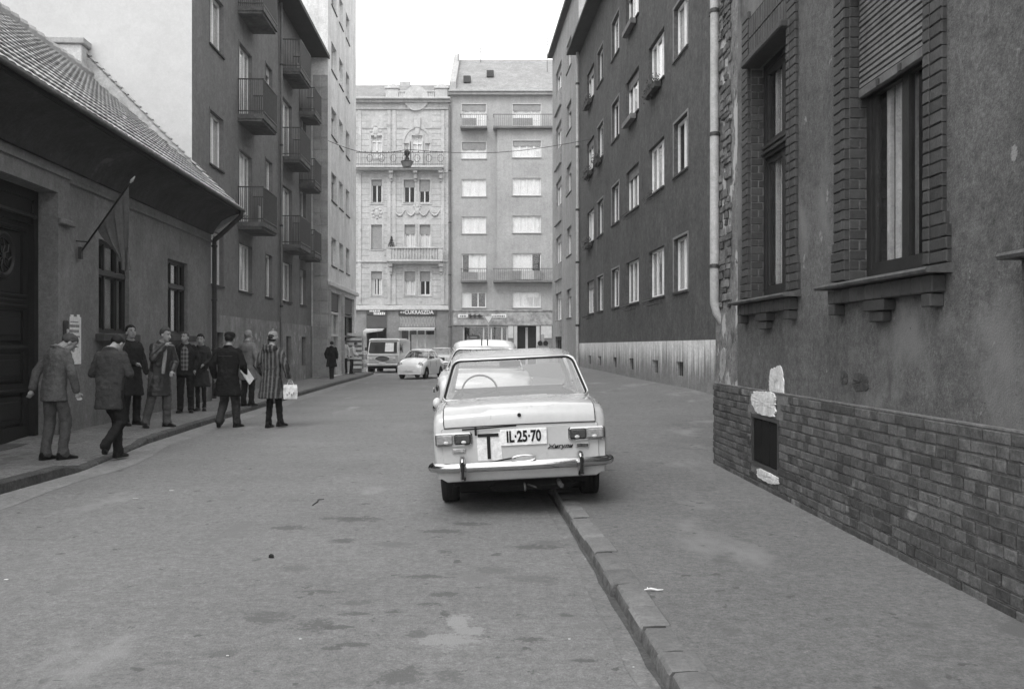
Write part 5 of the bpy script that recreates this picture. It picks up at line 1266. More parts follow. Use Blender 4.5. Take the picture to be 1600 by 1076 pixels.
        for (sx, sy, r_, a0) in ((1, 0, g.get('rc', .06)*.7, -90), (1, 1, g.get('rc', .06), 0), (-1, 1, g.get('rc', .06), 90), (-1, 0, g.get('rc', .06)*.7, 180)):
            du, dv = r_/B[2], r_/Ls; cu_, cv = sx*(1-du), (1-dv if sy else dv); arc = []
            for k_ in range(6):
                an = math.radians(a0+18*k_); arc.append((cu_+du*math.cos(an), cv+dv*math.sin(an)))
            q = MB(); q.add([gpt(sx, sy, .004)]+[gpt(u_, v_, .004) for u_, v_ in arc], [(0, k_+1, k_+2) for k_ in range(5)]); q.build('corner', body_m, root, fix=False)
            bd += [gpt(u_, v_, .002) for u_, v_ in arc]
            nx = {(1, 0): [(1, .5)], (1, 1): [(s__, 1) for s__ in (.6, .2, -.2, -.6)], (-1, 1): [(-1, .5)], (-1, 0): [(s__, 0) for s__ in (-.6, -.2, .2, .6)]}[(sx, sy)]
            bd += [gpt(u_, v_, .002) for u_, v_ in nx]
        bd.append(bd[0])
        q = MB(); q.tube(bd, .014, 6); q.build('rubber_seal', rub2, o)
        q = MB(); q.tube([(x*1.022, y+sg*.008, z+.006) for x, y, z in bd], .009, 6); q.build('chrome_strip', chrome_s, o)
        return o
    glass(RB, RT, 'rear_window', p.get('rglass', gl_car), -.05 if g.get('bow', 1) else 0); glass(FB, FT, 'windscreen', gl_car, .08)
    # cabin: seats, shelf, wheel, dashboard, mirror
    if p.get('cabin', True):
        q = MB(); q.bbox(-RB[2]*.93, RB[2]*.93, RB[0]+.03, cy+.18, bz-.05, bz-.005, .01); q.build('parcel_shelf', M('shelf_grey', .2, .8), root)
        q = MB(); q.bbox(-.6, .6, cy+.2, cy+.38, bz-.32, bz+.0, .05); q.build('rear_seat', seatm, root, smooth=40)
        for s_ in (-1, 1): q = MB(); q.bbox(s_*.34-.24, s_*.34+.24, by-.12, by+.02, bz-.32, bz+.015, .05); q.build('front_seat', seatm, root, smooth=40)
        q = MB(); q.bbox(-.64, .64, ay-.35, FB[0]-.02, bz-.3, bz-.02, .03); q.build('dashboard', inter, root)
        q = MB(); c_ = Vector((-.36, ay-.55, bz+.02)); R_ = Matrix.Rotation(math.radians(62), 4, 'X')
        q.tube([tuple(c_+R_ @ Vector((.2*math.cos(a*PI/12), .2*math.sin(a*PI/12), 0))) for a in range(25)], .012, 6); q.tube([tuple(c_+R_ @ Vector((-.19, 0, 0))), tuple(c_+R_ @ Vector((0, -.03, -.03))), tuple(c_+R_ @ Vector((.19, 0, 0)))], .01, 5); q.build('steering_wheel', ink, root, smooth=60)
        q = MB(); q.bbox(-.12, .12, FT[0]-.05, FT[0]-.03, FT[1]-.13, FT[1]-.06, .01); q.build('rear_view_mirror', ink, root)
    # wheels
    ww = p.get('tw', .165); tr_ = p['track']/2
    for (yc, zc_, r_) in arches:
        for s_ in (-1, 1):
            wl = empty('wheel', (s_*(tr_), yc, p['wr']), 0, root); R_ = p['wr']; Mx = Matrix.Rotation(s_*PI/2, 4, 'Y')
            q = MB(); h2 = ww/2; q.lathe([(R_*.66, -h2*.8), (R_*.82, -h2), (R_*.95, -h2*.96), (R_*1.0, -h2*.72), (R_*1.003, -h2*.3), (R_*.99, -h2*.27), (R_*.99, -h2*.2), (R_*1.003, -h2*.17), (R_*1.003, h2*.17), (R_*.99, h2*.2), (R_*.99, h2*.27), (R_*1.003, h2*.3), (R_, h2*.72), (R_*.95, h2*.96), (R_*.82, h2), (R_*.66, h2*.8)], 32, Mx); q.build('tyre', rubber, wl, smooth=40)
            q = MB(); q.lathe([(R_*.66, h2*.7), (R_*.64, h2*.78), (R_*.5, h2*.5), (R_*.45, h2*.62), (R_*.28, h2*.85), (R_*.1, h2*.95), (.001, h2*.96)], 24, Mx, caps=False); q.build('hubcap', hub, wl, smooth=40)
    # doors: seams as thin dark grooves
    for s_ in (-1, 1):
        for yy in p.get('seams', []):
            q = MB(); z0 = .34; pts = []
            for k_ in range(7):
                T = it(D, yy); hw = it(Wd, yy); t = k_/6; z = z0+(T-.1-z0)*t; pts.append((s_*(hw*(1-.05*rd*(1-t)**2.2-.025*rd*t**2)+.001), yy, z))
            q.tube(pts, .004, 4); q.build('door_seam', rub2, root)
        for yy in p.get('handles', []):
            q = MB(); hw = it(Wd, yy); q.bbox(s_*hw-.015, s_*hw+.03, yy-.07, yy+.07, bz-.17, bz-.14, .006); q.build('door_handle', chrome_s, root)
    return root
# ---- the parked saloon in the foreground
PZ = dict(L=4.05, zb=lambda y: interp([(.04, .33), (.3, .32), (.5, .28), (3.8, .22), (4.0, .26)], y),
    D=[(.045, .772), (.052, .82), (.072, .868), (.11, .905), (.18, .925), (.5, .952), (.80, .968), (1.2, .955), (3.0, .955), (3.2, .945), (3.8, .86), (3.98, .80), (4.03, .68)],
    W=[(.045, .755), (.075, .772), (.2, .782), (1.0, .795), (2.0, .80), (3.0, .795), (3.8, .775), (4.03, .73)],
    crown=.022, cab=(.85, 3.0), arches=[(.85, .30, .335), (3.27, .30, .335)], wr=.30, track=1.335, sh=.075, round=.75,
    gh=dict(rb=(.82, .965, .715), rt=(1.20, 1.345, .605), ft=(2.55, 1.36, .60), fb=(3.06, .965, .70), belt=.955, bh=.735, side=(1.10, 2.93, 1.98), sidet=(1.42, 2.5), crown=.055, arch=.03, belly=.02, rc=.09),
    seams=[1.15, 1.98, 2.95], handles=[1.3, 2.1], rglass=gl_rear)
SV = -.0282
carp = M('paint_pale_grey', .46, .26, var=.06, scale=2.5, fine=.02, fscale=15, bump=.02, bscale=8, spec=.5, coat=.7, spots=[(.36, 9, .66, .72, (1, 1, .5))])
car1 = car('parked_car', PZ, (.085, 8.0, 0.0), 0, carp, 0, 'pale saloon seen from behind with plate IL-25-70 and a taped T, parked half on kerb')
car1.rotation_euler = (0, -math.radians(2.7), math.atan(-SV)); car1.location = (.105, 7.98, .035)
def add(nm, mb, mat, par=car1, smooth=None, fix=True): return mb.build(nm, mat, par, smooth=smooth, fix=fix)
# boot lid: a skin just proud of the deck with its own gap
q = MB(); prof = [(.040, .778), (.042, .82), (.062, .873), (.10, .912), (.175, .933), (.35, .948), (.55, .962), (.775, .974)]
R = []
for (y, z) in prof:
    hw = .665 if y < .4 else .665-.03*(y-.4)
    R.append([(hw*(-1+2*i/12), y-.0, z+.022*(1-(abs(-1+2*i/12))**2)*(.3 if y < .07 else 1)) for i in range(13)])
inn = [[(x, y+.012, z-.02) for x, y, z in r] for r in R]
vs = [p_ for r in R for p_ in r]; n = 13; fs = [(j*n+i, j*n+i+1, (j+1)*n+i+1, (j+1)*n+i) for j in range(len(R)-1) for i in range(n-1)]
q.add(vs, fs); 
def bdry(R): return [R[0][i] for i in range(13)]+[r[12] for r in R[1:]]+[R[-1][i] for i in range(11, -1, -1)]+[r[0] for r in R[-2:0:-1]]
bd = bdry(R); bi = [(x*.997, y+.014, z-.02) for x, y, z in bd]; nb = len(bd); q.add(bd+bi, [(i, (i+1) % nb, (i+1) % nb+nb, i+nb) for i in range(nb)])
lid = add('boot_lid', q, carp, smooth=38)
q = MB(); q.tube([(x*1.006, y-.003, z-.006) for x, y, z in bd]+[bd[0]], .0045, 4); add('boot_gap', q, rub2, lid)
q = MB(); q.lathe([(.001, .022), (.012, .022), (.017, .01), (.017, 0)], 12, Matrix.Translation((.0, .05, .862)) @ Matrix.Rotation(PI/2, 4, 'X')); add('boot_lock', q, ink, lid)
q = MB(); q.box(-.37, .37, .56, .572, .9815, .984); q.box(-.37, -.36, .56, .75, .982, .984); q.box(.36, .37, .56, .75, .982, .984); add('deck_groove', q, M('paint_shade', .45, .5), lid)
# recessed rear panel field between the lamps
q = MB(); q.bbox(-.36, .70, .028, .05, .445, .765, .012) ; 
q = MB(); q.bbox(-.70, .70, .035, .06, .415, .766, .016); add('rear_panel', q, carp, smooth=30)
for s_ in (-1, 1):
    cx = s_*.585; z0 = .618; hh = .116; W = .325
    q = MB(); q.bbox(cx-W/2, cx+W/2, .0, .05, z0, z0+hh, .014); lb = add('tail_lamp', q, chrome)
    a, b_ = cx-W/2+.012, cx+W/2-.012; mid = cx
    o_in = (s_ < 0)
    outer = (a, mid-.004) if s_ < 0 else (mid+.004, b_); inn_ = (mid+.004, b_) if s_ < 0 else (a, mid-.004)
    q = MB(); q.bbox(outer[0], outer[1], -.020, .01, z0+.012, z0+hh-.012, .014); q.build('indicator_lens', lens_o, lb, smooth=30)
    q = MB(); q.bbox(inn_[0], inn_[1], -.020, .01, z0+.012, z0+hh-.012, .014); q.build('brake_lens', lens_r, lb, smooth=30)
    for (aa, bb) in (outer, inn_):
        q = MB(); c_ = (aa+bb)/2; q.ell((c_+s_*(-.01), -.018, z0+.034), (.024, .006, .014)); q.build('reflector', lens_w, lb, smooth=60)
    q = MB(); c_ = s_*.545; q.bbox(c_-.058, c_+.058, .012, .04, .553, .593, .006); rfl = add('reflector_bar', q, chrome_s)
    q = MB(); q.bbox(c_-.05, c_+.05, .004, .02, .559, .587, .006); q.build('lens', lens_o if s_ < 0 else lens_r, rfl)
# number plate and the taped T
q = MB(); q.bbox(-.175, .235, .018, .034, .598, .742, .003); pl = add('number_plate', q, M('plate_white', .8, .4, var=.02, bump=0))
tx = text_mesh('IL·25·70', .135, ink, .0015, .70, .0045); o = obj('lettering', tx, pl, (.03, .0145, .671))
for x in (-.16, .22): q = MB(); q.lathe([(.001, .004), (.006, .003), (.007, 0)], 8, Matrix.Translation((x, .018, .725)) @ Matrix.Rotation(PI/2, 4, 'X')); q.build('screw', chrome_s, pl)
q = MB(); q.add([(-.385, .026, .70), (-.175, .030, .725), (-.165, .0285, .47), (-.38, .0275, .475), (-.33, .024, .60), (-.22, .0265, .60)], [(0, 3, 4), (0, 4, 5, 1), (4, 3, 2, 5), (1, 5, 2)]); pp = add('paper_sheet', q, M('paper_sheet_white', .68, .7, var=.06, bump=.15), fix=False)
q = MB(); q.box(-.375, -.19, .018, .0215, .685, .713); q.box(-.296, -.266, .018, .0215, .49, .686); q.build('letter_t', ink, pp)
q = MB(); q.add([(-.51, .016, .748), (-.03, .016, .765), (-.03, .016, .778), (-.51, .016, .763)], [(0, 1, 2, 3)]); q.add([(-.40, .0155, .729), (-.20, .0155, .765), (-.20, .0155, .775), (-.40, .0155, .741)], [(0, 1, 2, 3)]) if False else None
q.box(-.40, -.38, .0145, .0155, .70, .772); q.build('tape', ink, pp, fix=False)
q = MB(); q.add([(-.385, .020, .44), (-.05, .020, .485), (-.05, .020, .498), (-.385, .020, .452)], [(0, 1, 2, 3)]); q.build('tape', ink, pp, fix=False)
# script badge
tx = text_mesh('Жигули', .052, ink, .002, 1.15, .001, .35); obj('badge_lettering', tx, car1, (.345, .028, .570)); q = MB(); q.box(.25, .44, .027, .030, .556, .559); add('badge_underline', q, ink)
# bumper: shaped blade wrapping round the corners
def blade(par, hw, y0, z0, z1, depth, mat, wrap=.28, nm='bumper', sgn=1):
    pts = [(-hw-.02, y0+sgn*wrap), (-hw-.02, y0+sgn*.08), (-hw+.03, y0+sgn*.012), (-hw+.14, y0-sgn*.018), (0, y0-sgn*.045), (hw-.14, y0-sgn*.018), (hw-.03, y0+sgn*.012), (hw+.02, y0+sgn*.08), (hw+.02, y0+sgn*wrap)]
    R = []
    for i, (x, y) in enumerate(pts):
        nx, ny = (0, -sgn)
        if i < 2: nx, ny = (-1, 0)
        elif i > 6: nx, ny = (1, 0)
        elif i == 2: nx, ny = (-.7, -.7*sgn)
        elif i == 6: nx, ny = (.7, -.7*sgn)
        tt = 1 if 0 < i < 8 else .25; H_ = z1-z0; zc_ = (z0+z1)/2
        prof = [(0, z0), (depth*.55, z0+H_*.03), (depth*.9, z0+H_*.25), (depth, z0+H_*.55), (depth*.8, z0+H_*.8), (depth*.35, z1), (0, z1-.005)]
        R.append([(x+nx*d*tt, y+ny*d*tt, zc_+(z-zc_)*(1 if tt == 1 else .6)) for d, z in prof])
    q = MB(); q.loft(R); return q.build(nm, mat, par, smooth=50)
bm_ = blade(car1, .755, .0, .39, .472, .05, chrome)
for s_ in (-1, 1):
    x = s_*.515; q = MB(); R = []
    for (z, d, w_) in ((.315, .05, .016), (.325, .09, .026), (.40, .115, .03), (.47, .115, .03), (.50, .10, .028), (.522, .07, .02), (.528, .03, .01)):
        R.append([(x-w_, -.0, z), (x-w_*.9, -d*.8, z), (x-w_*.3, -d-.01, z), (x+w_*.3, -d-.01, z), (x+w_*.9, -d*.8, z), (x+w_, -.0, z)])
    q.loft(R); ov = q.build('overrider', chrome, bm_, smooth=50)
    q = MB(); q.bbox(x-.013, x+.013, -.140, -.118, .34, .49, .006); q.build('rubber_buffer', rub2, ov)
q = MB(); q.tube([(.02+.10*math.cos(a)*1.0, -.06, .492+.026*math.sin(a)) for a in [i*PI/12 for i in range(25)]], .009, 6); q.build('plate_lamp_loop', chrome_s, bm_, smooth=60)
q = MB(); q.bbox(-.58, .58, .5, 3.9, .12, .24, .02); q.bbox(-.3, .5, .15, .8, .17, .27, .05); q.bbox(-.74, -.58, 1.3, 2.9, .15, .26, .02); q.bbox(.58, .74, 1.3, 2.9, .15, .26, .02); add('floor_pan_light_block', q, under); q = MB(); q.loft([[(-.66, .05, .30), (.66, .05, .30), (.66, .3, .30), (-.66, .3, .30)], [(-.70, .03, .33), (.70, .03, .33), (.71, .3, .33), (-.71, .3, .33)], [(-.735, .02, .40), (.735, .02, .40), (.74, .3, .40), (-.74, .3, .40)]]); add('valance', q, carp, smooth=30); q = MB(); q.tube([(-.66, .05, .302), (.66, .05, .302)], .006, 6); add('valance_edge', q, hub)  # floor pan made low and wide to cut light under the car
q = MB(); q.tube([(.33, .5, .25), (.33, .0, .24), (.34, -.045, .235)], .021, 10); add('exhaust_pipe', q, rust, smooth=60)
q = MB(); q.tube([(.02, .1, .25), (.02, -.03, .235), (.02, -.05, .22), (.02, -.03, .205), (.02, .0, .21)], .010, 6); q.tube([(.05, .1, .24), (.12, -.02, .225)], .008, 6); add('tow_hook', q, rust, smooth=60)
q = MB(); q.tube([(-.6, .85, .30), (.6, .85, .30)], .04, 8); q.lathe([(.02, -.1), (.12, -.06), (.12, .06), (.02, .1)], 12, Matrix.Translation((0, .85, .3)) @ Matrix.Rotation(PI/2, 4, 'Y')); add('rear_axle', q, under)
q = MB(); q.bbox(.12, .32, .92, 1.0, .955, .985, .01); add('cap_on_shelf', q, M('cloth_pale', .6, .9))
for s_ in (-1, 1):
    q = MB(); q.tube([(s_*.808, 1.0, .615), (s_*.815, 2.0, .615), (s_*.805, 3.0, .615)], .008, 5); add('side_moulding', q, chrome_s)
# ---- rounded saloon parked in front of it
PG = dict(L=4.7, zb=.28, D=[(.03, .62), (.06, .80), (.15, .93), (.4, 1.0), (1.2, 1.05), (1.5, 1.06), (3.1, 1.07), (3.5, 1.04), (4.3, .98), (4.6, .86), (4.68, .6)],
    W=[(.03, .70), (.1, .78), (.4, .84), (1.5, .87), (3.2, .86), (4.2, .84), (4.68, .74)], crown=.05, cab=(1.35, 3.1), arches=[(1.0, .34, .36), (3.75, .34, .36)], wr=.34, track=1.42, sh=.16, round=1.4,
    gh=dict(rb=(1.25, 1.08, .70), rt=(1.72, 1.45, .54), ft=(2.75, 1.46, .56), fb=(3.15, 1.08, .72), belt=1.06, bh=.74, side=(1.6, 3.02, 2.3), sidet=(1.95, 2.7), crown=.13, arch=.05, belly=.05, rc=.14),
    seams=[1.6, 2.3, 3.0], handles=[1.75, 2.45])
c2_ = car('parked_car', PG, (-.46, 15.3, 0), math.atan(-SV)+.0, paint('paint_white', .66), 0, 'white round roofed saloon with two stripes over its roof, parked ahead of the taped saloon')
for s_ in (-.06, .05):
    q = MB(); g = PG['gh']; pts = [(s_+.0, 1.74+1.0*t/10, 1.455+.05*math.sin(PI*t/10)+.13*(.35+.65*math.sin(PI*min(1, t/10*.9+.05)))+.004) for t in range(11)]; q.tube(pts, .012, 4); q.build('roof_stripe', trim_d, c2_)
for s_ in (-1, 1):
    q = MB(); q.ell((s_*.80, .10, .80), (.03, .04, .06)); q.build('tail_lamp', lens_r, c2_, smooth=60)
    q = MB(); q.ell((s_*.80, -.02, .55), (.07, .07, .09)); q.build('overrider', sign_w, c2_, smooth=60)
    q = MB(); q.ell((s_*.91, 1.0, .72), (.02, .14, .05)); q.build('trim', chrome_s, c2_, smooth=60)
blade(c2_, .80, .0, .40, .52, .06, chrome)
q = MB(); q.box(-.2, .2, .0, .02, .6, .72); q.build('number_plate', sign_w, c2_)
# ---- small white rear engined car driving towards us
PF = dict(L=3.2, zb=.22, D=[(.03, .6), (.1, .78), (.35, .9), (.8, .97), (2.3, .92), (2.55, .885), (2.85, .78), (3.05, .66), (3.14, .56), (3.17, .42)],
    W=[(.03, .56), (.2, .64), (.8, .69), (2.4, .69), (2.8, .68), (3.05, .65), (3.17, .58)], crown=.07, cab=(.8, 2.3), arches=[(.62, .27, .30), (2.58, .27, .30)], wr=.265, track=1.15, tw=.13, sh=.16, round=1.5,
    gh=dict(rb=(.55, .95, .50), rt=(.98, 1.27, .46), ft=(1.88, 1.28, .47), fb=(2.32, .93, .60), belt=.92, bh=.62, side=(.85, 2.22, 1.35), sidet=(1.12, 1.84), crown=.10, arch=.03, belly=.03, rc=.12), seams=[1.35, 2.2], handles=[1.5])
def place_front(px, py_ground, Lc, z=0):   # the front bumper stands here and faces the camera
    Yf = FP*(EH-z)/(py_ground-541); return ((px-800)*Yf/FP, Yf+Lc)
def face_us(px, py, Lc, d):
    Yf = FP*EH/(py-541); return ((px-800)*Yf/FP-Lc*math.sin(d), Yf+Lc*math.cos(d), 0)
c3_ = car('small_car', PF, face_us(639, 592.5, 3.2, -.26), PI-.26, paint('paint_bright_white', .80), 0, 'small rounded white car driving towards the camera in the road')
for s_ in (-1, 1):
    q = MB(); q.lathe([(.001, .03), (.07, .02), (.10, -.01), (.10, -.05)], 14, Matrix.Translation((s_*.50, 3.045, .66)) @ Matrix.Rotation(-PI/2-.2, 4, 'X')); hl_ = q.build('headlight', lens_w, c3_, smooth=50)
    q = MB(); q.tube([(s_*.50+.105*math.cos(a*PI/8), 3.045, .66+.105*math.sin(a*PI/8)) for a in range(17)], .014, 5); q.build('bezel', metal_d, hl_)
    q = MB(); q.ell((s_*.54, 3.06, .50), (.035, .03, .025)); q.build('indicator', lens_o, c3_, smooth=60)
q = MB(); q.ell((0, 3.10, .60), (.06, .03, .045)); q.tube([(-.25, 3.09, .6), (-.06, 3.11, .6)], .008, 4); q.tube([(.06, 3.11, .6), (.25, 3.09, .6)], .008, 4); q.build('nose_badge', chrome_s, c3_, smooth=60)
q = MB(); q.box(-.2, .2, 3.19, 3.205, .37, .46); q.build('number_plate', sign_w, c3_)
X, Yr = place_front(683, 577, 4.1)
PQ = dict(PZ); PQ['cabin'] = False; PQ['rglass'] = gl_car
PQ = dict(PQ, D=[(.045, .70), (.08, .86), (.5, .93), (1.2, .95), (3.0, .955), (3.6, .90), (3.9, .86), (4.0, .80), (4.03, .60)], cabin=True)
c4_ = car('distant_car', PQ, (X, Yr+2, 0), PI-.02, paint('paint_white', .66), 0, 'distant pale saloon with dark grille facing us beyond the small white car')
q = MB(); q.bbox(-.42, .42, 4.01, 4.05, .56, .74, .02); q.build('grille', ink, c4_)
for s_ in (-1, 1): q = MB(); q.lathe([(.001, .03), (.07, .02), (.09, -.02)], 12, Matrix.Translation((s_*.56, 4.03, .66)) @ Matrix.Rotation(-PI/2, 4, 'X')); q.build('headlight', lens_w, c4_, smooth=50)
blade(c4_, .80, 4.05, .38, .48, .04, chrome_s, sgn=-1)
# ---- delivery van, nose towards the camera
vn = empty('delivery_van', face_us(597.5, 582.5, 4.5, -.04), PI-.04); tag(vn, 'boxy two tone delivery van parked nose forward by the left kerb', 'van')
vp, vp2 = paint('paint_van', .52), paint('paint_van_light', .66)
def rr_ring(y, hw, z0, z1, r=.12, tw_=1.0):
    pts = []
    for (cx, cz, a0) in ((hw-r, z0+r*.5, -90), (hw*tw_-r, z1-r, 0), (-hw*tw_+r, z1-r, 90), (-hw+r, z0+r*.5, 180)):
        for k_ in range(5):
            a = math.radians(a0+k_*22.5); pts.append((cx+r*math.cos(a), y, cz+r*(1 if a0 in (0, 90) else .5)*math.sin(a)))
    return pts
q = MB(); R = [rr_ring(.0, .82, .5, 1.8), rr_ring(.04, .90, .42, 1.88)]+[rr_ring(y, .925, .36, 1.90, .14, .93) for y in (.15, 1.5, 3.0, 3.75)]
R += [rr_ring(3.95, .925, .36, 1.84, .14, .92), rr_ring(4.15, .92, .36, 1.50, .13, .95), rr_ring(4.30, .90, .36, 1.13, .13, .98), rr_ring(4.42, .87, .38, 1.06, .16, .97), rr_ring(4.48, .80, .44, .98, .18, .95)]
q.loft(R); q.build('body', vp, vn, smooth=45)
q = MB(); q.loft([rr_ring(y, hw, z0, z1, .11, 1) for (y, hw, z0, z1) in ((3.98, .84, 1.78, 1.90), (3.9, .87, 1.8, 1.935), (3.5, .88, 1.8, 1.96), (1, .88, 1.8, 1.96), (.1, .85, 1.8, 1.93))]); q.build('roof', vp2, vn, smooth=45)
q = MB(); q.loft([[(-.80, 4.30, 1.14), (.80, 4.30, 1.14), (.76, 4.0, 1.76), (-.76, 4.0, 1.76)], [(-.80, 4.41, 1.15), (.80, 4.41, 1.15), (.76, 4.12, 1.76), (-.76, 4.12, 1.76)]]); q.build('windscreen', M('glass_dark', .03, .08, var=0, fine=0, bump=0, spec=.8), vn)
q = MB(); q.add([(-.30, 4.28, 1.18), (-.72, 4.28, 1.18), (-.68, 4.04, 1.66), (-.30, 4.05, 1.66)], [(0, 1, 2, 3)]); 
q = MB(); q.add([(-.62, 4.415, 1.20), (-.12, 4.415, 1.20), (-.12, 4.165, 1.70), (-.60, 4.165, 1.70)], [(0, 1, 2, 3)]); q.build('glass_reflection', paper, vn, fix=False)  # white sheet before the windscreen, painted in for its reflection
q = MB(); q.bbox(-.86, .86, 4.42, 4.50, .96, 1.07, .03); q.build('waist_band', vp2, vn, smooth=40)
q = MB(); q.lathe([(.001, .02), (.25, .02), (.27, 0), (.27, -.06)], 20, Matrix.Translation((0, 4.50, .80)) @ Matrix.Diagonal((1.55, 1, .62, 1)) @ Matrix.Rotation(-PI/2, 4, 'X')); gr = q.build('grille', trim_d, vn)
q = MB(); q.tube([(.42*math.cos(a*PI/12), 4.52, .80+.17*math.sin(a*PI/12)) for a in range(25)], .014, 5); [q.tube([(-.38, 4.525, .80+dz), (.38, 4.525, .80+dz)], .006, 4) for dz in (-.08, -.03, .03, .08)]; q.build('grille_ring', chrome_s, gr)
for s_ in (-1, 1):
    q = MB(); q.lathe([(.001, .04), (.08, .03), (.11, -.01), (.11, -.08)], 16, Matrix.Translation((s_*.67, 4.46, .80)) @ Matrix.Rotation(-PI/2, 4, 'X')); q.build('headlight', lens_w, vn, smooth=50)
    q = MB(); q.bbox(s_*1.0-.07, s_*1.0+.07, 4.1, 4.16, 1.25, 1.45, .02); q.tube([(s_*.9, 4.1, 1.3), (s_*1.0, 4.12, 1.35)], .012, 5); q.build('wing_mirror', trim_d, vn)
    for yc in (.9, 3.6):
        wl = empty('wheel', (s_*.76, yc, .33), 0, vn); q = MB(); q.lathe([(.2, -.09), (.31, -.09), (.33, -.06), (.33, .06), (.31, .09), (.2, .09)], 20, Matrix.Rotation(s_*PI/2, 4, 'Y')); q.build('tyre', rubber, wl, smooth=40)
        q = MB(); q.lathe([(.2, .07), (.1, .08), (.001, .09)], 16, Matrix.Rotation(s_*PI/2, 4, 'Y'), caps=False); q.build('hubcap', hub, wl, smooth=40)
        q = MB(); q.lathe([(.40, -.2), (.40, .07)], 20, Matrix.Translation((s_*.86, yc, .34)) @ Matrix.Rotation(s_*PI/2, 4, 'Y')); q.build('wheel_arch', under, vn)
    MB().box(s_*.925-.0, s_*.925+.012, 2.9, 3.7, 1.15, 1.65).build('side_glass', M('glass_dark', .03), vn)
q = MB(); q.bbox(-.90, .90, 4.48, 4.56, .42, .53, .03); q.build('bumper', sign_w, vn, smooth=40)
q = MB(); q.box(-.8, .8, .2, 4.4, .25, .42); q.build('underbody', under, vn)
q = MB(); q.box(-.2, .2, 4.56, 4.57, .52, .62); q.build('number_plate', sign_w, vn)
# ================================================================ PEOPLE
skin = M('skin', .34, .6, var=.06, fine=.03, bump=.1)
hair_d = M('hair_dark', .014, .5, var=.2, scale=30, bump=.8, bscale=90)
hair_m = M('hair_brown', .07, .55, var=.25, scale=30, bump=.8, bscale=90)
hair_g = M('hair_grey', .22, .6, var=.25, scale=30, bump=.8, bscale=90)
shoe_m = M('shoe_leather', .012, .35, var=.1, bump=.1)
def cloth(name, v, **k): return M('cloth_'+name, v, .9, spec=.08, var=.10, scale=6, fine=.12, fscale=140, bump=.5, bscale=160, **k)
TEX = bpy.data.textures.new('folds', 'CLOUDS'); TEX.noise_scale = .06; TEX.noise_depth = 2
def blob(mb, name, mats, parent, voxel=.012, smooth=6, folds=0.0, fac=.5):
    me = mb.mesh(name, mats); fixn(me); o = bpy.data.objects.new(name, me); C.objects.link(o)
    r = o.modifiers.new('r', 'REMESH'); r.mode = 'VOXEL'; r.voxel_size = voxel; r.use_smooth_shade = True
    s_ = o.modifiers.new('s', 'SMOOTH'); s_.iterations = smooth; s_.factor = fac
    if folds:
        d = o.modifiers.new('d', 'DISPLACE'); d.texture = TEX; d.strength = folds; d.mid_level = .5; d.texture_coords = 'LOCAL'
    dg = bpy.context.evaluated_depsgraph_get(); dg.update()
    m2 = bpy.data.meshes.new_from_object(o.evaluated_get(dg)); m2.name = name
    bpy.data.objects.remove(o); m2.materials.clear(); m2.materials.append(mats)
    m2.polygons.foreach_set('use_smooth', [True]*len(m2.polygons))
    return obj(name, m2, parent)
def V(*a): return Vector(a)
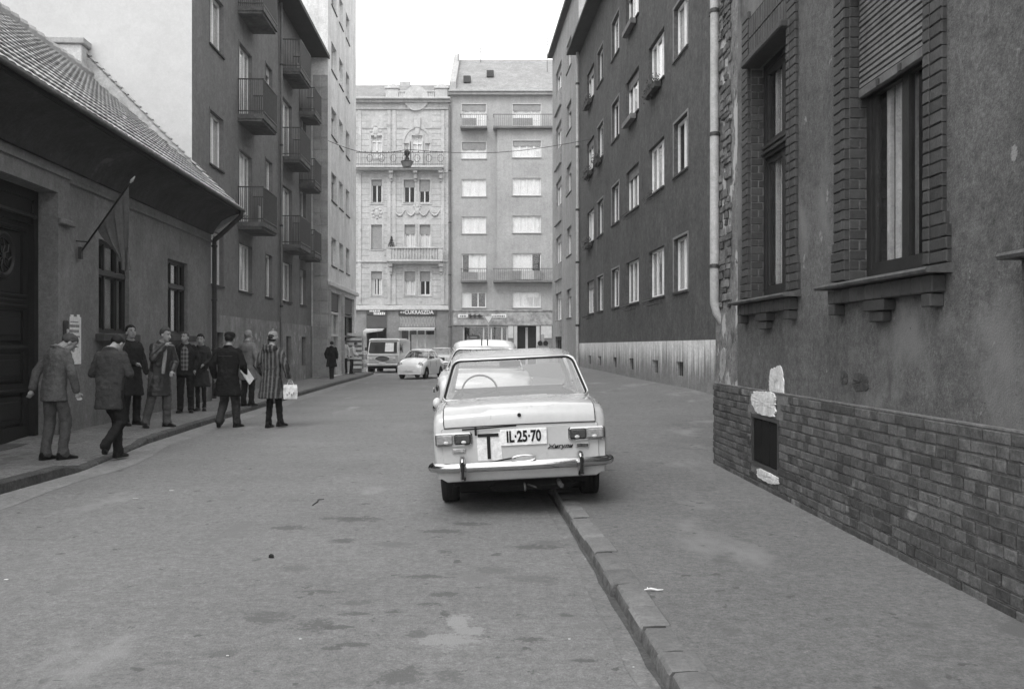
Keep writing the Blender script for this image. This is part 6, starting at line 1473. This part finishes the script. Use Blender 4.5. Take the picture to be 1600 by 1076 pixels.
def person(px, py, zg, h_px, yaw, label, P):
    """yaw 0 = back to the camera (facing +Y). P: pose and clothes"""
    s_ = FP/(FP*(EH-zg)/(py-541)); Y = FP*(EH-zg)/(py-541); X = (px-800)/s_
    k = P.get('tall', h_px/s_/1.75/P.get('bow', 1.0)); k = max(.88, min(1.08, k))
    root = empty('person', (X, Y, zg), yaw); tag(root, label, 'person', None)
    lean = math.radians(P.get('lean', 0)); hipz = .93+P.get('dz', 0)
    Rl = Matrix.Rotation(-lean, 3, 'X') @ Matrix.Rotation(math.radians(P.get('tilt', 0)), 3, 'Y')
    def up(v): v = Vector(v); return (V(0, 0, hipz) + Rl @ (v-V(0, 0, hipz)))*k
    def dn(v): return Vector(v)*k
    sw = P.get('sw', .19); pel = dn((0, 0, hipz)); chest = up((0, .01, hipz+.37)); nk0 = up((0, -.005, hipz+.50)); 
    sh = {s: up((s*sw, 0, hipz+.475)) for s in (-1, 1)}
    hp = math.radians(P.get('nod', 0)); hy = math.radians(P.get('turn', 0)); hr = math.radians(P.get('htilt', 0))
    nk1 = nk0 + (Rl @ (Matrix.Rotation(-hp*.5, 3, 'X') @ V(0, .02, .065)))*k
    Rh = Rl.to_4x4() @ Matrix.Rotation(-hy, 4, 'Z') @ Matrix.Rotation(-hp, 4, 'X') @ Matrix.Rotation(hr, 4, 'Y')
    hc = nk1 + (Rh.to_3x3() @ V(0, .028, .100))*k
    arms = {}
    for s in (-1, 1):
        el, wr = P['arms'][0 if s < 0 else 1]; arms[s] = (up((s*el[0], el[1], hipz+el[2])), up((s*wr[0], wr[1], hipz+wr[2])))
    legs = {}
    for s in (-1, 1):
        kn, an, toe = P['legs'][0 if s < 0 else 1]; legs[s] = (dn((s*.09, 0, hipz-.02)), dn((kn[0], kn[1], kn[2])), dn((an[0], an[1], an[2])), toe)
    # body: one continuous surface
    b = MB(); hr_ = Rh.to_3x3()
    def H(v): return tuple(hc + (hr_ @ Vector(v))*k)
    def ellH(c_, r_, n=14, m=10): b.ell(H(c_), tuple(q*k for q in r_), hr_, n, m)
    ellH((0, -.012, .025), (.075, .095, .088)); ellH((0, .025, -.035), (.062, .068, .085)); ellH((0, .058, -.085), (.030, .028, .028))
    b.cap(H((0, .088, .005)), H((0, .112, -.035)), .010*k, .016*k, 8)
    for s in (-1, 1): ellH((s*.077, -.008, -.02), (.012, .022, .034), 8, 6)
    b.cap(tuple(nk0), tuple(nk1+(hc-nk1)*.3), .062*k, .056*k); 
    b.cap(tuple(chest-V(0, 0, .03)), tuple(pel), .088*k, .088*k, 14); b.ell(tuple(chest), (.12*k, .07*k, .12*k), Rl.to_3x3())
    for s in (-1, 1):
        el, wr = arms[s]; b.cap(tuple(sh[s]-V(s*.03, 0, .03)), tuple(el), .036*k, .034*k); b.cap(tuple(el), tuple(wr), .037*k, .024*k); b.cap(tuple(chest+(nk0-chest)*.35), tuple(sh[s]-V(s*.03, 0, .05)), .04*k, .035*k)
        hd = (wr-el).normalized(); hand = P.get('hand', {}).get(s, 0)
        side = hd.orthogonal().normalized(); fwd = (Rl @ V(0, 1, 0)); side = (fwd-hd*fwd.dot(hd)).normalized(); nrm = hd.cross(side).normalized()*(-s)
        pc = wr+hd*.05*k; b.cap(tuple(wr), tuple(pc), .024*k, .03*k); b.cap(tuple(pc-side*.022*k), tuple(pc+side*.022*k), .019*k, .019*k)
        for i, ln in enumerate((.075, .083, .078, .06)):
            f0 = pc+side*(.028-.019*i)*k+hd*.02*k; f1 = f0+(hd*.6-nrm*.25*(1+hand))*ln*.55*k; f2 = f1+(hd*.4-nrm*(.6+.4*hand))*ln*.45*k
            b.cap(tuple(f0), tuple(f1), .0088*k, .0082*k, 6); b.cap(tuple(f1), tuple(f2), .0082*k, .007*k, 6)
        t0 = pc+side*.028*k-hd*.02*k; t1 = t0+(side*.7+hd*.6-nrm*.3)*.035*k; b.cap(tuple(t0), tuple(t1), .0105*k, .0095*k, 6); b.cap(tuple(t1), tuple(t1+(hd*.8-nrm*.5)*.028*k), .0095*k, .008*k, 6)
        hj, kn, an, toe = legs[s]; b.cap(tuple(hj), tuple(kn), .068*k, .048*k); b.cap(tuple(kn), tuple(an), .045*k, .034*k)
        b.cap(tuple(an), tuple(an+V(math.sin(toe)*.10, math.cos(toe)*.10, -.055)*k), .030*k, .018*k)
    blob(b, 'body', skin, root, .0075*k, 3)
    # face details
    if P.get('face', True):
        for s in (-1, 1):
            q = MB(); q.ell(H((s*.030, .0865, .008)), (.012*k, .006*k, .006*k), hr_, 8, 6); q.build('eye', ink, root, smooth=60)
            q = MB(); q.cap(H((s*.014, .093, .030)), H((s*.048, .083, .028)), .006*k, .004*k, 6); q.build('eyebrow', P.get('hair', hair_d), root, smooth=60)
        q = MB(); q.cap(H((-.02, .0905, -.067)), H((.02, .0905, -.067)), .0055*k, .0055*k, 6); q.build('mouth', M('lips', .2, .6), root, smooth=60)
    # hair: shell over the skull, open at the face
    hm = P.get('hair', hair_d); hq = MB(); n, m = 18, 12; lng = P.get('hairlen', 0)
    hat = P.get('hat')
    R = []
    for j in range(m+1):
        ring = []
        for i in range(n):
            a = 2*PI*i/n; fr = math.sin(a)     # +1 = face side
            low = -.72-lng*.4 if fr < -.15 else -.72-lng*.4+(1.32+lng*.4)*min(1, (fr+.15)/.85)
            low = max(-.95, min(.50, low)+(.09*math.sin(i*2.7+1) if fr > .3 else .04*math.sin(i*3.1)))
            el_ = PI/2-(PI/2-math.asin(low))*j/m
            rr_ = 1.09+.035*math.sin(i*5.1+j*2.3)+.05*math.sin(PI*j/m)+P.get('vol', 0)*max(0, math.sin(el_))
            if j == m: rr_ *= .90
            ring.append(H((.075*rr_*math.cos(el_)*math.cos(a), -.012+.095*rr_*math.cos(el_)*math.sin(a)-.004, .022+.090*rr_*math.sin(el_))))
        R.append(ring)
    hq.loft(R)
    if not hat or hat == 'cap': hq.build('hair', hm, root, smooth=80)
    if hat:
        q = MB()
        if hat == 'knit': q.lathe([(.094*k, -.02), (.098*k, .03), (.09*k, .08), (.065*k, .115), (.03*k, .13), (.001, .132)], 18, Matrix.Translation(H((0, -.01, .02))) @ Rh); q.ell(H((0, -.01, .165)), (.024*k, .024*k, .024*k))
        if hat == 'knit': q.lathe([(.096*k, -.03), (.106*k, -.025), (.106*k, .012), (.096*k, .02)], 18, Matrix.Translation(H((0, -.01, .02))) @ Rh, caps=False)
        if hat == 'cap': q.lathe([(.09*k, 0), (.10*k, .03), (.09*k, .075), (.05*k, .1), (.001, .105)], 18, Matrix.Translation(H((0, -.012, .035))) @ Rh)
        q.build('hat', P['hatm'], root, smooth=60)
        if hat == 'knit': hq.build('hair', hm, root, smooth=80)
    # trousers / stockings
    tw = P.get('tw', 1.0); t = MB()
    if not P.get('bare'):
        t.ell(tuple(pel-V(0, 0, .02)*k), (.155*k, .118*k, .13*k))
        for s in (-1, 1):
            hj, kn, an, toe = legs[s]; a2 = an+(kn-an)*.0
            t.cap(tuple(hj), tuple(kn), .092*k*tw, .072*k*tw, 14); t.cap(tuple(kn), tuple(a2), .072*k*tw, .060*k*tw, 14); t.cap(tuple(a2+V(0, .02, .03)*k), tuple(a2+V(0, .03, -.015)*k), .058*k*tw, .062*k*tw, 12)
        blob(t, 'trousers', P['trousers'], root, .011*k, 4, .024*k)
    # jacket or coat
    j = MB(); hem = P.get('hem', -.12); flare = P.get('flare', .0); rings = []
    TH = [(hem, .185+flare, .135+flare*.8), (hem+.02, .19+flare, .14+flare*.8), (hem*.5, .18+flare*.5, .132+flare*.4), (.0, .176, .128), (.14, .162+P.get('boxy', .01), .118), (.28, .182, .125), (.38, .200, .126), (.43, .190, .114), (.475, .145, .098), (.505, .100, .082), (.53, .072, .068)]
    for (z, rx, ry) in TH:
        z_ = hipz+z; f = up if z > -.05 else dn
        if z <= -.05: c_ = dn((0, math.sin(-lean)*z*0, z_))
        ring = []
        for i in range(20):
            a = 2*PI*i/20; co, si = math.cos(a), math.sin(a); sx = abs(co)**.8*(1 if co > 0 else -1)
            ring.append(tuple(f((rx*sx*(sw/.19), ry*si+(.0 if z < .4 else -.01), z_))))
        rings.append(ring)
    j.loft(rings)
    for s in (-1, 1):
        el, wr = arms[s]; w2 = el+(wr-el)*.90; sb = P.get('sleeve', 1.0)
        j.cap(tuple(sh[s]-(Rl @ V(s*.035, 0, .035))*k), tuple(el), .066*k*sb, .060*k*sb, 14); j.cap(tuple(el), tuple(w2), .062*k*sb, .050*k*sb, 14)
    if P.get('collar', True):
        j.tube([tuple(up((.074*math.cos(a), -.012+.070*math.sin(a), hipz+.515+.022*(-math.sin(a))))) for a in [i*PI/8 for i in range(17)]], .024*k, 6)
    if P.get('hood'):
        j.ell(tuple(up((0, -.10, hipz+.49))), (.14*k, .07*k, .075*k), Rl.to_3x3()); j.tube([tuple(up((.12*math.cos(a), -.04+.10*math.sin(a), hipz+.535-.02*math.cos(a)))) for a in [PI+i*PI/8 for i in range(9)]], .034*k, 8)
    co_ = blob(j, P.get('top', 'jacket'), P['coat'], root, .0105*k, 5, P.get('folds', .024)*k)
    # open front showing shirt or pullover
    if P.get('shirt'):
        q = MB(); w_ = P.get('open', .065); R = []
        for (z, y_, ww) in ((P.get('shirtlow', -.02), .155, w_*.8), (.1, .150, w_), (.25, .152, w_), (.38, .142, w_*1.0), (.46, .108, w_*.6), (.50, .078, .02)):
            R.append([tuple(up((x*ww, y_-.02*abs(x)**2-(.0), hipz+z))) for x in (-1, -.5, 0, .5, 1)]+[tuple(up((x*ww, y_-.05, hipz+z))) for x in (1, -1)])
        q.loft(R); q.build('shirt_front', P['shirt'], root, smooth=50)
    q = MB(); q.tube([tuple(up((.060*math.cos(a), .002+.060*math.sin(a), hipz+.540-.020*math.sin(a)))) for a in [i*PI/8 for i in range(17)]], .010*k, 6); q.build('shirt_collar', P.get('shirtc', shirtw), root, smooth=60)
    if P.get('buttons'):
        q = MB()
        for z in (.05, .15, .25, .35):
            for x in (-.045, .045): q.ell(tuple(up((x, .136, hipz+z))), (.011, .006, .011), None, 8, 4)
        q.build('buttons', ink, root)
    if P.get('yoke'):
        q = MB(); q.tube([tuple(up((-.13+.26*i/6, -.125-.012*math.sin(PI*i/6), hipz+P['yoke']))) for i in range(7)], .006*k, 5); q.build('seam', trim_d, root)
    # shoes
    for s in (-1, 1):
        hj, kn, an, toe = legs[s]; R = []; pit = P.get('pitch', {}).get(s, 0); Mf = Matrix.Translation(an) @ Matrix.Rotation(-toe, 4, 'Z') @ Matrix.Rotation(-math.radians(pit), 4, 'X')
        for (y_, hw, zt) in ((-.075, .022, -.035), (-.07, .034, .0), (-.03, .038, .03), (.03, .038, .02), (.10, .045, -.025), (.16, .044, -.04), (.195, .03, -.052), (.205, .014, -.062)):
            R.append([tuple(Mf @ (V(x_*hw, y_, z_)*k)) for x_, z_ in ((-1, -.088), (-1.02, -.07), (-.9, (zt-.07)/2), (-.5, zt), (.5, zt), (.9, (zt-.07)/2), (1.02, -.07), (1, -.088))])
        q = MB(); q.loft(R); q.build('shoe', shoe_m, root, smooth=60)
    return root, up, k, arms
ST = [((-.10, .02, .49), (-.11, -.02, .088), -.15), ((.10, .02, .49), (.11, -.02, .088), .15)]
HANG = ((.255, -.03, .19), (.27, .05, -.06))
def placed(px, h): return ((px-800), h)
g_suit = cloth('grey_suit', .11); g_trs = cloth('grey_trousers', .09); d_suit = cloth('dark_suit', .055); blk = cloth('black_coat', .016); blk2 = cloth('black', .02)
lea = M('leather_coat', .030, .4, var=.2, scale=6, fine=.05, bump=.3, bscale=60, spec=.5); navy = cloth('dark_navy', .026); jean = cloth('denim_mid', .10)
pale = cloth('pale_coat', .17)
def stripes(t, x):
    g = NN(t, 'ShaderNodeTexCoord').outputs['Object']; sp = NN(t, 'ShaderNodeSeparateXYZ'); t.links.new(g, sp.inputs[0])
    wv = mth(t, 'SINE', mth(t, 'MULTIPLY', sp.outputs[0], 88.0)); mask = ramp(t, wv, .0, .75); return mth(t, 'ADD', mth(t, 'MULTIPLY', x, mth(t, 'SUBTRACT', 1.0, mask)), mth(t, 'MULTIPLY', mask, .13))
strp = M('cloth_striped_fur', .04, .9, var=.3, scale=9, fine=.25, fscale=90, bump=.9, bscale=90, extra=stripes)
def plaid(t, x):
    g = NN(t, 'ShaderNodeTexCoord').outputs['Object']; sp = NN(t, 'ShaderNodeSeparateXYZ'); t.links.new(g, sp.inputs[0])
    a = ramp(t, mth(t, 'SINE', mth(t, 'MULTIPLY', sp.outputs[0], 95.0)), .1, .4); b = ramp(t, mth(t, 'SINE', mth(t, 'MULTIPLY', sp.outputs[2], 70.0)), .1, .4)
    return mth(t, 'MULTIPLY_ADD', mth(t, 'ADD', a, b), .10, .05)
plaidm = M('cloth_plaid_pullover', .1, .9, var=.05, extra=plaid)
shirtw = cloth('white_shirt', .35)
# walker in the grey jacket, head bowed
person(84, 718, .03, 196, -.50, 'man in grey jacket walking head bowed, leftmost of the group by the gate', dict(tall=1.0, lean=8, nod=42, turn=22, hair=hair_m, coat=g_suit, trousers=g_trs, hem=-.17, top='jacket', sw=.20,
    arms=[((.27, -.08, .20), (.30, -.10, -.04)), ((.27, .04, .20), (.25, .16, -.03))],
    legs=[((-.10, .02, .50), (-.09, -.06, .088), -.1), ((.08, .12, .50), (.08, .07, .088), .1)]))
# walker seen from behind, reading
person(171, 716, .03, 188, -.12, 'man in dark suit jacket seen from behind at the kerb, arms bent in front', dict(tall=.985, lean=5, nod=40, turn=15, hair=hair_d, coat=d_suit, trousers=blk2, hem=-.27, top='jacket', sw=.195, boxy=.03,
    arms=[((.26, .02, .20), (.14, .24, .22)), ((.26, .02, .20), (.13, .24, .22))],
    legs=[((-.02, .22, .52), (.06, .10, .088), .1), ((.14, .06, .49), (.05, -.20, .19), -.2)], pitch={1: -45}))
person(205, 664, .09, 159, -2.15, 'young dark haired man in a dark knee coat looking up, back to the wall', dict(lean=-2, nod=-8, turn=12, hair=hair_d, vol=.12, hairlen=.25, coat=navy, trousers=blk2, hem=-.42, flare=.03, top='coat', arms=[HANG, ((.24, .06, .20), (.10, .28, .12))], legs=ST))
person(249, 667, .09, 160, -2.30, 'man in shiny leather coat over light shirt, hand to his chin', dict(lean=6, tilt=-4, nod=4, turn=-15, hair=hair_m, vol=.1, coat=lea, trousers=jean, hem=-.40, flare=.02, top='coat', shirt=shirtw, open=.032, shirtlow=.0, tw=1.08,
    arms=[((.24, .05, .20), (.12, .20, .05)), ((.22, .14, .24), (.04, .17, .47))], legs=[((-.11, .05, .49), (-.13, .0, .088), -.3), ((.13, -.02, .49), (.20, -.10, .088), .3)]))
person(290, 644, .1, 129, -2.95, 'older man in open dark jacket and plaid pullover, facing the camera', dict(hair=hair_m, nod=2, turn=20, coat=navy, trousers=blk2, hem=-.16, top='jacket', shirt=plaidm, open=.075, shirtlow=-.04, arms=[((.25, -.06, .20), (.20, .04, -.03)), ((.27, -.02, .2), (.28, .06, -.04))], legs=ST, tw=1.05))
person(314, 641, .1, 122, -3.0, 'woman in short double breasted dark coat beside the man in the pullover', dict(hair=hair_d, vol=.1, sw=.165, nod=6, coat=cloth('charcoal_coat', .035), trousers=blk2, tw=.72, hem=-.40, flare=.05, top='coat', buttons=True, arms=[((.22, .02, .2), (.10, .20, .10)), HANG], legs=[((-.07, .02, .49), (-.07, -.02, .088), -.15), ((.07, .02, .49), (.07, -.02, .088), .15)]))
r7 = person(356, 668, 0, 152, -.15, 'man in long black coat walking away in the road holding white papers', dict(hat='cap', hatm=blk, hair=hair_d, lean=4, coat=blk, trousers=cloth('trousers_charcoal', .045), hem=-.36, flare=.04, top='coat', sw=.21, sleeve=1.12, folds=.026, tw=1.12, yoke=.35,
    arms=[((.29, -.04, .2), (.29, .08, -.02)), ((.28, .02, .2), (.24, .17, .05))], legs=[((-.11, .10, .49), (-.12, -.10, .13), -.1), ((.10, .10, .49), (.11, .12, .088), .15)], pitch={-1: -28}))
person(387, 634, .1, 121, -.4, 'grey haired man in pale coat partly hidden behind the black coat', dict(hair=hair_g, coat=pale, trousers=blk2, hem=-.34, flare=.03, top='coat', yoke=.3, arms=[HANG, HANG], legs=ST))
r9 = person(424, 668, 0, 152, -.25, 'person in striped hooded coat and knitted hat carrying a white bag', dict(hat='knit', hatm=cloth('knit_grey', .22), hair=hair_d, lean=2, coat=strp, trousers=blk, tw=.88, hem=-.40, flare=.055, top='coat', hood=True, folds=.026, sw=.195, sleeve=1.05, yoke=.13,
    arms=[((.27, -.05, .2), (.22, .10, .02)), ((.28, -.02, .2), (.31, .07, -.03))], legs=[((-.06, .06, .49), (-.05, -.02, .088), -.1), ((.10, .08, .49), (.14, .06, .11), .15)]))
person(518, 592, .1, 61, -.1, 'man in long black coat walking alone on the far left pavement', dict(hair=hair_d, lean=3, coat=blk, trousers=blk2, hem=-.38, flare=.04, sw=.21, top='coat', sleeve=1.1, arms=[((.26, -.06, .2), (.24, .04, -.0)), ((.26, -.06, .2), (.24, .04, -.0))], legs=[((-.05, .05, .49), (-.03, .0, .088), 0), ((.05, .05, .49), (.03, .04, .088), 0)], face=False))
person(538, 584, .11, 55, 2.8, 'distant person with pale scarf over dark trousers at the far shopfront', dict(hair=hair_d, coat=cloth('pale_jacket', .55), trousers=blk2, hem=-.15, arms=[HANG, HANG], legs=ST, face=False))
person(549, 584, .11, 52, -1.6, 'distant person in light jacket leaning at the newspaper stand', dict(lean=16, nod=10, hair=hair_m, coat=cloth('light_jacket', .6), trousers=blk2, hem=-.15, arms=[((.22, .1, .22), (.15, .3, .12)), ((.22, .1, .22), (.15, .3, .12))], legs=ST, face=False))
# what they carry
root, up, k, arms = r9; wr = arms[1][1]; q = MB(); z = wr.z-.12*k
bag = empty('carrier_bag', root.matrix_basis @ Vector((wr.x+.02, wr.y+.02, 0)), root.rotation_euler[2]+.5); bag.location.z = z-.27; bag.scale = (.78, .78, .78)
tag(bag, 'white paper bag with printed marks hanging from the striped coat wearer\'s hand', 'bag')
R = []
for (zz, a, b_) in ((0, .13, .05), (.01, .155, .065), (.15, .165, .07), (.28, .16, .06), (.34, .15, .035)): R.append([(a*c_[0], b_*c_[1]+.01*math.sin(zz*30+c_[0]*3), zz) for c_ in ((-1, -1), (-.4, -1.1), (.4, -.9), (1, -1), (1, 1), (.4, 1.1), (-.4, .9), (-1, 1))])
q.loft(R, caps=True); q.build('sack', M('bag_white', .62, .7, var=.2, scale=14, bump=.8, bscale=20), bag)
q = MB(); q.tube([(-.08, 0, .33), (-.04, 0, .43), (.04, 0, .43), (.08, 0, .33)], .006, 5); q.build('handle', sign_w, bag)
q = MB(); [q.bbox(-.09+.05*i, -.06+.05*i, -.082, -.076, .08+.04*(i % 2), .13+.04*(i % 2), .004) for i in range(4)]; q.build('printed_marks', shut_g, bag)
root, up, k, arms = r7; wr = arms[1][1]
q = MB(); q.bbox(-.012, .012, -.11, .11, -.16, .16, .004); nw = q.build('folded_papers', paper); nw.location = root.matrix_basis @ Vector((wr.x+.04, wr.y+.02, wr.z-.02)); nw.rotation_euler = (.5, -.35, -.3)
tag(nw, 'folded white papers in the right hand of the black coated man', 'papers')
# small litter on the ground
def litter(px, py, z, w_, l_, mat, label, cat='litter', zs=.006, rz=0):
    if cat == 'litter': w_, l_, zs = w_*.65, l_*.65, .003
    X, Y = gp(px, py, z); q = MB(); R = []
    rr = random.Random(int(px)); n = 7
    for (s_, h_) in ((1, .001), (.9, zs), (.4, zs*1.4)): R.append([(w_*s_*math.cos(2*PI*i/n)*(1+.3*math.sin(i*3+px)), l_*s_*math.sin(2*PI*i/n)*(1+.3*math.cos(i*5+px)), h_) for i in range(n)])
    q.loft(R); o = q.build({'litter': 'paper_scrap', 'stone': 'pebble'}[cat], mat); o.location = (X, Y, z); o.rotation_euler = (0, 0, rz); tag(o, label, cat)
for (px, py, w_, l_, lb) in ((268, 766, .04, .03, 'white scrap on the road nearest the middle walkers, right one'), (212, 778, .05, .03, 'white scrap on the road left of two others, below dark suit walker'), (10, 905, .025, .02, 'white scrap lying at the left picture edge of the road'), (32, 764, .025, .02, 'white scrap lying against the left kerb'),
        (890, 998, .012, .009, 'tiny white chip on the road nearest the kerb stones'), (990, 1042, .01, .008, 'tiny white chip in the gutter at the bottom'), (915, 873, .012, .01, 'tiny white chip in the gutter near the parked car'), (470, 998, .014, .01, 'tiny white chip beside the dark road stains'), (356, 1024, .014, .01, 'tiny white chip at the bottom left of the road')):
    litter(px, py, .001, w_, l_, M('paper_scrap_dirty', .5, .8), lb)
litter(424, 871, .001, .018, .015, ink, 'small black pebble on the road left of the stains', 'stone', .02)
X, Y = gp(1020, 921, .10); q = MB(); q.tube([(-.05, 0, .006), (-.01, .01, .01), (.03, -.005, .006), (.06, .004, .006)], [.003, .006, .005, .002], 6); q.tube([(-.03, 0, .008), (-.028, .02, .014)], .003, 5)
o = q.build('twig', sign_w); o.location = (X, Y, zr(X, Y)); tag(o, 'pale broken twig on the right pavement beside the kerb', 'twig')
X, Y = gp(494, 785, 0); q = MB(); q.tube([(0, -.16, .006), (.01, 0, .008), (-.01, .16, .006)], .004, 5); q.tube([(-.02, .14, .006), (.04, .17, .006)], .003, 5); o = q.build('twig', ink); o.location = (X, Y, 0); tag(o, 'thin dark twig lying on the road left of the parked saloon', 'twig')
# ================================================================ AIR
DENS = .0005
if DENS:
    hz = MB(); hz.box(-45, 45, -12, 95, -1.6, 29.5); hz = hz.build('haze', None or M('unused', .5)); hz.data.materials.clear()
    hm_ = bpy.data.materials.new('haze'); hm_.use_nodes = True; t = hm_.node_tree; t.nodes.clear()
    o_ = NN(t, 'ShaderNodeOutputMaterial'); pv = NN(t, 'ShaderNodeVolumePrincipled'); pv.inputs['Color'].default_value = (.95, .95, .95, 1); pv.inputs['Density'].default_value = DENS
    t.links.new(pv.outputs[0], o_.inputs['Volume']); hz.data.materials.append(hm_); stuff(hz)
